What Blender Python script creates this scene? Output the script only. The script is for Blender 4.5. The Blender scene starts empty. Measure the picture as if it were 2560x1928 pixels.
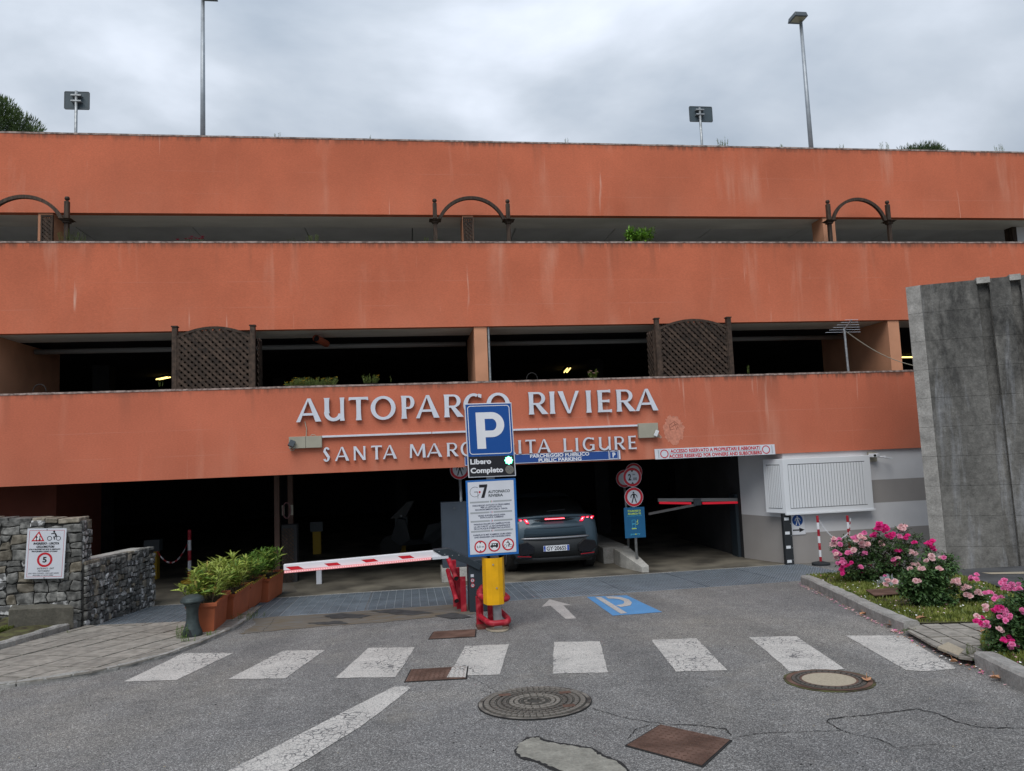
import bpy, math, random
from mathutils import Vector, Matrix
random.seed(7)
R_ = math.radians
scene = bpy.context.scene
col = scene.collection

# ------------------------------------------------------------------ camera, world, sun
YAW, PITCH, ROLL, FOC = R_(8.112), R_(5.217), R_(2.305), 1831.5
EYE = Vector((0, 0, 2.44)); YF = 13.93; SL = .0502
f0 = Vector((math.sin(YAW), math.cos(YAW), 0)); r0 = Vector((math.cos(YAW), -math.sin(YAW), 0)); zz = Vector((0, 0, 1))
FW = math.cos(PITCH) * f0 + math.sin(PITCH) * zz
u0 = math.cos(PITCH) * zz - math.sin(PITCH) * f0
RT = math.cos(ROLL) * r0 - math.sin(ROLL) * u0
UP = math.cos(ROLL) * u0 + math.sin(ROLL) * r0
cam = bpy.data.cameras.new('camera'); co = bpy.data.objects.new('camera', cam); col.objects.link(co)
co.matrix_world = Matrix((( RT.x, UP.x, -FW.x, EYE.x), (RT.y, UP.y, -FW.y, EYE.y), (RT.z, UP.z, -FW.z, EYE.z), (0, 0, 0, 1)))
cam.sensor_width = 36; cam.lens = 36 * FOC / 2560; cam.clip_start = .05; cam.clip_end = 2000
scene.camera = co
scene.view_settings.view_transform = 'Standard'; scene.view_settings.look = 'None'
scene.view_settings.exposure = 0.38; scene.view_settings.gamma = 1
try: scene.view_settings.use_curve_mapping = False
except Exception: pass

SUN_EL, SUN_AZ = R_(52), R_(205)      # azimuth of the light source, clockwise from +Y
world = bpy.data.worlds.new('World'); scene.world = world; world.use_nodes = True
wn = world.node_tree.nodes; wl = world.node_tree.links; wn.clear()
def wnode(t, **k):
    n = wn.new(t)
    for a, b in k.items(): setattr(n, a, b)
    return n
def build_sky():
    out = wnode('ShaderNodeOutputWorld'); bg = wnode('ShaderNodeBackground'); bg.inputs[1].default_value = .1
    sky = wnode('ShaderNodeTexSky', sky_type='NISHITA', sun_disc=False, sun_elevation=SUN_EL, sun_rotation=SUN_AZ)
    tc = wnode('ShaderNodeTexCoord'); sep = wnode('ShaderNodeSeparateXYZ'); wl.new(tc.outputs['Generated'], sep.inputs[0])
    zc = wnode('ShaderNodeMath', operation='MAXIMUM'); wl.new(sep.outputs[2], zc.inputs[0]); zc.inputs[1].default_value = 0.0
    za = wnode('ShaderNodeMath', operation='ADD'); wl.new(zc.outputs[0], za.inputs[0]); za.inputs[1].default_value = .28
    dx = wnode('ShaderNodeMath', operation='DIVIDE'); wl.new(sep.outputs[0], dx.inputs[0]); wl.new(za.outputs[0], dx.inputs[1])
    dy = wnode('ShaderNodeMath', operation='DIVIDE'); wl.new(sep.outputs[1], dy.inputs[0]); wl.new(za.outputs[0], dy.inputs[1])
    cb = wnode('ShaderNodeCombineXYZ'); wl.new(dx.outputs[0], cb.inputs[0]); wl.new(dy.outputs[0], cb.inputs[1]); cb.inputs[2].default_value = SKY_SEED
    n1 = wnode('ShaderNodeTexNoise'); n1.inputs['Scale'].default_value = 1.2; n1.inputs['Detail'].default_value = 7; n1.inputs['Roughness'].default_value = .50
    n1.inputs['Distortion'].default_value = .25; wl.new(cb.outputs[0], n1.inputs['Vector'])
    rp = wnode('ShaderNodeValToRGB'); wl.new(n1.outputs[0], rp.inputs[0])
    e = rp.color_ramp.elements
    e[0].position = .38; e[0].color = (.30, .365, .44, 1)
    e[1].position = .68; e[1].color = (.78, .84, .94, 1)
    m = rp.color_ramp.elements.new(.50); m.color = (.42, .485, .57, 1)
    m = rp.color_ramp.elements.new(.58); m.color = (.56, .62, .70, 1)
    # overcast luminance distribution: paler towards the zenith
    gz = wnode('ShaderNodeMath', operation='MULTIPLY_ADD'); wl.new(zc.outputs[0], gz.inputs[0]); gz.inputs[1].default_value = 8.5; gz.inputs[2].default_value = 5.1
    sc = wnode('ShaderNodeVectorMath', operation='SCALE'); wl.new(rp.outputs[0], sc.inputs[0]); wl.new(gz.outputs[0], sc.inputs['Scale'])
    mx = wnode('ShaderNodeMix', data_type='RGBA'); mx.inputs[0].default_value = .93
    wl.new(sky.outputs[0], mx.inputs[6]); wl.new(sc.outputs[0], mx.inputs[7])
    wl.new(mx.outputs[2], bg.inputs[0]); wl.new(bg.outputs[0], out.inputs[0])
SKY_SEED = 3.7
build_sky()
sl = bpy.data.lights.new('sun', 'SUN'); sl.energy = 1.5; sl.angle = R_(40); sl.color = (1, .965, .92)
so = bpy.data.objects.new('sun', sl); col.objects.link(so)
sd = Vector((math.sin(SUN_AZ) * math.cos(SUN_EL), math.cos(SUN_AZ) * math.cos(SUN_EL), math.sin(SUN_EL)))
so.rotation_euler = (-sd).to_track_quat('-Z', 'Y').to_euler()

# ------------------------------------------------------------------ geometry helpers
def ray(x, y): return FW + RT * ((x - 1280) / FOC) + UP * ((964 - y) / FOC)
def atY(x, y, Y): d = ray(x, y); return EYE + d * (Y / d.y)
def g(x, y, h=0):
    d = ray(x, y); t = (SL * YF + h - EYE.z) / (d.z + SL * d.y); return EYE + d * t
def atz(x, y, z=0): d = ray(x, y); return EYE + d * ((z - EYE.z) / d.z)
def zr(Y): return SL * (YF - max(0, min(Y, YF)))
def V(*a): return Vector(a)

class MB:
    def __init__(s): s.v = []; s.f = []; s.m = []
    def add(s, vs, fs, mi=0):
        o = len(s.v); s.v += [tuple(v) for v in vs]; s.f += [tuple(i + o for i in f) for f in fs]; s.m += [mi] * len(fs)
    def box(s, c, d, rot=None, mi=0):
        c = Vector(c); h = Vector(d) / 2; vs = []
        for x in (-1, 1):
            for y in (-1, 1):
                for z in (-1, 1):
                    p = Vector((x * h.x, y * h.y, z * h.z)); p = rot @ p if rot else p; vs.append(c + p)
        s.add(vs, [(0, 1, 3, 2), (4, 6, 7, 5), (0, 4, 5, 1), (2, 3, 7, 6), (0, 2, 6, 4), (1, 5, 7, 3)], mi)
    def bb(s, a, b, mi=0): s.box([(a[i] + b[i]) / 2 for i in range(3)], [abs(b[i] - a[i]) for i in range(3)], None, mi)
    def bar(s, a, b, w, h=None, mi=0, up=(0, 0, 1)):
        a = Vector(a); b = Vector(b); d = b - a; h = h or w; x = d.normalized(); up = Vector(up)
        if abs(x.dot(up)) > .98: up = Vector((0, 1, 0))
        y = up.cross(x).normalized(); z = x.cross(y)
        s.box((a + b) / 2, (d.length, w, h), Matrix((x, y, z)).transposed(), mi)
    def tube(s, pts, r, n=8, mi=0, cap=True):
        pts = [Vector(p) for p in pts]; o = []; rs = r if isinstance(r, (list, tuple)) else [r] * len(pts)
        for i, p in enumerate(pts):
            t = (pts[min(i + 1, len(pts) - 1)] - pts[max(i - 1, 0)]).normalized()
            up = Vector((0, 0, 1)) if abs(t.z) < .95 else Vector((0, 1, 0))
            a = t.cross(up).normalized(); b = t.cross(a)
            o.append([p + (a * math.cos(k * math.tau / n) + b * math.sin(k * math.tau / n)) * rs[i] for k in range(n)])
        vs = [v for ring in o for v in ring]; fs = []
        for i in range(len(pts) - 1):
            for k in range(n): fs.append((i * n + k, i * n + (k + 1) % n, (i + 1) * n + (k + 1) % n, (i + 1) * n + k))
        if cap: fs += [tuple(range(n)), tuple((len(pts) - 1) * n + k for k in reversed(range(n)))]
        s.add(vs, fs, mi)
    def lathe(s, prof, c=(0, 0, 0), n=20, mi=0):
        c = Vector(c); vs = []; fs = []
        for r, z in prof:
            for k in range(n): vs.append(c + Vector((r * math.cos(k * math.tau / n), r * math.sin(k * math.tau / n), z)))
        for i in range(len(prof) - 1):
            for k in range(n): fs.append((i * n + k, i * n + (k + 1) % n, (i + 1) * n + (k + 1) % n, (i + 1) * n + k))
        fs += [tuple(reversed(range(n))), tuple((len(prof) - 1) * n + k for k in range(n))]
        s.add(vs, fs, mi)
    def prism(s, poly, off, mi=0):
        """poly: planar 3d polygon, off: extrusion vector"""
        n = len(poly); off = Vector(off); a = [Vector(p) for p in poly]
        vs = a + [p + off for p in a]
        fs = [tuple(range(n)), tuple(reversed(range(n, 2 * n)))] + [(i, i + n, (i + 1) % n + n, (i + 1) % n) for i in range(n)]
        s.add(vs, fs, mi)
    def poly(s, pts, mi=0): s.add(pts, [tuple(range(len(pts)))], mi)
    def mesh(s, name, mats, smooth=False):
        me = bpy.data.meshes.new(name); me.from_pydata([tuple(v) for v in s.v], [], s.f)
        for m in (mats if isinstance(mats, (list, tuple)) else [mats]): me.materials.append(m)
        if len(me.materials) > 1: me.polygons.foreach_set('material_index', s.m)
        if smooth: me.polygons.foreach_set('use_smooth', [True] * len(me.polygons))
        me.update(); return me
    def build(s, name, mats, parent=None, smooth=False, bevel=0, **kw):
        return link(s.mesh(name, mats, smooth), name, parent, bevel, **kw)
import bmesh
def fixn(me):
    bm = bmesh.new(); bm.from_mesh(me); bmesh.ops.recalc_face_normals(bm, faces=bm.faces); bm.to_mesh(me); bm.free()
def link(me, name, parent=None, bevel=0, **kw):
    o = bpy.data.objects.new(name, me); col.objects.link(o)
    if len(me.polygons) < 20000: fixn(me)
    if parent is not None:
        o.parent = parent; o.matrix_parent_inverse = Matrix.Translation(-parent.location) if parent.type == 'EMPTY' or any(parent.location) else Matrix()
    if bevel:
        b = o.modifiers.new('bevel', 'BEVEL'); b.width = bevel; b.segments = 2; b.limit_method = 'ANGLE'
    for k, v in kw.items(): o[k] = v
    return o
def tag(o, label, cat, group=None):
    o['label'] = label; o['category'] = cat
    if group: o['group'] = group
    return o
def thing(name, loc, label, cat, group=None):
    o = bpy.data.objects.new(name, None); o.empty_display_size = .1; col.objects.link(o); o.location = loc
    return tag(o, label, cat, group)
def place(me, name, parent, mw, **kw):
    """another object sharing the mesh, with a world matrix"""
    o = bpy.data.objects.new(name, me); col.objects.link(o)
    if parent is not None:
        o.parent = parent; o.matrix_parent_inverse = Matrix.Translation(-parent.location)
    o.matrix_basis = mw
    for k, v in kw.items(): o[k] = v
    return o

# ------------------------------------------------------------------ materials
def mat(name, c, rough=.7, metal=0, var=0.0, vs=8, bump=0, bs=60, c2=None, stretch=None, emit=None, es=1, trans=0, objvar=0, spec=.4, coat=0, det=4, lo=.35, hi=.65, coords='Object'):
    m = bpy.data.materials.new(name); m.use_nodes = True; nt = m.node_tree; N = nt.nodes; L = nt.links
    p = N['Principled BSDF']; p.inputs['Base Color'].default_value = (*c, 1); p.inputs['Roughness'].default_value = rough; p.inputs['Metallic'].default_value = metal
    p.inputs['Specular IOR Level'].default_value = spec
    if coat: p.inputs['Coat Weight'].default_value = coat; p.inputs['Coat Roughness'].default_value = .08
    m.diffuse_color = (*c, 1)
    tc = N.new('ShaderNodeTexCoord'); mp = N.new('ShaderNodeMapping'); L.new(tc.outputs[coords], mp.inputs[0])
    if stretch: mp.inputs['Scale'].default_value = stretch
    out = None
    if var or c2:
        n = N.new('ShaderNodeTexNoise'); n.inputs['Scale'].default_value = vs; n.inputs['Detail'].default_value = det; L.new(mp.outputs[0], n.inputs['Vector'])
        rp = N.new('ShaderNodeValToRGB'); L.new(n.outputs[0], rp.inputs[0]); rp.color_ramp.elements[0].position = lo; rp.color_ramp.elements[1].position = hi
        a = tuple(x * (1 - var) for x in c); b = c2 if c2 else tuple(min(1, x * (1 + var)) for x in c)
        rp.color_ramp.elements[0].color = (*a, 1); rp.color_ramp.elements[1].color = (*b, 1); out = rp.outputs[0]
    if objvar:
        oi = N.new('ShaderNodeObjectInfo'); mr = N.new('ShaderNodeMapRange'); L.new(oi.outputs['Random'], mr.inputs[0]); mr.inputs[3].default_value = 1 - objvar; mr.inputs[4].default_value = 1 + objvar
        sc = N.new('ShaderNodeVectorMath'); sc.operation = 'SCALE'
        if out: L.new(out, sc.inputs[0])
        else: sc.inputs[0].default_value = c
        L.new(mr.outputs[0], sc.inputs['Scale']); out = sc.outputs[0]
    if out: L.new(out, p.inputs['Base Color'])
    if bump:
        n2 = N.new('ShaderNodeTexNoise'); n2.inputs['Scale'].default_value = bs; n2.inputs['Detail'].default_value = 4; L.new(mp.outputs[0], n2.inputs['Vector'])
        b = N.new('ShaderNodeBump'); b.inputs['Strength'].default_value = bump; b.inputs['Distance'].default_value = .01; L.new(n2.outputs[0], b.inputs['Height']); L.new(b.outputs[0], p.inputs['Normal'])
    if emit: p.inputs['Emission Color'].default_value = (*emit, 1); p.inputs['Emission Strength'].default_value = es
    if trans:
        t = N.new('ShaderNodeBsdfTranslucent'); mx = N.new('ShaderNodeMixShader'); mx.inputs[0].default_value = trans
        if out: L.new(out, t.inputs[0])
        else: t.inputs[0].default_value = (*c, 1)
        L.new(p.outputs[0], mx.inputs[1]); L.new(t.outputs[0], mx.inputs[2]); L.new(mx.outputs[0], N['Material Output'].inputs[0])
    return m
class NT:
    """small node-graph helper"""
    def __init__(s, m): s.m = m; m.use_nodes = True; s.N = m.node_tree.nodes; s.L = m.node_tree.links; s.p = s.N['Principled BSDF']; s.tc = s.N.new('ShaderNodeTexCoord')
    def map(s, scale=(1, 1, 1), co='Object', rot=(0, 0, 0)):
        n = s.N.new('ShaderNodeMapping'); n.inputs['Scale'].default_value = scale; n.inputs['Rotation'].default_value = rot; s.L.new(s.tc.outputs[co], n.inputs[0]); return n.outputs[0]
    def noise(s, vec, sc, det=4, rough=.5, dist=0):
        n = s.N.new('ShaderNodeTexNoise'); n.inputs['Scale'].default_value = sc; n.inputs['Detail'].default_value = det; n.inputs['Roughness'].default_value = rough; n.inputs['Distortion'].default_value = dist
        s.L.new(vec, n.inputs['Vector']); return n.outputs[0]
    def vor(s, vec, sc, feat='F1', out='Distance', rnd=1):
        n = s.N.new('ShaderNodeTexVoronoi'); n.feature = feat; n.inputs['Scale'].default_value = sc; n.inputs['Randomness'].default_value = rnd; s.L.new(vec, n.inputs['Vector']); return n.outputs[out]
    def ramp(s, x, stops):
        n = s.N.new('ShaderNodeValToRGB'); s.L.new(x, n.inputs[0]); e = n.color_ramp.elements
        while len(e) < len(stops): e.new(.5)
        for i, (p, c) in enumerate(stops):
            e[i].position = p; e[i].color = (*c, 1) if isinstance(c, (tuple, list)) else (c, c, c, 1)
        return n.outputs[0]
    def math(s, op, a, b=None, clamp=False):
        n = s.N.new('ShaderNodeMath'); n.operation = op; n.use_clamp = clamp
        for i, x in enumerate((a, b)):
            if x is None: continue
            if isinstance(x, (int, float)): n.inputs[i].default_value = x
            else: s.L.new(x, n.inputs[i])
        return n.outputs[0]
    def mix(s, f, a, b, blend='MIX'):
        n = s.N.new('ShaderNodeMix'); n.data_type = 'RGBA'; n.blend_type = blend
        for i, x in ((0, f), (6, a), (7, b)):
            if isinstance(x, (int, float)): n.inputs[i].default_value = x
            elif isinstance(x, tuple): n.inputs[i].default_value = (*x, 1)
            else: s.L.new(x, n.inputs[i])
        return n.outputs[2]
    def sep(s, co='Object'):
        n = s.N.new('ShaderNodeSeparateXYZ'); s.L.new(s.tc.outputs[co], n.inputs[0]); return n.outputs
    def color(s, x): s.L.new(x, s.p.inputs['Base Color'])
    def bump(s, h, st=.3, d=.01):
        b = s.N.new('ShaderNodeBump'); b.inputs['Strength'].default_value = st; b.inputs['Distance'].default_value = d; s.L.new(h, b.inputs['Height']); s.L.new(b.outputs[0], s.p.inputs['Normal'])

def m_terracotta(name, c, grime=True, pale=1.0):
    m = bpy.data.materials.new(name); t = NT(m); t.p.inputs['Roughness'].default_value = .9; t.p.inputs['Specular IOR Level'].default_value = .2
    o = t.map(); base = t.ramp(t.noise(o, .55, 5, .55), [(.3, tuple(x * .84 for x in c)), (.7, tuple(x * 1.08 for x in c))])
    fine = t.ramp(t.noise(t.map((1, 1, 2.2)), 28, 3, .6), [(.3, .90), (.7, 1.08)]); base = t.mix(1, base, fine, 'MULTIPLY')
    # pale lime streaks that run down from hairline cracks
    st = t.ramp(t.noise(t.map((1, 1, .10)), 1.9, 4, .6, .2), [(.54, 0.), (.72, 1.)])
    br = t.ramp(t.noise(t.map((1, 1, .6)), 1.1, 3), [(.42, 0.), (.62, 1.)])
    f = t.math('MULTIPLY', t.math('MULTIPLY', st, br), .55 * pale); base = t.mix(f, base, (.72, .38, .27))
    lowz = t.ramp(t.sep('Generated')[2], [(.0, 1.), (.45, .25), (.8, 0.)]); base = t.mix(t.math('MULTIPLY', lowz, t.ramp(t.noise(t.map((1, 1, .25)), 1.3, 4), [(.35, 0.), (.65, .32)])), base, (.60, .235, .15))
    st2 = t.ramp(t.noise(t.map((1, 1, .06)), 7.5, 3, .6, .3), [(.66, 0.), (.74, 1.)]); br2 = t.ramp(t.noise(t.map((1, 1, .5)), .9, 3), [(.5, 0.), (.6, 1.)])
    base = t.mix(t.math('MULTIPLY', t.math('MULTIPLY', st2, br2), .85 * pale), base, (.74, .45, .35))
    # horizontal pour joints, broken
    z = t.sep('Generated')[2]
    for zj in (.27, .56):
        l = t.math('LESS_THAN', t.math('ABSOLUTE', t.math('SUBTRACT', t.math('ADD', z, t.math('MULTIPLY', t.noise(o, .8, 3), .02)), zj)), .004)
        k = t.ramp(t.noise(o, .9, 4), [(.45, 0.), (.6, 1.)]); base = t.mix(t.math('MULTIPLY', t.math('MULTIPLY', l, k), .22), base, (.62, .30, .22))
    if grime:
        dr = t.noise(t.map((1, 1, .07)), 8, 6, .75)
        edge = t.ramp(z, [(.80, 0.), (.93, .22), (.99, 1.)])
        k = t.ramp(t.math('MULTIPLY', edge, t.ramp(dr, [(.36, 0.), (.66, 1.)])), [(.1, 0.), (.6, 1.)]); k = t.math('MULTIPLY', k, t.ramp(t.noise(o, .7, 3), [(.35, .35), (.65, 1.)])); base = t.mix(t.math('MULTIPLY', k, .78), base, (.13, .07, .05))
        lg = t.math('MULTIPLY', t.ramp(z, [(.55, 0.), (.95, 1.)]), t.ramp(t.noise(t.map((1, 1, .05)), 2.6, 3), [(.6, 0.), (.7, 1.)])); base = t.mix(t.math('MULTIPLY', lg, .3), base, (.16, .08, .055))
    t.color(base); t.bump(t.noise(o, 90, 4, .6), .22, .01); return m
def m_asphalt():
    m = bpy.data.materials.new('asphalt'); t = NT(m); t.p.inputs['Roughness'].default_value = .88; t.p.inputs['Specular IOR Level'].default_value = .3
    o = t.map(); ag = t.vor(o, 150, 'F1', 'Color'); sp = t.N.new('ShaderNodeSeparateColor'); t.L.new(ag, sp.inputs[0])
    base = t.ramp(sp.outputs[0], [(0., (.075, .074, .073)), (.45, (.168, .163, .156)), (.8, (.24, .233, .223)), (.97, (.44, .43, .41))])
    big = t.ramp(t.noise(o, .38, 6, .62, .4), [(.3, (.74, .75, .78)), (.52, (.98, .98, .98)), (.72, (1.20, 1.16, 1.09))]); base = t.mix(1, base, big, 'MULTIPLY')
    lane = t.ramp(t.noise(t.map((1.5, .16, 1), rot=(0, 0, .2)), .9, 5, .6), [(.35, .86), (.65, 1.10)]); base = t.mix(1, base, lane, 'MULTIPLY')
    oil = t.ramp(t.noise(o, 1.7, 3, .5), [(.70, 0.), (.78, .45)]); base = t.mix(oil, base, (.06, .06, .06))
    dustn = t.ramp(t.noise(o, .8, 6, .7), [(.58, 0.), (.75, .35)]); base = t.mix(dustn, base, (.30, .275, .23))
    mid = t.ramp(t.noise(o, 5, 5, .65), [(.3, .86), (.7, 1.1)]); base = t.mix(1, base, mid, 'MULTIPLY')
    # worn, dusty strip of filled trench along the steel grating
    yy = t.sep()[1]; band = t.ramp(t.math('ADD', t.math('MULTIPLY', yy, .1), t.math('MULTIPLY', t.noise(t.map((.6, 3, 1)), 1.6, 4), .06)), [(1.105 / 1, 0.), (1.135, 1.)]) if False else None
    t.color(base); t.bump(t.math('ADD', t.vor(o, 95), t.noise(o, 220, 2)), .5, .006); return m
def m_concrete(name, c, dark=None, sc=1.5, streak=False, joints=False):
    m = bpy.data.materials.new(name); t = NT(m); t.p.inputs['Roughness'].default_value = .9; t.p.inputs['Specular IOR Level'].default_value = .25
    o = t.map(); base = t.ramp(t.noise(o, sc, 6, .62), [(.3, tuple(x * .68 for x in c)), (.55, c), (.75, tuple(min(1, x * 1.3) for x in c))])
    base = t.mix(1, base, t.ramp(t.noise(o, 40, 4, .7), [(.3, .8), (.7, 1.15)]), 'MULTIPLY')
    if streak:
        zf = t.ramp(t.math('ADD', t.math('MULTIPLY', t.sep('Object')[2], .2), t.math('MULTIPLY', t.noise(t.map((1, 1, .15)), 2.5, 5, .6), .25)), [(.10, .85), (.24, .25), (.62, .5), (.92, 1.)])
        k = t.ramp(t.math('ADD', t.math('MULTIPLY', t.noise(t.map((1, 1, .35)), 1.7, 8, .7, .5), .75), t.math('MULTIPLY', t.noise(t.map((1, 1, .5)), 14, 5, .75), .25)), [(.40, 0.), (.60, 1.)])
        base = t.mix(t.math('MULTIPLY', t.math('MULTIPLY', k, zf), .95), base, (.035, .035, .034))
        k2 = t.ramp(t.noise(t.map((1.3, 1.3, .16)), 1.6, 9, .72, .4), [(.52, 0.), (.62, 1.)]); base = t.mix(t.math('MULTIPLY', k2, .5), base, (.34, .35, .37))
        k3 = t.ramp(t.noise(o, 9, 8, .75), [(.35, .72), (.65, 1.2)]); base = t.mix(1, base, k3, 'MULTIPLY')
    t.color(base); t.bump(t.noise(o, 22, 6, .7), .5, .02); return m
M = {}
M['terra'] = m_terracotta('terracotta_render', (.595, .166, .088))
M['terra2'] = m_terracotta('terracotta_render_lower', (.58, .168, .096), pale=.6)
M['pier'] = mat('apricot_render', (.60, .29, .17), .9, var=.08, vs=2, bump=.15, bs=90)
M['soffit'] = mat('grey_soffit_concrete', (.80, .79, .76), .9, var=.12, vs=1.5, bump=.2, bs=30, stretch=(.4, 1.2, 1))
M['ceil3'] = mat('grey_ceiling_concrete', (.78, .79, .80), .9, var=.1, vs=1)
M['dark'] = mat('shade_dark_concrete', (.035, .035, .037), .9, var=.3, vs=1)  # near-black base colour puts the unlit garage's shade into the concrete
M['dark2'] = mat('shade_dark_wall', (.022, .022, .025), .95)  # shade of the garage depth put into the wall colour
M['coping'] = mat('weathered_coping', (.32, .23, .20), .9, var=.5, vs=14, bump=.4, bs=60, c2=(.45, .35, .31))
M['asphalt'] = m_asphalt()
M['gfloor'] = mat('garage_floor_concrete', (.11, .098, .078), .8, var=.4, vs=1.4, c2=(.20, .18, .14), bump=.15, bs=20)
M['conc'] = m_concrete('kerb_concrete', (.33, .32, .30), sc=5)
M['pylon'] = m_concrete('pylon_concrete', (.19, .184, .170), sc=1.2, streak=True)
M['plinth'] = m_concrete('pale_concrete', (.42, .41, .38), sc=3)
M['tile'] = mat('paving_slab', (.26, .24, .21), .9, var=.22, vs=10, bump=.4, bs=120, objvar=.13)
M['joint'] = mat('paving_joint_dirt', (.03, .03, .022), .95, var=.5, vs=3, c2=(.06, .10, .02))
M['grate'] = mat('galvanised_grating', (.27, .31, .355), .48, .35, var=.22, vs=3, bump=.1, objvar=.12)
M['gratebar'] = mat('polished_grating_rib', (.50, .54, .58), .4, .5)
M['white_paint'] = None
def m_paint(name, c, wear, under=(.13, .13, .13), cracks=True):
    m = bpy.data.materials.new(name); t = NT(m); t.p.inputs['Roughness'].default_value = .75
    o = t.map(); base = t.mix(t.ramp(t.noise(o, 3, 5), [(.3, 0.), (.7, 1.)]), tuple(x * .84 for x in c), c)
    w = t.ramp(t.noise(o, 60, 5, .75), [(wear - .05, 1.), (wear + .04, 0.)]); base = t.mix(w, base, under)
    w2 = t.ramp(t.vor(o, 95, 'F1'), [(.55, 0.), (.75, .6)]); base = t.mix(w2, base, under)
    if cracks:
        dw = t.N.new('ShaderNodeVectorMath'); dw.operation = 'ADD'; nn = t.N.new('ShaderNodeTexNoise'); nn.inputs['Scale'].default_value = 6; t.L.new(o, nn.inputs['Vector'])
        sc = t.N.new('ShaderNodeVectorMath'); sc.operation = 'SCALE'; sc.inputs['Scale'].default_value = .14; t.L.new(nn.outputs['Color'], sc.inputs[0]); t.L.new(o, dw.inputs[0]); t.L.new(sc.outputs[0], dw.inputs[1])
        cr = t.vor(dw.outputs[0], 13, 'DISTANCE_TO_EDGE'); k = t.math('MULTIPLY', t.math('LESS_THAN', cr, .045), t.ramp(t.noise(o, 2.2, 4), [(.44, 0.), (.56, 1.)])); base = t.mix(k, base, under)
    t.color(base); t.bump(t.vor(o, 95), .25, .004); return m
M['white_paint'] = m_paint('worn_white_road_paint', (.60, .575, .535), .41)
M['new_paint'] = m_paint('road_arrow_paint', (.52, .49, .46), .33, cracks=False)
M['blue_paint'] = m_paint('blue_road_paint', (.09, .28, .56), .34, under=(.10, .2, .32), cracks=False)
M['white'] = mat('white_enamel', (.74, .75, .78), .4, var=.03, vs=3)
M['white_d'] = mat('white_weathered_sheet', (.62, .64, .69), .45, var=.04, vs=3)
M['alu'] = mat('brushed_letter_metal', (.70, .73, .80), .36, .12, var=.05, vs=4)
M['alu_side'] = mat('letter_return_metal', (.34, .33, .34), .5, .3)
M['black'] = mat('black_print', (.012, .012, .016), .5)
M['ink'] = mat('dark_blue_print', (.03, .04, .09), .5)
M['red'] = mat('red_print', (.52, .012, .025), .42)
M['red_paint'] = mat('scuffed_red_paint', (.40, .008, .025), .5, vs=11, c2=(.52, .06, .075), var=.15, bump=.12, bs=40, lo=.5, hi=.7)
M['blue'] = mat('sign_blue', (.006, .072, .30), .35)
M['blue2'] = mat('banner_blue', (.012, .06, .25), .5)
M['frame_blue'] = mat('board_frame_blue', (.012, .13, .42), .45)
M['yellow'] = mat('yellow_sheet_steel', (.78, .40, .003), .42, var=.09, vs=7, det=8, bump=.04, bs=15)
M['dyellow'] = mat('dusty_yellow_paint', (.50, .32, .03), .6)
M['galv'] = mat('galvanised_steel', (.36, .38, .39), .45, .6, var=.2, vs=14)
M['lampgrey'] = mat('grey_lamp_pole', (.36, .39, .42), .5, .5, var=.1, vs=6)
M['anthracite'] = mat('anthracite_sheet', (.030, .042, .052), .45)
M['darkgrey'] = mat('dark_grey_sheet', (.075, .09, .10), .45)
M['cab'] = mat('blue_grey_cabinet', (.055, .07, .09), .5, var=.08, vs=2)
M['wood'] = mat('dark_stained_wood', (.052, .033, .022), .75, var=.45, vs=9, stretch=(3, 3, .5), bump=.35, bs=40, objvar=.25)
M['wood2'] = mat('grey_brown_lattice_wood', (.052, .034, .024), .8, var=.4, vs=14, bump=.3, bs=40, objvar=.3)
M['terracotta_pot'] = mat('terracotta_plastic', (.40, .105, .042), .6, var=.12, vs=3, bump=.1, bs=20, objvar=.06)
M['cast'] = mat('dark_cast_iron', (.045, .06, .06), .55, .3, var=.25, vs=10, bump=.2, bs=50)
M['rust'] = mat('rusty_steel_plate', (.12, .065, .045), .75, .2, var=.35, vs=5, bump=.3, bs=60, c2=(.17, .10, .075))
M['iron'] = mat('manhole_cast_iron', (.085, .076, .066), .7, .25, var=.35, vs=9, bump=.4, bs=60, c2=(.25, .23, .20))
M['irondark'] = mat('manhole_recess_dirt', (.05, .047, .04), .9)
M['sandconc'] = mat('sandy_concrete_fill', (.37, .32, .24), .9, var=.12, vs=60, bump=.3, bs=90)
M['stone'] = mat('rubble_stone', (.12, .12, .112), .85, var=.35, vs=11, bump=.9, bs=22, c2=(.30, .295, .275), objvar=.42, lo=.4, hi=.75)
M['stonetan'] = mat('tan_rubble_stone', (.14, .12, .085), .85, var=.35, vs=9, bump=.9, bs=22, c2=(.28, .25, .20), objvar=.3)
M['stonewhite'] = mat('lime_splashed_stone', (.15, .15, .145), .85, var=.3, vs=14, bump=.9, bs=22, c2=(.55, .55, .54), objvar=.3, lo=.48, hi=.62)
M['mortar'] = mat('dark_wall_mortar', (.035, .034, .032), .95, var=.4, vs=12, bump=.5, bs=30)
M['beige'] = mat('beige_junction_box', (.36, .34, .27), .55, var=.05, vs=5)
M['kwhite'] = mat('kiosk_white_wall', (.66, .66, .67), .85, var=.05, vs=1.5, bump=.1, bs=50)
M['kgrey'] = mat('kiosk_grey_band', (.33, .31, .295), .85, var=.05, vs=1.5, bump=.1, bs=50)
M['shutter'] = mat('white_shutter', (.70, .72, .74), .4)
M['slot'] = mat('shutter_groove', (.06, .065, .07), .6)
M['amber'] = mat('amber_reflector', (.9, .32, .03), .3, emit=(1, .35, .03), es=.6)  # reflector given a glow of its own by emission
M['earth'] = mat('bed_soil', (.075, .055, .035), .95, var=.5, vs=8, bump=.6, bs=25, c2=(.10, .10, .035))
M['ground'] = mat('ground_sheet', (.16, .155, .14), .95, var=.2, vs=.5)
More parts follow.
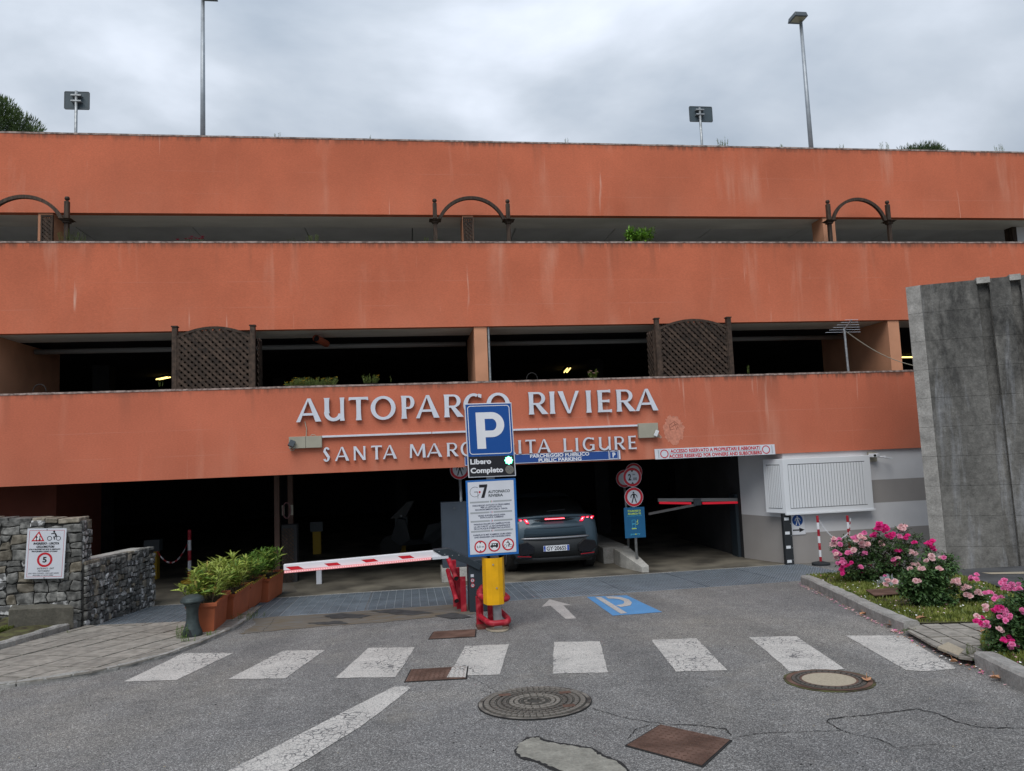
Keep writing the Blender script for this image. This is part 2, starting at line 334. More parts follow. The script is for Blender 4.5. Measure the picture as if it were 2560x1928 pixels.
M['wet'] = mat('dark_paving', (.07, .072, .075), .7, var=.3, vs=2, bump=.2, bs=30)
def m_leaf(name, a, b, vs=9, tr=.25, rough=.5): return mat(name, a, rough, var=.25, vs=vs, c2=b, trans=tr, det=2, lo=.38, hi=.62, objvar=.22)
M['oleander'] = m_leaf('oleander_leaf', (.26, .36, .05), (.46, .54, .12), 14)
M['oleander2'] = m_leaf('oleander_leaf_deep', (.09, .20, .03), (.19, .32, .05), 14)
M['oldleaf'] = m_leaf('yellowed_leaf', (.42, .34, .06), (.55, .42, .12), 14)
M['roseleaf'] = m_leaf('rose_leaf', (.045, .10, .035), (.11, .20, .065), 18)
M['grass'] = m_leaf('grass_blade', (.10, .14, .02), (.24, .27, .06), 5)
M['weedleaf'] = m_leaf('weed_leaf', (.12, .19, .03), (.24, .30, .07), 20)
M['palmleaf'] = m_leaf('bright_fan_leaf', (.10, .24, .03), (.22, .42, .05), 20)
M['pine'] = m_leaf('pine_needles', (.035, .065, .018), (.09, .14, .035), 2.5, .15)
M['stem'] = mat('brown_stem', (.09, .065, .04), .9)
M['gstem'] = mat('green_stem', (.10, .14, .04), .8)
M['bark'] = mat('pine_bark', (.12, .08, .055), .95, var=.3, vs=5, bump=.6, bs=12)
M['hot'] = mat('hot_pink_petal', (.78, .03, .27), .6, trans=.3, objvar=.12)
M['pink'] = mat('pink_petal', (.82, .22, .46), .6, trans=.3, objvar=.15)
M['pale'] = mat('faded_pink_petal', (.80, .52, .53), .7, trans=.3, objvar=.15)
M['magenta'] = mat('magenta_petal', (.55, .01, .12), .6, trans=.2)
M['yflower'] = mat('yellow_petal', (.85, .55, .02), .6, trans=.2)
M['daisy'] = mat('white_petal', (.85, .85, .82), .6)
M['dryleaf'] = mat('dry_leaf', (.42, .22, .12), .8, objvar=.3)
M['carpaint'] = mat('slate_blue_car_paint', (.045, .075, .098), .38, .3, coat=.25)
M['carblack'] = mat('black_car_cladding', (.022, .025, .028), .6)
M['cargloss'] = mat('gloss_black_trim', (.008, .008, .010), .15)
M['glass'] = mat('dark_car_glass', (.010, .011, .012), .06, spec=.6)
M['rubber'] = mat('tyre_rubber', (.02, .02, .02), .85)
M['redlens'] = mat('red_lamp_lens', (.25, .004, .012), .2)
M['redlit'] = mat('lit_red_lamp', (.9, .02, .05), .4, emit=(1, .02, .06), es=1.3)
M['redcore'] = mat('lit_lamp_core', (1, .3, .3), .4, emit=(1, .25, .28), es=4)
M['leddim'] = mat('pink_led_strip', (.85, .35, .36), .5, emit=(1, .35, .36), es=.12)
M['ledred'] = mat('red_led_strip', (.8, .02, .04), .5, emit=(1, .02, .05), es=.22)
M['greenlit'] = mat('lit_green_led', (.2, 1, .5), .4, emit=(.10, 1, .42), es=4.0)
M['greencore'] = mat('lit_green_core', (.8, 1, .9), .4, emit=(.75, 1, .86), es=4)
M['tubelit'] = mat('lit_warm_tube', (1, .85, .4), .4, emit=(1, .72, .22), es=2.2)
M['pipe_white'] = mat('pale_pipe', (.30, .31, .31), .6)
M['pipe_red'] = mat('orange_red_pipe', (.50, .13, .07), .5)
M['chrome'] = mat('satin_trim', (.30, .31, .33), .35, .6)
M['teal'] = mat('charging_sign_blue', (.012, .11, .24), .45)
M['lime'] = mat('lime_print', (.55, .72, .10), .5)
M['cyan'] = mat('cyan_print', (.08, .45, .62), .5)
M['plate'] = mat('number_plate_white', (.80, .82, .86), .35)
M['euro'] = mat('plate_blue', (.02, .08, .45), .4)
M['greyprint'] = mat('grey_print', (.34, .36, .38), .5)
M['patch'] = mat('bare_render_patch', (.60, .24, .16), .95, var=.15, vs=16, bump=.5, bs=40)
M['crack'] = mat('asphalt_crack', (.018, .018, .018), .95)
M['dust'] = mat('sandy_joint_fill', (.23, .185, .125), .95, var=.4, vs=9, stretch=(.5, 2, 1), c2=(.15, .145, .135), bump=.3, bs=80)
M['oldtar'] = mat('dark_tar_patch', (.055, .055, .055), .9, var=.3, vs=9, bump=.3, bs=80)
M['lightglass'] = mat('lamp_diffuser', (.30, .28, .18), .3)
M['signback'] = mat('sign_back_grey', (.060, .085, .10), .5, var=.1, vs=5)

# ------------------------------------------------------------------ flat print on boards
class Frame:
    """plane with origin, right and up unit vectors; outward normal towards the viewer"""
    def __init__(s, o, ux, uz): s.o = Vector(o); s.x = Vector(ux).normalized(); s.z = Vector(uz).normalized(); s.n = s.x.cross(s.z).normalized()
    def p(s, u, v, d=0): return s.o + s.x * u + s.z * v + s.n * d
def fpoly(F, pts, d): return [F.p(u, v, d) for u, v in pts]
def slab(mb, F, u0, v0, u1, v1, d0, d1, mi=0):
    mb.prism([F.p(u0, v0, d0), F.p(u1, v0, d0), F.p(u1, v1, d0), F.p(u0, v1, d0)], F.n * (d1 - d0), mi)
def flat(mb, F, pts, d, mi=0): mb.poly(fpoly(F, pts, d), mi)
def disc_pts(cx, cy, r, n=28, a0=0, a1=math.tau): return [(cx + r * math.cos(a0 + (a1 - a0) * k / n), cy + r * math.sin(a0 + (a1 - a0) * k / n)) for k in range(n)]
def ring(mb, F, cx, cy, r0, r1, d, mi=0, a0=0, a1=math.tau, n=28):
    full = abs(a1 - a0 - math.tau) < 1e-6; vs = []; N = n if full else n + 1
    for k in range(N):
        a = a0 + (a1 - a0) * k / n
        vs += [F.p(cx + r0 * math.cos(a), cy + r0 * math.sin(a), d), F.p(cx + r1 * math.cos(a), cy + r1 * math.sin(a), d)]
    mb.add(vs, [(2 * k, 2 * ((k + 1) % N), 2 * ((k + 1) % N) + 1, 2 * k + 1) for k in range(n)], mi)
def rrect(u0, v0, u1, v1, r, n=5):
    pts = []
    for cx, cy, a in ((u1 - r, v1 - r, 0), (u0 + r, v1 - r, 90), (u0 + r, v0 + r, 180), (u1 - r, v0 + r, 270)):
        for k in range(n + 1):
            t = R_(a + 90 * k / n); pts.append((cx + r * math.cos(t), cy + r * math.sin(t)))
    return pts
def rline(mb, F, u0, v0, u1, v1, r, w, d, mi=0):
    a = rrect(u0, v0, u1, v1, r); b = rrect(u0 + w, v0 + w, u1 - w, v1 - w, max(.002, r - w)); n = len(a)
    mb.add([F.p(*p, d) for p in a] + [F.p(*p, d) for p in b], [(i, (i + 1) % n, n + (i + 1) % n, n + i) for i in range(n)], mi)
def text(s, F, u, v, h, m, parent, width=None, bold=0, align='CENTER', d=.003, name='lettering', spacing=1, slant=0):
    """one line of lettering, cap height h, baseline at v"""
    cu = bpy.data.curves.new('t', 'FONT'); cu.body = s; cu.size = 1; cu.align_x = align; cu.offset = bold; cu.space_character = spacing; cu.resolution_u = 3; cu.shear = slant
    ob = bpy.data.objects.new('t', cu); col.objects.link(ob); dg = bpy.context.evaluated_depsgraph_get(); dg.update()
    me = bpy.data.meshes.new_from_object(ob.evaluated_get(dg)); bpy.data.objects.remove(ob); bpy.data.curves.remove(cu)
    xs = [q.co.x for q in me.vertices]
    if not xs: return None
    w = max(xs) - min(xs); sy = h / .70; sx = width / w if width else sy
    for q in me.vertices:
        p = F.p(u + q.co.x * sx, v + q.co.y * sy, d); q.co = p
    me.materials.clear(); me.materials.append(m)
    return link(me, name, parent)
def pedestrian(mb, F, cx, cy, h, d, mi=0, flip=1):
    """walking figure, height h, centred"""
    u = h / 10.; f = flip
    P = lambda pts: flat(mb, F, [(cx + f * x * u, cy + y * u) for x, y in pts], d, mi)
    flat(mb, F, disc_pts(cx + f * -.2 * u, cy + 4.3 * u, .75 * u, 12), d, mi)
    P([(-1, 3.3), (.8, 3.3), (1.0, .2), (-.9, .2)])
    for i, q in enumerate(([(-.9, .3), (.1, .3), (-1.6, -5), (-2.6, -5)], [(0, .3), (1.0, .3), (2.6, -5), (1.6, -5)], [(-1, 3.3), (-1, 2.3), (-2.3, 1.1), (-2.6, -.6), (-3.2, -.4), (-3, 1.6)], [(.8, 3.3), (.9, 2.2), (2.2, 1.2), (2.8, -.5), (3.3, -.2), (2.8, 1.8)])):
        flat(mb, F, [(cx + f * x * u, cy + y * u) for x, y in q], d + .0002 * (i + 1), mi)
def rider(mb, F, cx, cy, h, d, mi=0, flip=1):
    """cyclist / motorbike pictogram facing left"""
    u = h / 10.; f = flip
    for x in (-4.2, 4.2): ring(mb, F, cx + f * x * u, cy - 2.2 * u, 1.75 * u, 2.3 * u, d, mi, n=18)
    flat(mb, F, disc_pts(cx - f * .2 * u, cy + 4.6 * u, 1.0 * u, 12), d, mi)
    for i, q in enumerate(([(0, 3.6), (1.4, 3.2), (2.9, .4), (1.2, -.2)], [(0, 3.5), (.3, 2.4), (-3, 2.0), (-3, 2.7)], [(2.6, .6), (1.2, -.3), (-.8, -.2), (.2, -3.6), (1.1, -3.3), (.6, -1.1), (2.6, -.7)])):
        flat(mb, F, [(cx + f * x * u, cy + y * u) for x, y in q], d + .0002 * (i + 1), mi)
def round_sign(mb, F, cx, cy, r, d):
    """materials: 0 white 1 red 2 black"""
    mb.prism(fpoly(F, disc_pts(cx, cy, r, 32), d - .012), F.n * .012, 0); ring(mb, F, cx, cy, r * .72, r * .965, d + .0015, 1, n=32)

# ================================================================== SETTING: ground, road
XL, XR = -60, 60
gb = MB()
gb.add([(-400, -400, zr(0) - .03), (400, -400, zr(0) - .03), (400, 0, zr(0) - .03), (-400, 0, zr(0) - .03), (400, YF, -.03), (-400, YF, -.03), (400, 500, -.03), (-400, 500, -.03)],
       [(0, 1, 2, 3), (3, 2, 4, 5), (5, 4, 6, 7)])
gb.build('ground', M['ground'], kind='structure')
rb = MB(); Y1 = 11.72
rb.add([(-40, -40, zr(0)), (40, -40, zr(0)), (40, 0, zr(0)), (-40, 0, zr(0)), (40, Y1, zr(Y1)), (-40, Y1, zr(Y1)), (-40, YF, 0), (40, YF, 0)], [(0, 1, 2, 3), (3, 2, 4, 5), (5, 4, 7, 6)])
road = rb.build('road', M['asphalt'], kind='structure')
def gpoly(mb, pts, lift, mi=0): mb.poly([g(x, y) + V(0, 0, lift) for x, y in pts], mi)
def wobble(pts, amp, n=5, closed=True):
    """subdivide an outline drawn on the ground and roughen it"""
    out = []; N = len(pts)
    for i in range(N if closed else N - 1):
        a = pts[i]; b = pts[(i + 1) % N]
        for k in range(n):
            t = k / n; out.append((a[0] + (b[0] - a[0]) * t + random.uniform(-amp, amp), a[1] + (b[1] - a[1]) * t + random.uniform(-amp, amp) * .5))
    if not closed: out.append(pts[-1])
    return out
stripes = [[(458, 1634), (584, 1633), (442, 1701), (310, 1705)], [(706, 1628), (812, 1626), (714, 1697), (572, 1699)], [(921, 1621), (1038, 1619), (989, 1694), (838, 1696)],
           [(1163, 1616), (1273, 1611), (1249, 1688), (1122, 1690)], [(1385, 1606), (1500, 1604), (1520, 1682), (1383, 1685)], [(1629, 1601), (1741, 1597), (1819, 1677), (1690, 1680)],
           [(1873, 1594), (1990, 1591), (2112, 1673), (2068, 1679), (1972, 1679), (1953, 1660)], [(2114, 1590), (2256, 1590), (2392, 1672), (2330, 1680), (2266, 1677)]]
for i, s in enumerate(stripes):
    mb = MB(); gpoly(mb, wobble(s, 1.0, 9), .004); mb.build('zebra_stripe', M['white_paint'], road)
mb = MB(); gpoly(mb, wobble([(1019, 1717), (1027, 1721), (965, 1770), (900, 1819), (812, 1873), (723, 1928), (670, 1962), (500, 1966), (573, 1928), (740, 1842), (900, 1760), (985, 1718)], .9, 6), .004); mb.build('slanted_lane_line', M['white_paint'], road)
mb = MB(); gpoly(mb, [(1374, 1499), (1431, 1514), (1408, 1514), (1441, 1547), (1414, 1548), (1376, 1515), (1354, 1518)], .004); mb.build('direction_arrow', M['new_paint'], road)
mb = MB(); gpoly(mb, wobble([(1467, 1493), (1566, 1489), (1656, 1531), (1532, 1540)], .5, 5), .004); bluep = mb.build('blue_parking_square', M['blue_paint'], road)
mb = MB()
gpoly(mb, [(1487, 1494), (1503, 1494), (1568, 1534), (1552, 1536)], .008)
def arc_px(cx, cy, rx, ry, a0, a1, n): return [(cx + rx * math.cos(R_(a0 + (a1 - a0) * k / n)), cy + ry * math.sin(R_(a0 + (a1 - a0) * k / n))) for k in range(n + 1)]
oo = [(1513, 1493), (1530, 1492), (1552, 1494), (1572, 1500), (1580, 1508), (1576, 1515), (1552, 1519)]; ii = [(1522, 1498), (1536, 1498), (1550, 1500), (1560, 1504), (1561, 1509), (1556, 1512), (1540, 1515)]
for k in range(6): gpoly(mb, [oo[k], oo[k + 1], ii[k + 1], ii[k]], .0083)
mb.build('letter_p', M['new_paint'], bluep)
# trench fill and old tar in front of the grating
mb = MB(); gpoly(mb, wobble([(632, 1546), (800, 1536), (960, 1524), (1118, 1510), (1180, 1512), (1190, 1536), (1130, 1540), (960, 1556), (790, 1568), (650, 1581), (600, 1586), (640, 1560)], 2.0, 6), .004); mb.build('trench_fill', M['dust'], road)
mb = MB()
for q in ([(806, 1541), (856, 1534), (930, 1540), (902, 1547), (830, 1547)], [(925, 1529), (1000, 1524), (1085, 1533), (1020, 1540), (960, 1534)], [(770, 1559), (850, 1553), (870, 1560), (800, 1563)], [(1085, 1540), (1140, 1533), (1185, 1545), (1130, 1548)]):
    gpoly(mb, wobble(q, 2.2, 6), .008)
mb.build('tar_patch', M['oldtar'], road, kind='stuff')
def crack(pts, w=.012, name='crack'):
    P = [g(x, y) for x, y in wobble(pts, 2.6, 8, False)]; mb = MB(); n = len(P)
    w *= .7
    for i in range(n - 1):
        d = (P[i + 1] - P[i]); s = Vector((-d.y, d.x, 0)).normalized()
        w0 = w * random.uniform(.35, 1.3) * (1 if i else .2); w1 = w * random.uniform(.35, 1.3) * (1 if i < n - 2 else .2)
        mb.poly([P[i] + s * w0 / 2 + V(0, 0, .005), P[i] - s * w0 / 2 + V(0, 0, .005), P[i + 1] - s * w1 / 2 + V(0, 0, .005), P[i + 1] + s * w1 / 2 + V(0, 0, .005)])
    return mb.build(name, M['crack'], road)
for c, w in (([(1478, 1770), (1540, 1790), (1620, 1806), (1670, 1812)], .010), ([(1835, 1845), (1900, 1834), (2010, 1831), (2104, 1827), (2128, 1835), (2200, 1850), (2240, 1870)], .010),
             ([(2104, 1827), (2068, 1805), (2075, 1798), (2190, 1786), (2290, 1774), (2340, 1783), (2390, 1806), (2450, 1820), (2560, 1822)], .016), ([(1195, 1727), (1230, 1733), (1245, 1740)], .008),
             ([(1165, 1690), (1210, 1712), (1245, 1730)], .006), ([(960, 1660), (1000, 1672), (1030, 1673)], .007), ([(1830, 1840), (1815, 1825), (1750, 1815), (1670, 1812)], .014), ([(1568, 1850), (1590, 1825), (1625, 1813)], .012),
             ([(1240, 1794), (1200, 1801), (1185, 1812)], .006), ([(2240, 1870), (2330, 1862), (2400, 1866)], .006), ([(760, 1548), (1000, 1530), (1180, 1520)], .007), ([(700, 1583), (900, 1572), (1180, 1545)], .008), ([(690, 1545), (668, 1570), (655, 1580)], .009)):
    crack(c, w)
mb = MB(); gpoly(mb, wobble([(1298, 1861), (1320, 1849), (1345, 1846), (1362, 1856), (1420, 1866), (1475, 1874), (1500, 1890), (1545, 1908), (1570, 1932), (1560, 1950), (1440, 1940), (1378, 1920), (1350, 1905), (1305, 1893), (1290, 1880)], 4.0, 7), .006)
tag(mb.build('concrete_patch', m_concrete('rough_patch_concrete', (.27, .26, .225), sc=9)), 'pale rough concrete repair patch in the asphalt left of the square chequered plate', 'road patch')
mb = MB(); gpoly(mb, wobble([(1292, 1866), (1318, 1845), (1347, 1841), (1366, 1852), (1424, 1862), (1480, 1870), (1506, 1887), (1552, 1906), (1582, 1934), (1566, 1955), (1436, 1944), (1372, 1924), (1345, 1909), (1300, 1897), (1285, 1882)], 2.2, 5), .0045); mb.build('patch_edge_gap', M['crack'], road)

# ---- garage floor apron (inside), grating
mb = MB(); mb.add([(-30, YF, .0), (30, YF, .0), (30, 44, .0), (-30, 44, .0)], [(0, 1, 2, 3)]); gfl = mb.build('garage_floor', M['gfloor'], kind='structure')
mb = MB()
for q in ([(700, 1455), (735, 1462), (742, 1480), (697, 1486)],): mb.poly([atz(x, y, .004) for x, y in q])
mb.build('yellow_floor_marking', M['dust'], gfl)
for x0, x1 in (((740, 1478), (900, 1452)), ((985, 1460), (1010, 1440)), ((860, 1482), (905, 1452)), ((1050, 1452), (1052, 1442))):
    pass
GT = thing('steel_grating', (1.2, 12.8, .05), 'long strip of galvanised steel walk-on grating laid across the garage entrance', 'grating')
gx = [-4.75, -3.35, -2.05, -.75, .62, 2.0, 3.4, 4.8, 6.2, 7.6]
ylo = 11.74; yhi = 13.90
for i in range(len(gx) - 1):
    a, b = gx[i] + .008, gx[i + 1] - .008
    mb = MB(); mb.add([(a, ylo, zr(ylo) + .006), (b, ylo, zr(ylo) + .006), (b, yhi, zr(yhi) + .006), (a, yhi, zr(yhi) + .006), (a, ylo, zr(ylo) - .02), (b, ylo, zr(ylo) - .02), (b, yhi, -.02), (a, yhi, -.02)],
                      [(0, 1, 2, 3), (0, 4, 5, 1), (2, 6, 7, 3), (0, 3, 7, 4), (1, 5, 6, 2)])
    pn = mb.build('grating_panel', M['grate'], GT)
    ribs = MB(); step = (.135, .14, .052)[(0, 1, 1, 0, 1, 2, 2, 2, 2)[i] if i < 9 else 0]
    k = a + .03
    while k < b - .02:
        ribs.bar((k, ylo + .01, zr(ylo) + .010), (k, yhi - .01, zr(yhi) + .010), .007, .005); k += step
    for j in range(26): yy = ylo + .04 + j * .082; ribs.bar((a, yy, zr(yy) + .009), (b, yy, zr(yy) + .009), .006, .004, 1)
    ribs.build('rib', [M['gratebar'], M['darkgrey']], pn, kind='stuff')
mb = MB(); mb.bb((-4.8, yhi + .003, -.02), (7.45, yhi + .035, .012)); mb.build('threshold_bar', M['conc'], GT)

# ================================================================== THE BUILDING
B = thing('parking_garage', (2.8, YF, 0), 'three storey terracotta rendered parking garage with dark open parking decks', 'building')
X0, X1 = -24, 30
def band(name, Yp, z0_, z1_, m, x0=X0, x1=X1, cop=.035):
    mb = MB(); mb.bb((x0, Yp, z0_), (x1, Yp + .16, z1_)); mb.build(name, m, B)
    # parapet top: thin uneven render edge
    mb = MB(); n = 160
    for k in range(n):
        a = x0 + (x1 - x0) * k / n; b = x0 + (x1 - x0) * (k + 1) / n; h = cop * random.uniform(.92, 1.08)
        mb.bb((a, Yp - .006 - random.uniform(0, .004), z1_ + .001), (b - .001, Yp + .17, z1_ + h))
    mb.build('coping', M['coping'], B, kind='stuff')
BZ = [(13.93, 2.2, 3.79), (14.63, 5.012, 6.74), (15.33, 7.566, 9.19)]
band('wall_band', *BZ[0], M['terra2'], x1=13.5); band('wall_band', *BZ[1], M['terra']); band('wall_band', *BZ[2], M['terra'])
# planter troughs behind each parapet
for (Yp, a, b), Yn in ((BZ[0], 14.63), (BZ[1], 15.33)):
    mb = MB(); mb.bb((X0, Yp + .163, b - .75), (X1, Yn + .10, b - .12)); mb.build('planter_trough', M['earth'], B)
# deck edge beams, ceilings and floors
mb = MB(); mb.bb((X0, BZ[2][0] + .163, BZ[2][1] + .002), (X1, 16.26, BZ[2][1] + .9)); mb.build('edge_beam', M['soffit'], B)
mb = MB(); mb.bb((X0, BZ[1][0] + .163, BZ[1][1] + .002), (X1, 15.72, BZ[1][1] + .55)); mb.build('edge_beam', M['soffit'], B)
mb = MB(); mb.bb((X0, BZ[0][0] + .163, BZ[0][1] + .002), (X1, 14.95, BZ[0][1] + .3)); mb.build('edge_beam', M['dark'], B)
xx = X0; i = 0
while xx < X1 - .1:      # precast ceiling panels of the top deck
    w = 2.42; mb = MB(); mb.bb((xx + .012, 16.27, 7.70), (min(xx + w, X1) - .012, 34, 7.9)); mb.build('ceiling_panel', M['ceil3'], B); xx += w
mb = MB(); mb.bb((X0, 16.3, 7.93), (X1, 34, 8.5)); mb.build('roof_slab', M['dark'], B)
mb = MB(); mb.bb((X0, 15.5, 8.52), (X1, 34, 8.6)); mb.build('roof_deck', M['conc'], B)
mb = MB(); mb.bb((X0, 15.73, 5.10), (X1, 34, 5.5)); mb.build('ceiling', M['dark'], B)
mb = MB(); mb.bb((X0, 15.55, 5.57), (X1, 33.9, 5.60)); mb.build('bounce_deck_floor', M['plinth'], B)  # unseen pale floor, added to bounce light up to the soffit
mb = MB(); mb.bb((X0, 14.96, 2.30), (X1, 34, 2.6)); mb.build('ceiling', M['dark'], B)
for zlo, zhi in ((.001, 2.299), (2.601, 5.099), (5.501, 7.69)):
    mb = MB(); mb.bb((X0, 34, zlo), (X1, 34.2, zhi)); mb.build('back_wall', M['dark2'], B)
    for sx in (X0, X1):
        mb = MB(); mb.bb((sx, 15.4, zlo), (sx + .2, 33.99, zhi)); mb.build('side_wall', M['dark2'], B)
# piers (fins)
def pier(x0, x1, y0, y1, z0_, z1_, m=None):
    mb = MB(); mb.bb((x0, y0, z0_), (x1, y1, z1_)); return mb.build('pier', m or M['pier'], B)
pier(-8.2, -7.65, 14.66, 17.4, 3.0, 5.010); pier(1.355, 1.616, 14.66, 16.5, 3.0, 5.010); pier(10.51, 10.775, 14.66, 17.3, 3.0, 5.010)
pier(-7.2, -6.93, 15.36, 15.95, 6.0, 7.564); xm = atY(1170, 560, 15.36).x; pier(xm - .12, xm + .12, 15.36, 15.95, 6.0, 7.564); pier(9.60, 9.9, 15.36, 15.82, 6.0, 7.564)
xe = atY(2543, 590, 16.0).x; pier(xe, xe + .6, 16.0, 16.25, 6.0, 7.564, M['kwhite']); pier(xe - .12, xe - .003, 16.0, 16.25, 6.0, 7.564, M['wood'])
# ground level: left wing wall, columns
xl = atY(141, 1250, 15.4).x
mb = MB(); mb.bb((-16, 15.4, 0), (xl, 17.5, 2.298)); mb.build('wing_wall', mat('shaded_brown_render', (.16, .045, .028), .9, var=.1, vs=2, bump=.2), B)  # shade under the ceiling put into the render colour
for px, Yc in ((1500, 21), (700, 24), (250, 20), (1000, 27)):
    c = atz(px, 1180, 1.0) if False else atY(px, 1100, Yc); mb = MB(); mb.bb((c.x - .2, Yc, 0.002), (c.x + .2, Yc + .4, 2.298)); mb.build('column', M['dark'], B)
    mb = MB(); mb.bb((c.x - .2, Yc, 2.602), (c.x + .2, Yc + .4, 5.098)); mb.build('column', M['dark'], B)
# ceiling pipes on the middle deck
def pipe(name, pts, r, m, label, cat='pipe', **k):
    mb = MB(); mb.tube(pts, r, 10); return tag(mb.build(name, m, smooth=True), label, cat)
a = atY(155, 879, 16.2); b = atY(1165, 856, 16.2)
pipe('ceiling_pipe', [V(-7.6, 16.2, a.z), V(1.3, 16.2, a.z)], .055, M['pipe_white'], 'pale horizontal pipe under the middle deck ceiling, left of the central pier')
pipe('ceiling_pipe', [V(1.65, 16.2, a.z - .01), V(10.4, 16.2, a.z - .01)], .055, M['pipe_white'], 'pale horizontal pipe under the middle deck ceiling, right of the central pier')
p = atY(790, 846, 15.0); d = V(.12, .75, -.0)
mb = MB(); n = 14
mb.tube([p, p + d], .075, n, cap=False); mb.tube([p + d * .0, p + d * 1.0], .062, n, cap=False); rr = MB()
t = tag(mb.build('drain_pipe', M['pipe_red'], smooth=True), 'orange open-ended drain pipe poking out under the middle ceiling', 'pipe')
mb = MB(); mb.tube([p + d * .08, p + d * .10], .061, n); mb.build('pipe_bore_shade', M['crack'], t)  # dark plug stands in for the shade inside the pipe

mb = MB(); mb.tube([(1.655, 14.70, 3.5), (1.655, 14.70, 5.008)], .022, 8); mb.build('downpipe', M['galv'], B)
# kiosk corner of the ground floor
K = thing('gatehouse_wall', (8.5, 14.0, 0), 'white and grey striped gatehouse wall under the right end of the terracotta band', 'wall')
def zat(y): return atY(2298, y, 13.98).z
zs = [0.0, zat(1315), zat(1251.5), zat(1194.5), 2.197]
for k in range(4):
    mb = MB(); mb.bb((7.45, 13.98, zs[k] + (.0005 if k else 0)), (13.4, 14.2, zs[k + 1])); mb.build('wall_stripe', (M['kgrey'], M['kwhite'])[k % 2], K)
c0 = V(7.449, 13.985, 0); c1 = V(7.02, 15.1, 0); c2 = V(7.02, 19, 0)
for a, b, mm in ((c0, c1, None), (c1, c2, M['dark'])):  # inner stretch coloured dark to stand for shade deeper in
    for z_0, z_1, m in ((0, .92, mm or M['kgrey']), (.9205, 2.197, mm or M['kwhite'])):
        mb = MB(); mb.prism([a + V(0, 0, z_0), b + V(0, 0, z_0), b + V(0, 0, z_1), a + V(0, 0, z_1)], V(.2, .05, 0)); mb.build('return_wall', m, K)
# bay window with closed shutters
W = thing('shuttered_bay', (8.3, 13.8, 1.0), 'white bay window with closed vertical slat shutters on the gatehouse', 'window')
Yb = 13.80; A = atY(1956, 1148, Yb); Bq = atY(2174, 1138, Yb); zt = (A.z + Bq.z) / 2; zb = atY(2075, 1278, Yb).z; xa = A.x; xb_ = Bq.x
bl = V(xa - .21, Yb + .42, 0)
mb = MB(); top = [V(xa, Yb, 0), V(xb_, Yb, 0), V(xb_, 13.978, 0), V(c0.x - .005, 13.978, 0), V(c0.x - .06, 14.12, 0), bl]
mb.prism([q + V(0, 0, zb) for q in top], V(0, 0, zt - zb)); mb.build('frame', M['shutter'], W, bevel=.006)
Fk = Frame((xa, Yb, zb), (1, 0, 0), (0, 0, 1)); ww = xb_ - xa; hh = zt - zb
mb = MB(); slab(mb, Fk, -.02, -.035, ww + .02, .0, -.02, .03); mb.build('sill', M['shutter'], W, bevel=.004)
mb = MB(); slab(mb, Fk, .10, .09, ww - .13, hh - .11, .0, .0015); mb.build('groove_backing', M['slot'], W)
n = 27; sw = (ww - .23) / n
for k in range(n):
    mb = MB(); slab(mb, Fk, .10 + k * sw + .005, .10, .10 + (k + 1) * sw - .005, hh - .125, .0015, .011)
    mb.build('slat', M['shutter'], W)
Ls = (V(xa, Yb, 0) - bl); Fl = Frame(bl + V(0, 0, zb), Ls, (0, 0, 1)); lw = Ls.length
mb = MB(); slab(mb, Fl, .07, .09, lw - .08, hh - .11, 0.0005, .0020); mb.build('groove_backing', M['slot'], W)
n = 8; sw = (lw - .15) / n
for k in range(n):
    mb = MB(); slab(mb, Fl, .07 + k * sw + .005, .10, .07 + (k + 1) * sw - .005, hh - .125, .002, .012); mb.build('slat', M['shutter'], W)

# column guard, side guard
def col_guard(px0, px1, pt, pb, Yg, n, label):
    a = atY(px0[0], pt, Yg); b = atY(px1[0], pt, Yg); x0 = a.x; x1 = b.x; z1 = a.z
    T = thing('corner_guard', ((x0 + x1) / 2, Yg, 0), label, 'guard rail')
    mb = MB(); mb.bb((x0, Yg, .01), (x1, Yg + .09, z1)); mb.build('rubber_strip', M['carblack'], T, bevel=.006)
    F = Frame((x0, Yg, 0), (1, 0, 0), (0, 0, 1)); w = x1 - x0
    for k in range(n):
        z = z1 - .10 - k * (z1 - .18) / max(1, n - 1) if n > 1 else 0
        mb = MB(); slab(mb, F, w * .12, z - .03, w * .68, z + .025, .001, .005); mb.build('reflector', M['shutter'], T)
    if n:
        for k in range(4):
            z = z1 - .2 - k * (z1 - .3) / 3; mb = MB(); mb.prism(fpoly(F, disc_pts(w * .86, z, .008, 8), .001), F.n * .004); mb.build('bolt', M['galv'], T)
col_guard((1957,), (1977,), 1285, 1410, 13.86, 4, 'black rubber corner guard with four white reflectors below the shuttered bay')
col_guard((1893.5,), (1900,), 1282, 1395, 14.9, 0, 'plain narrow black guard strip inside the entrance, left of the reflectors')

# --- pedestrian plate on gatehouse
def board(name, F, w, h, mats, label, cat, th=.006, group=None, face=0, corner=0):
    T = thing(name, F.p(w / 2, 0, 0), label, cat, group)
    mb = MB(); pts = rrect(0, 0, w, h, corner) if corner else [(0, 0), (w, 0), (w, h), (0, h)]
    mb.prism([F.p(u, v, 0) for u, v in pts], F.n * th); mb.build('panel', mats, T); return T
a = atY(1979, 1338, 13.97); b = atY(2012, 1286, 13.97)
Fp = Frame((a.x + .005, 13.97, a.z), (1, 0, 0), (0, 0, 1)); w = .30; h = b.z - a.z
T = board('pedestrian_sign', Fp, w, h, M['white'], 'white plate with blue walking man disc and black arrow pointing right', 'sign', corner=.02)
mb = MB(); flat(mb, Fp, disc_pts(w * .47, h * .72, w * .38), .0075); mb.build('blue_disc', M['blue'], T)
mb = MB(); pedestrian(mb, Fp, w * .47, h * .71, .19, .009); mb.build('pictogram', M['white'], T)
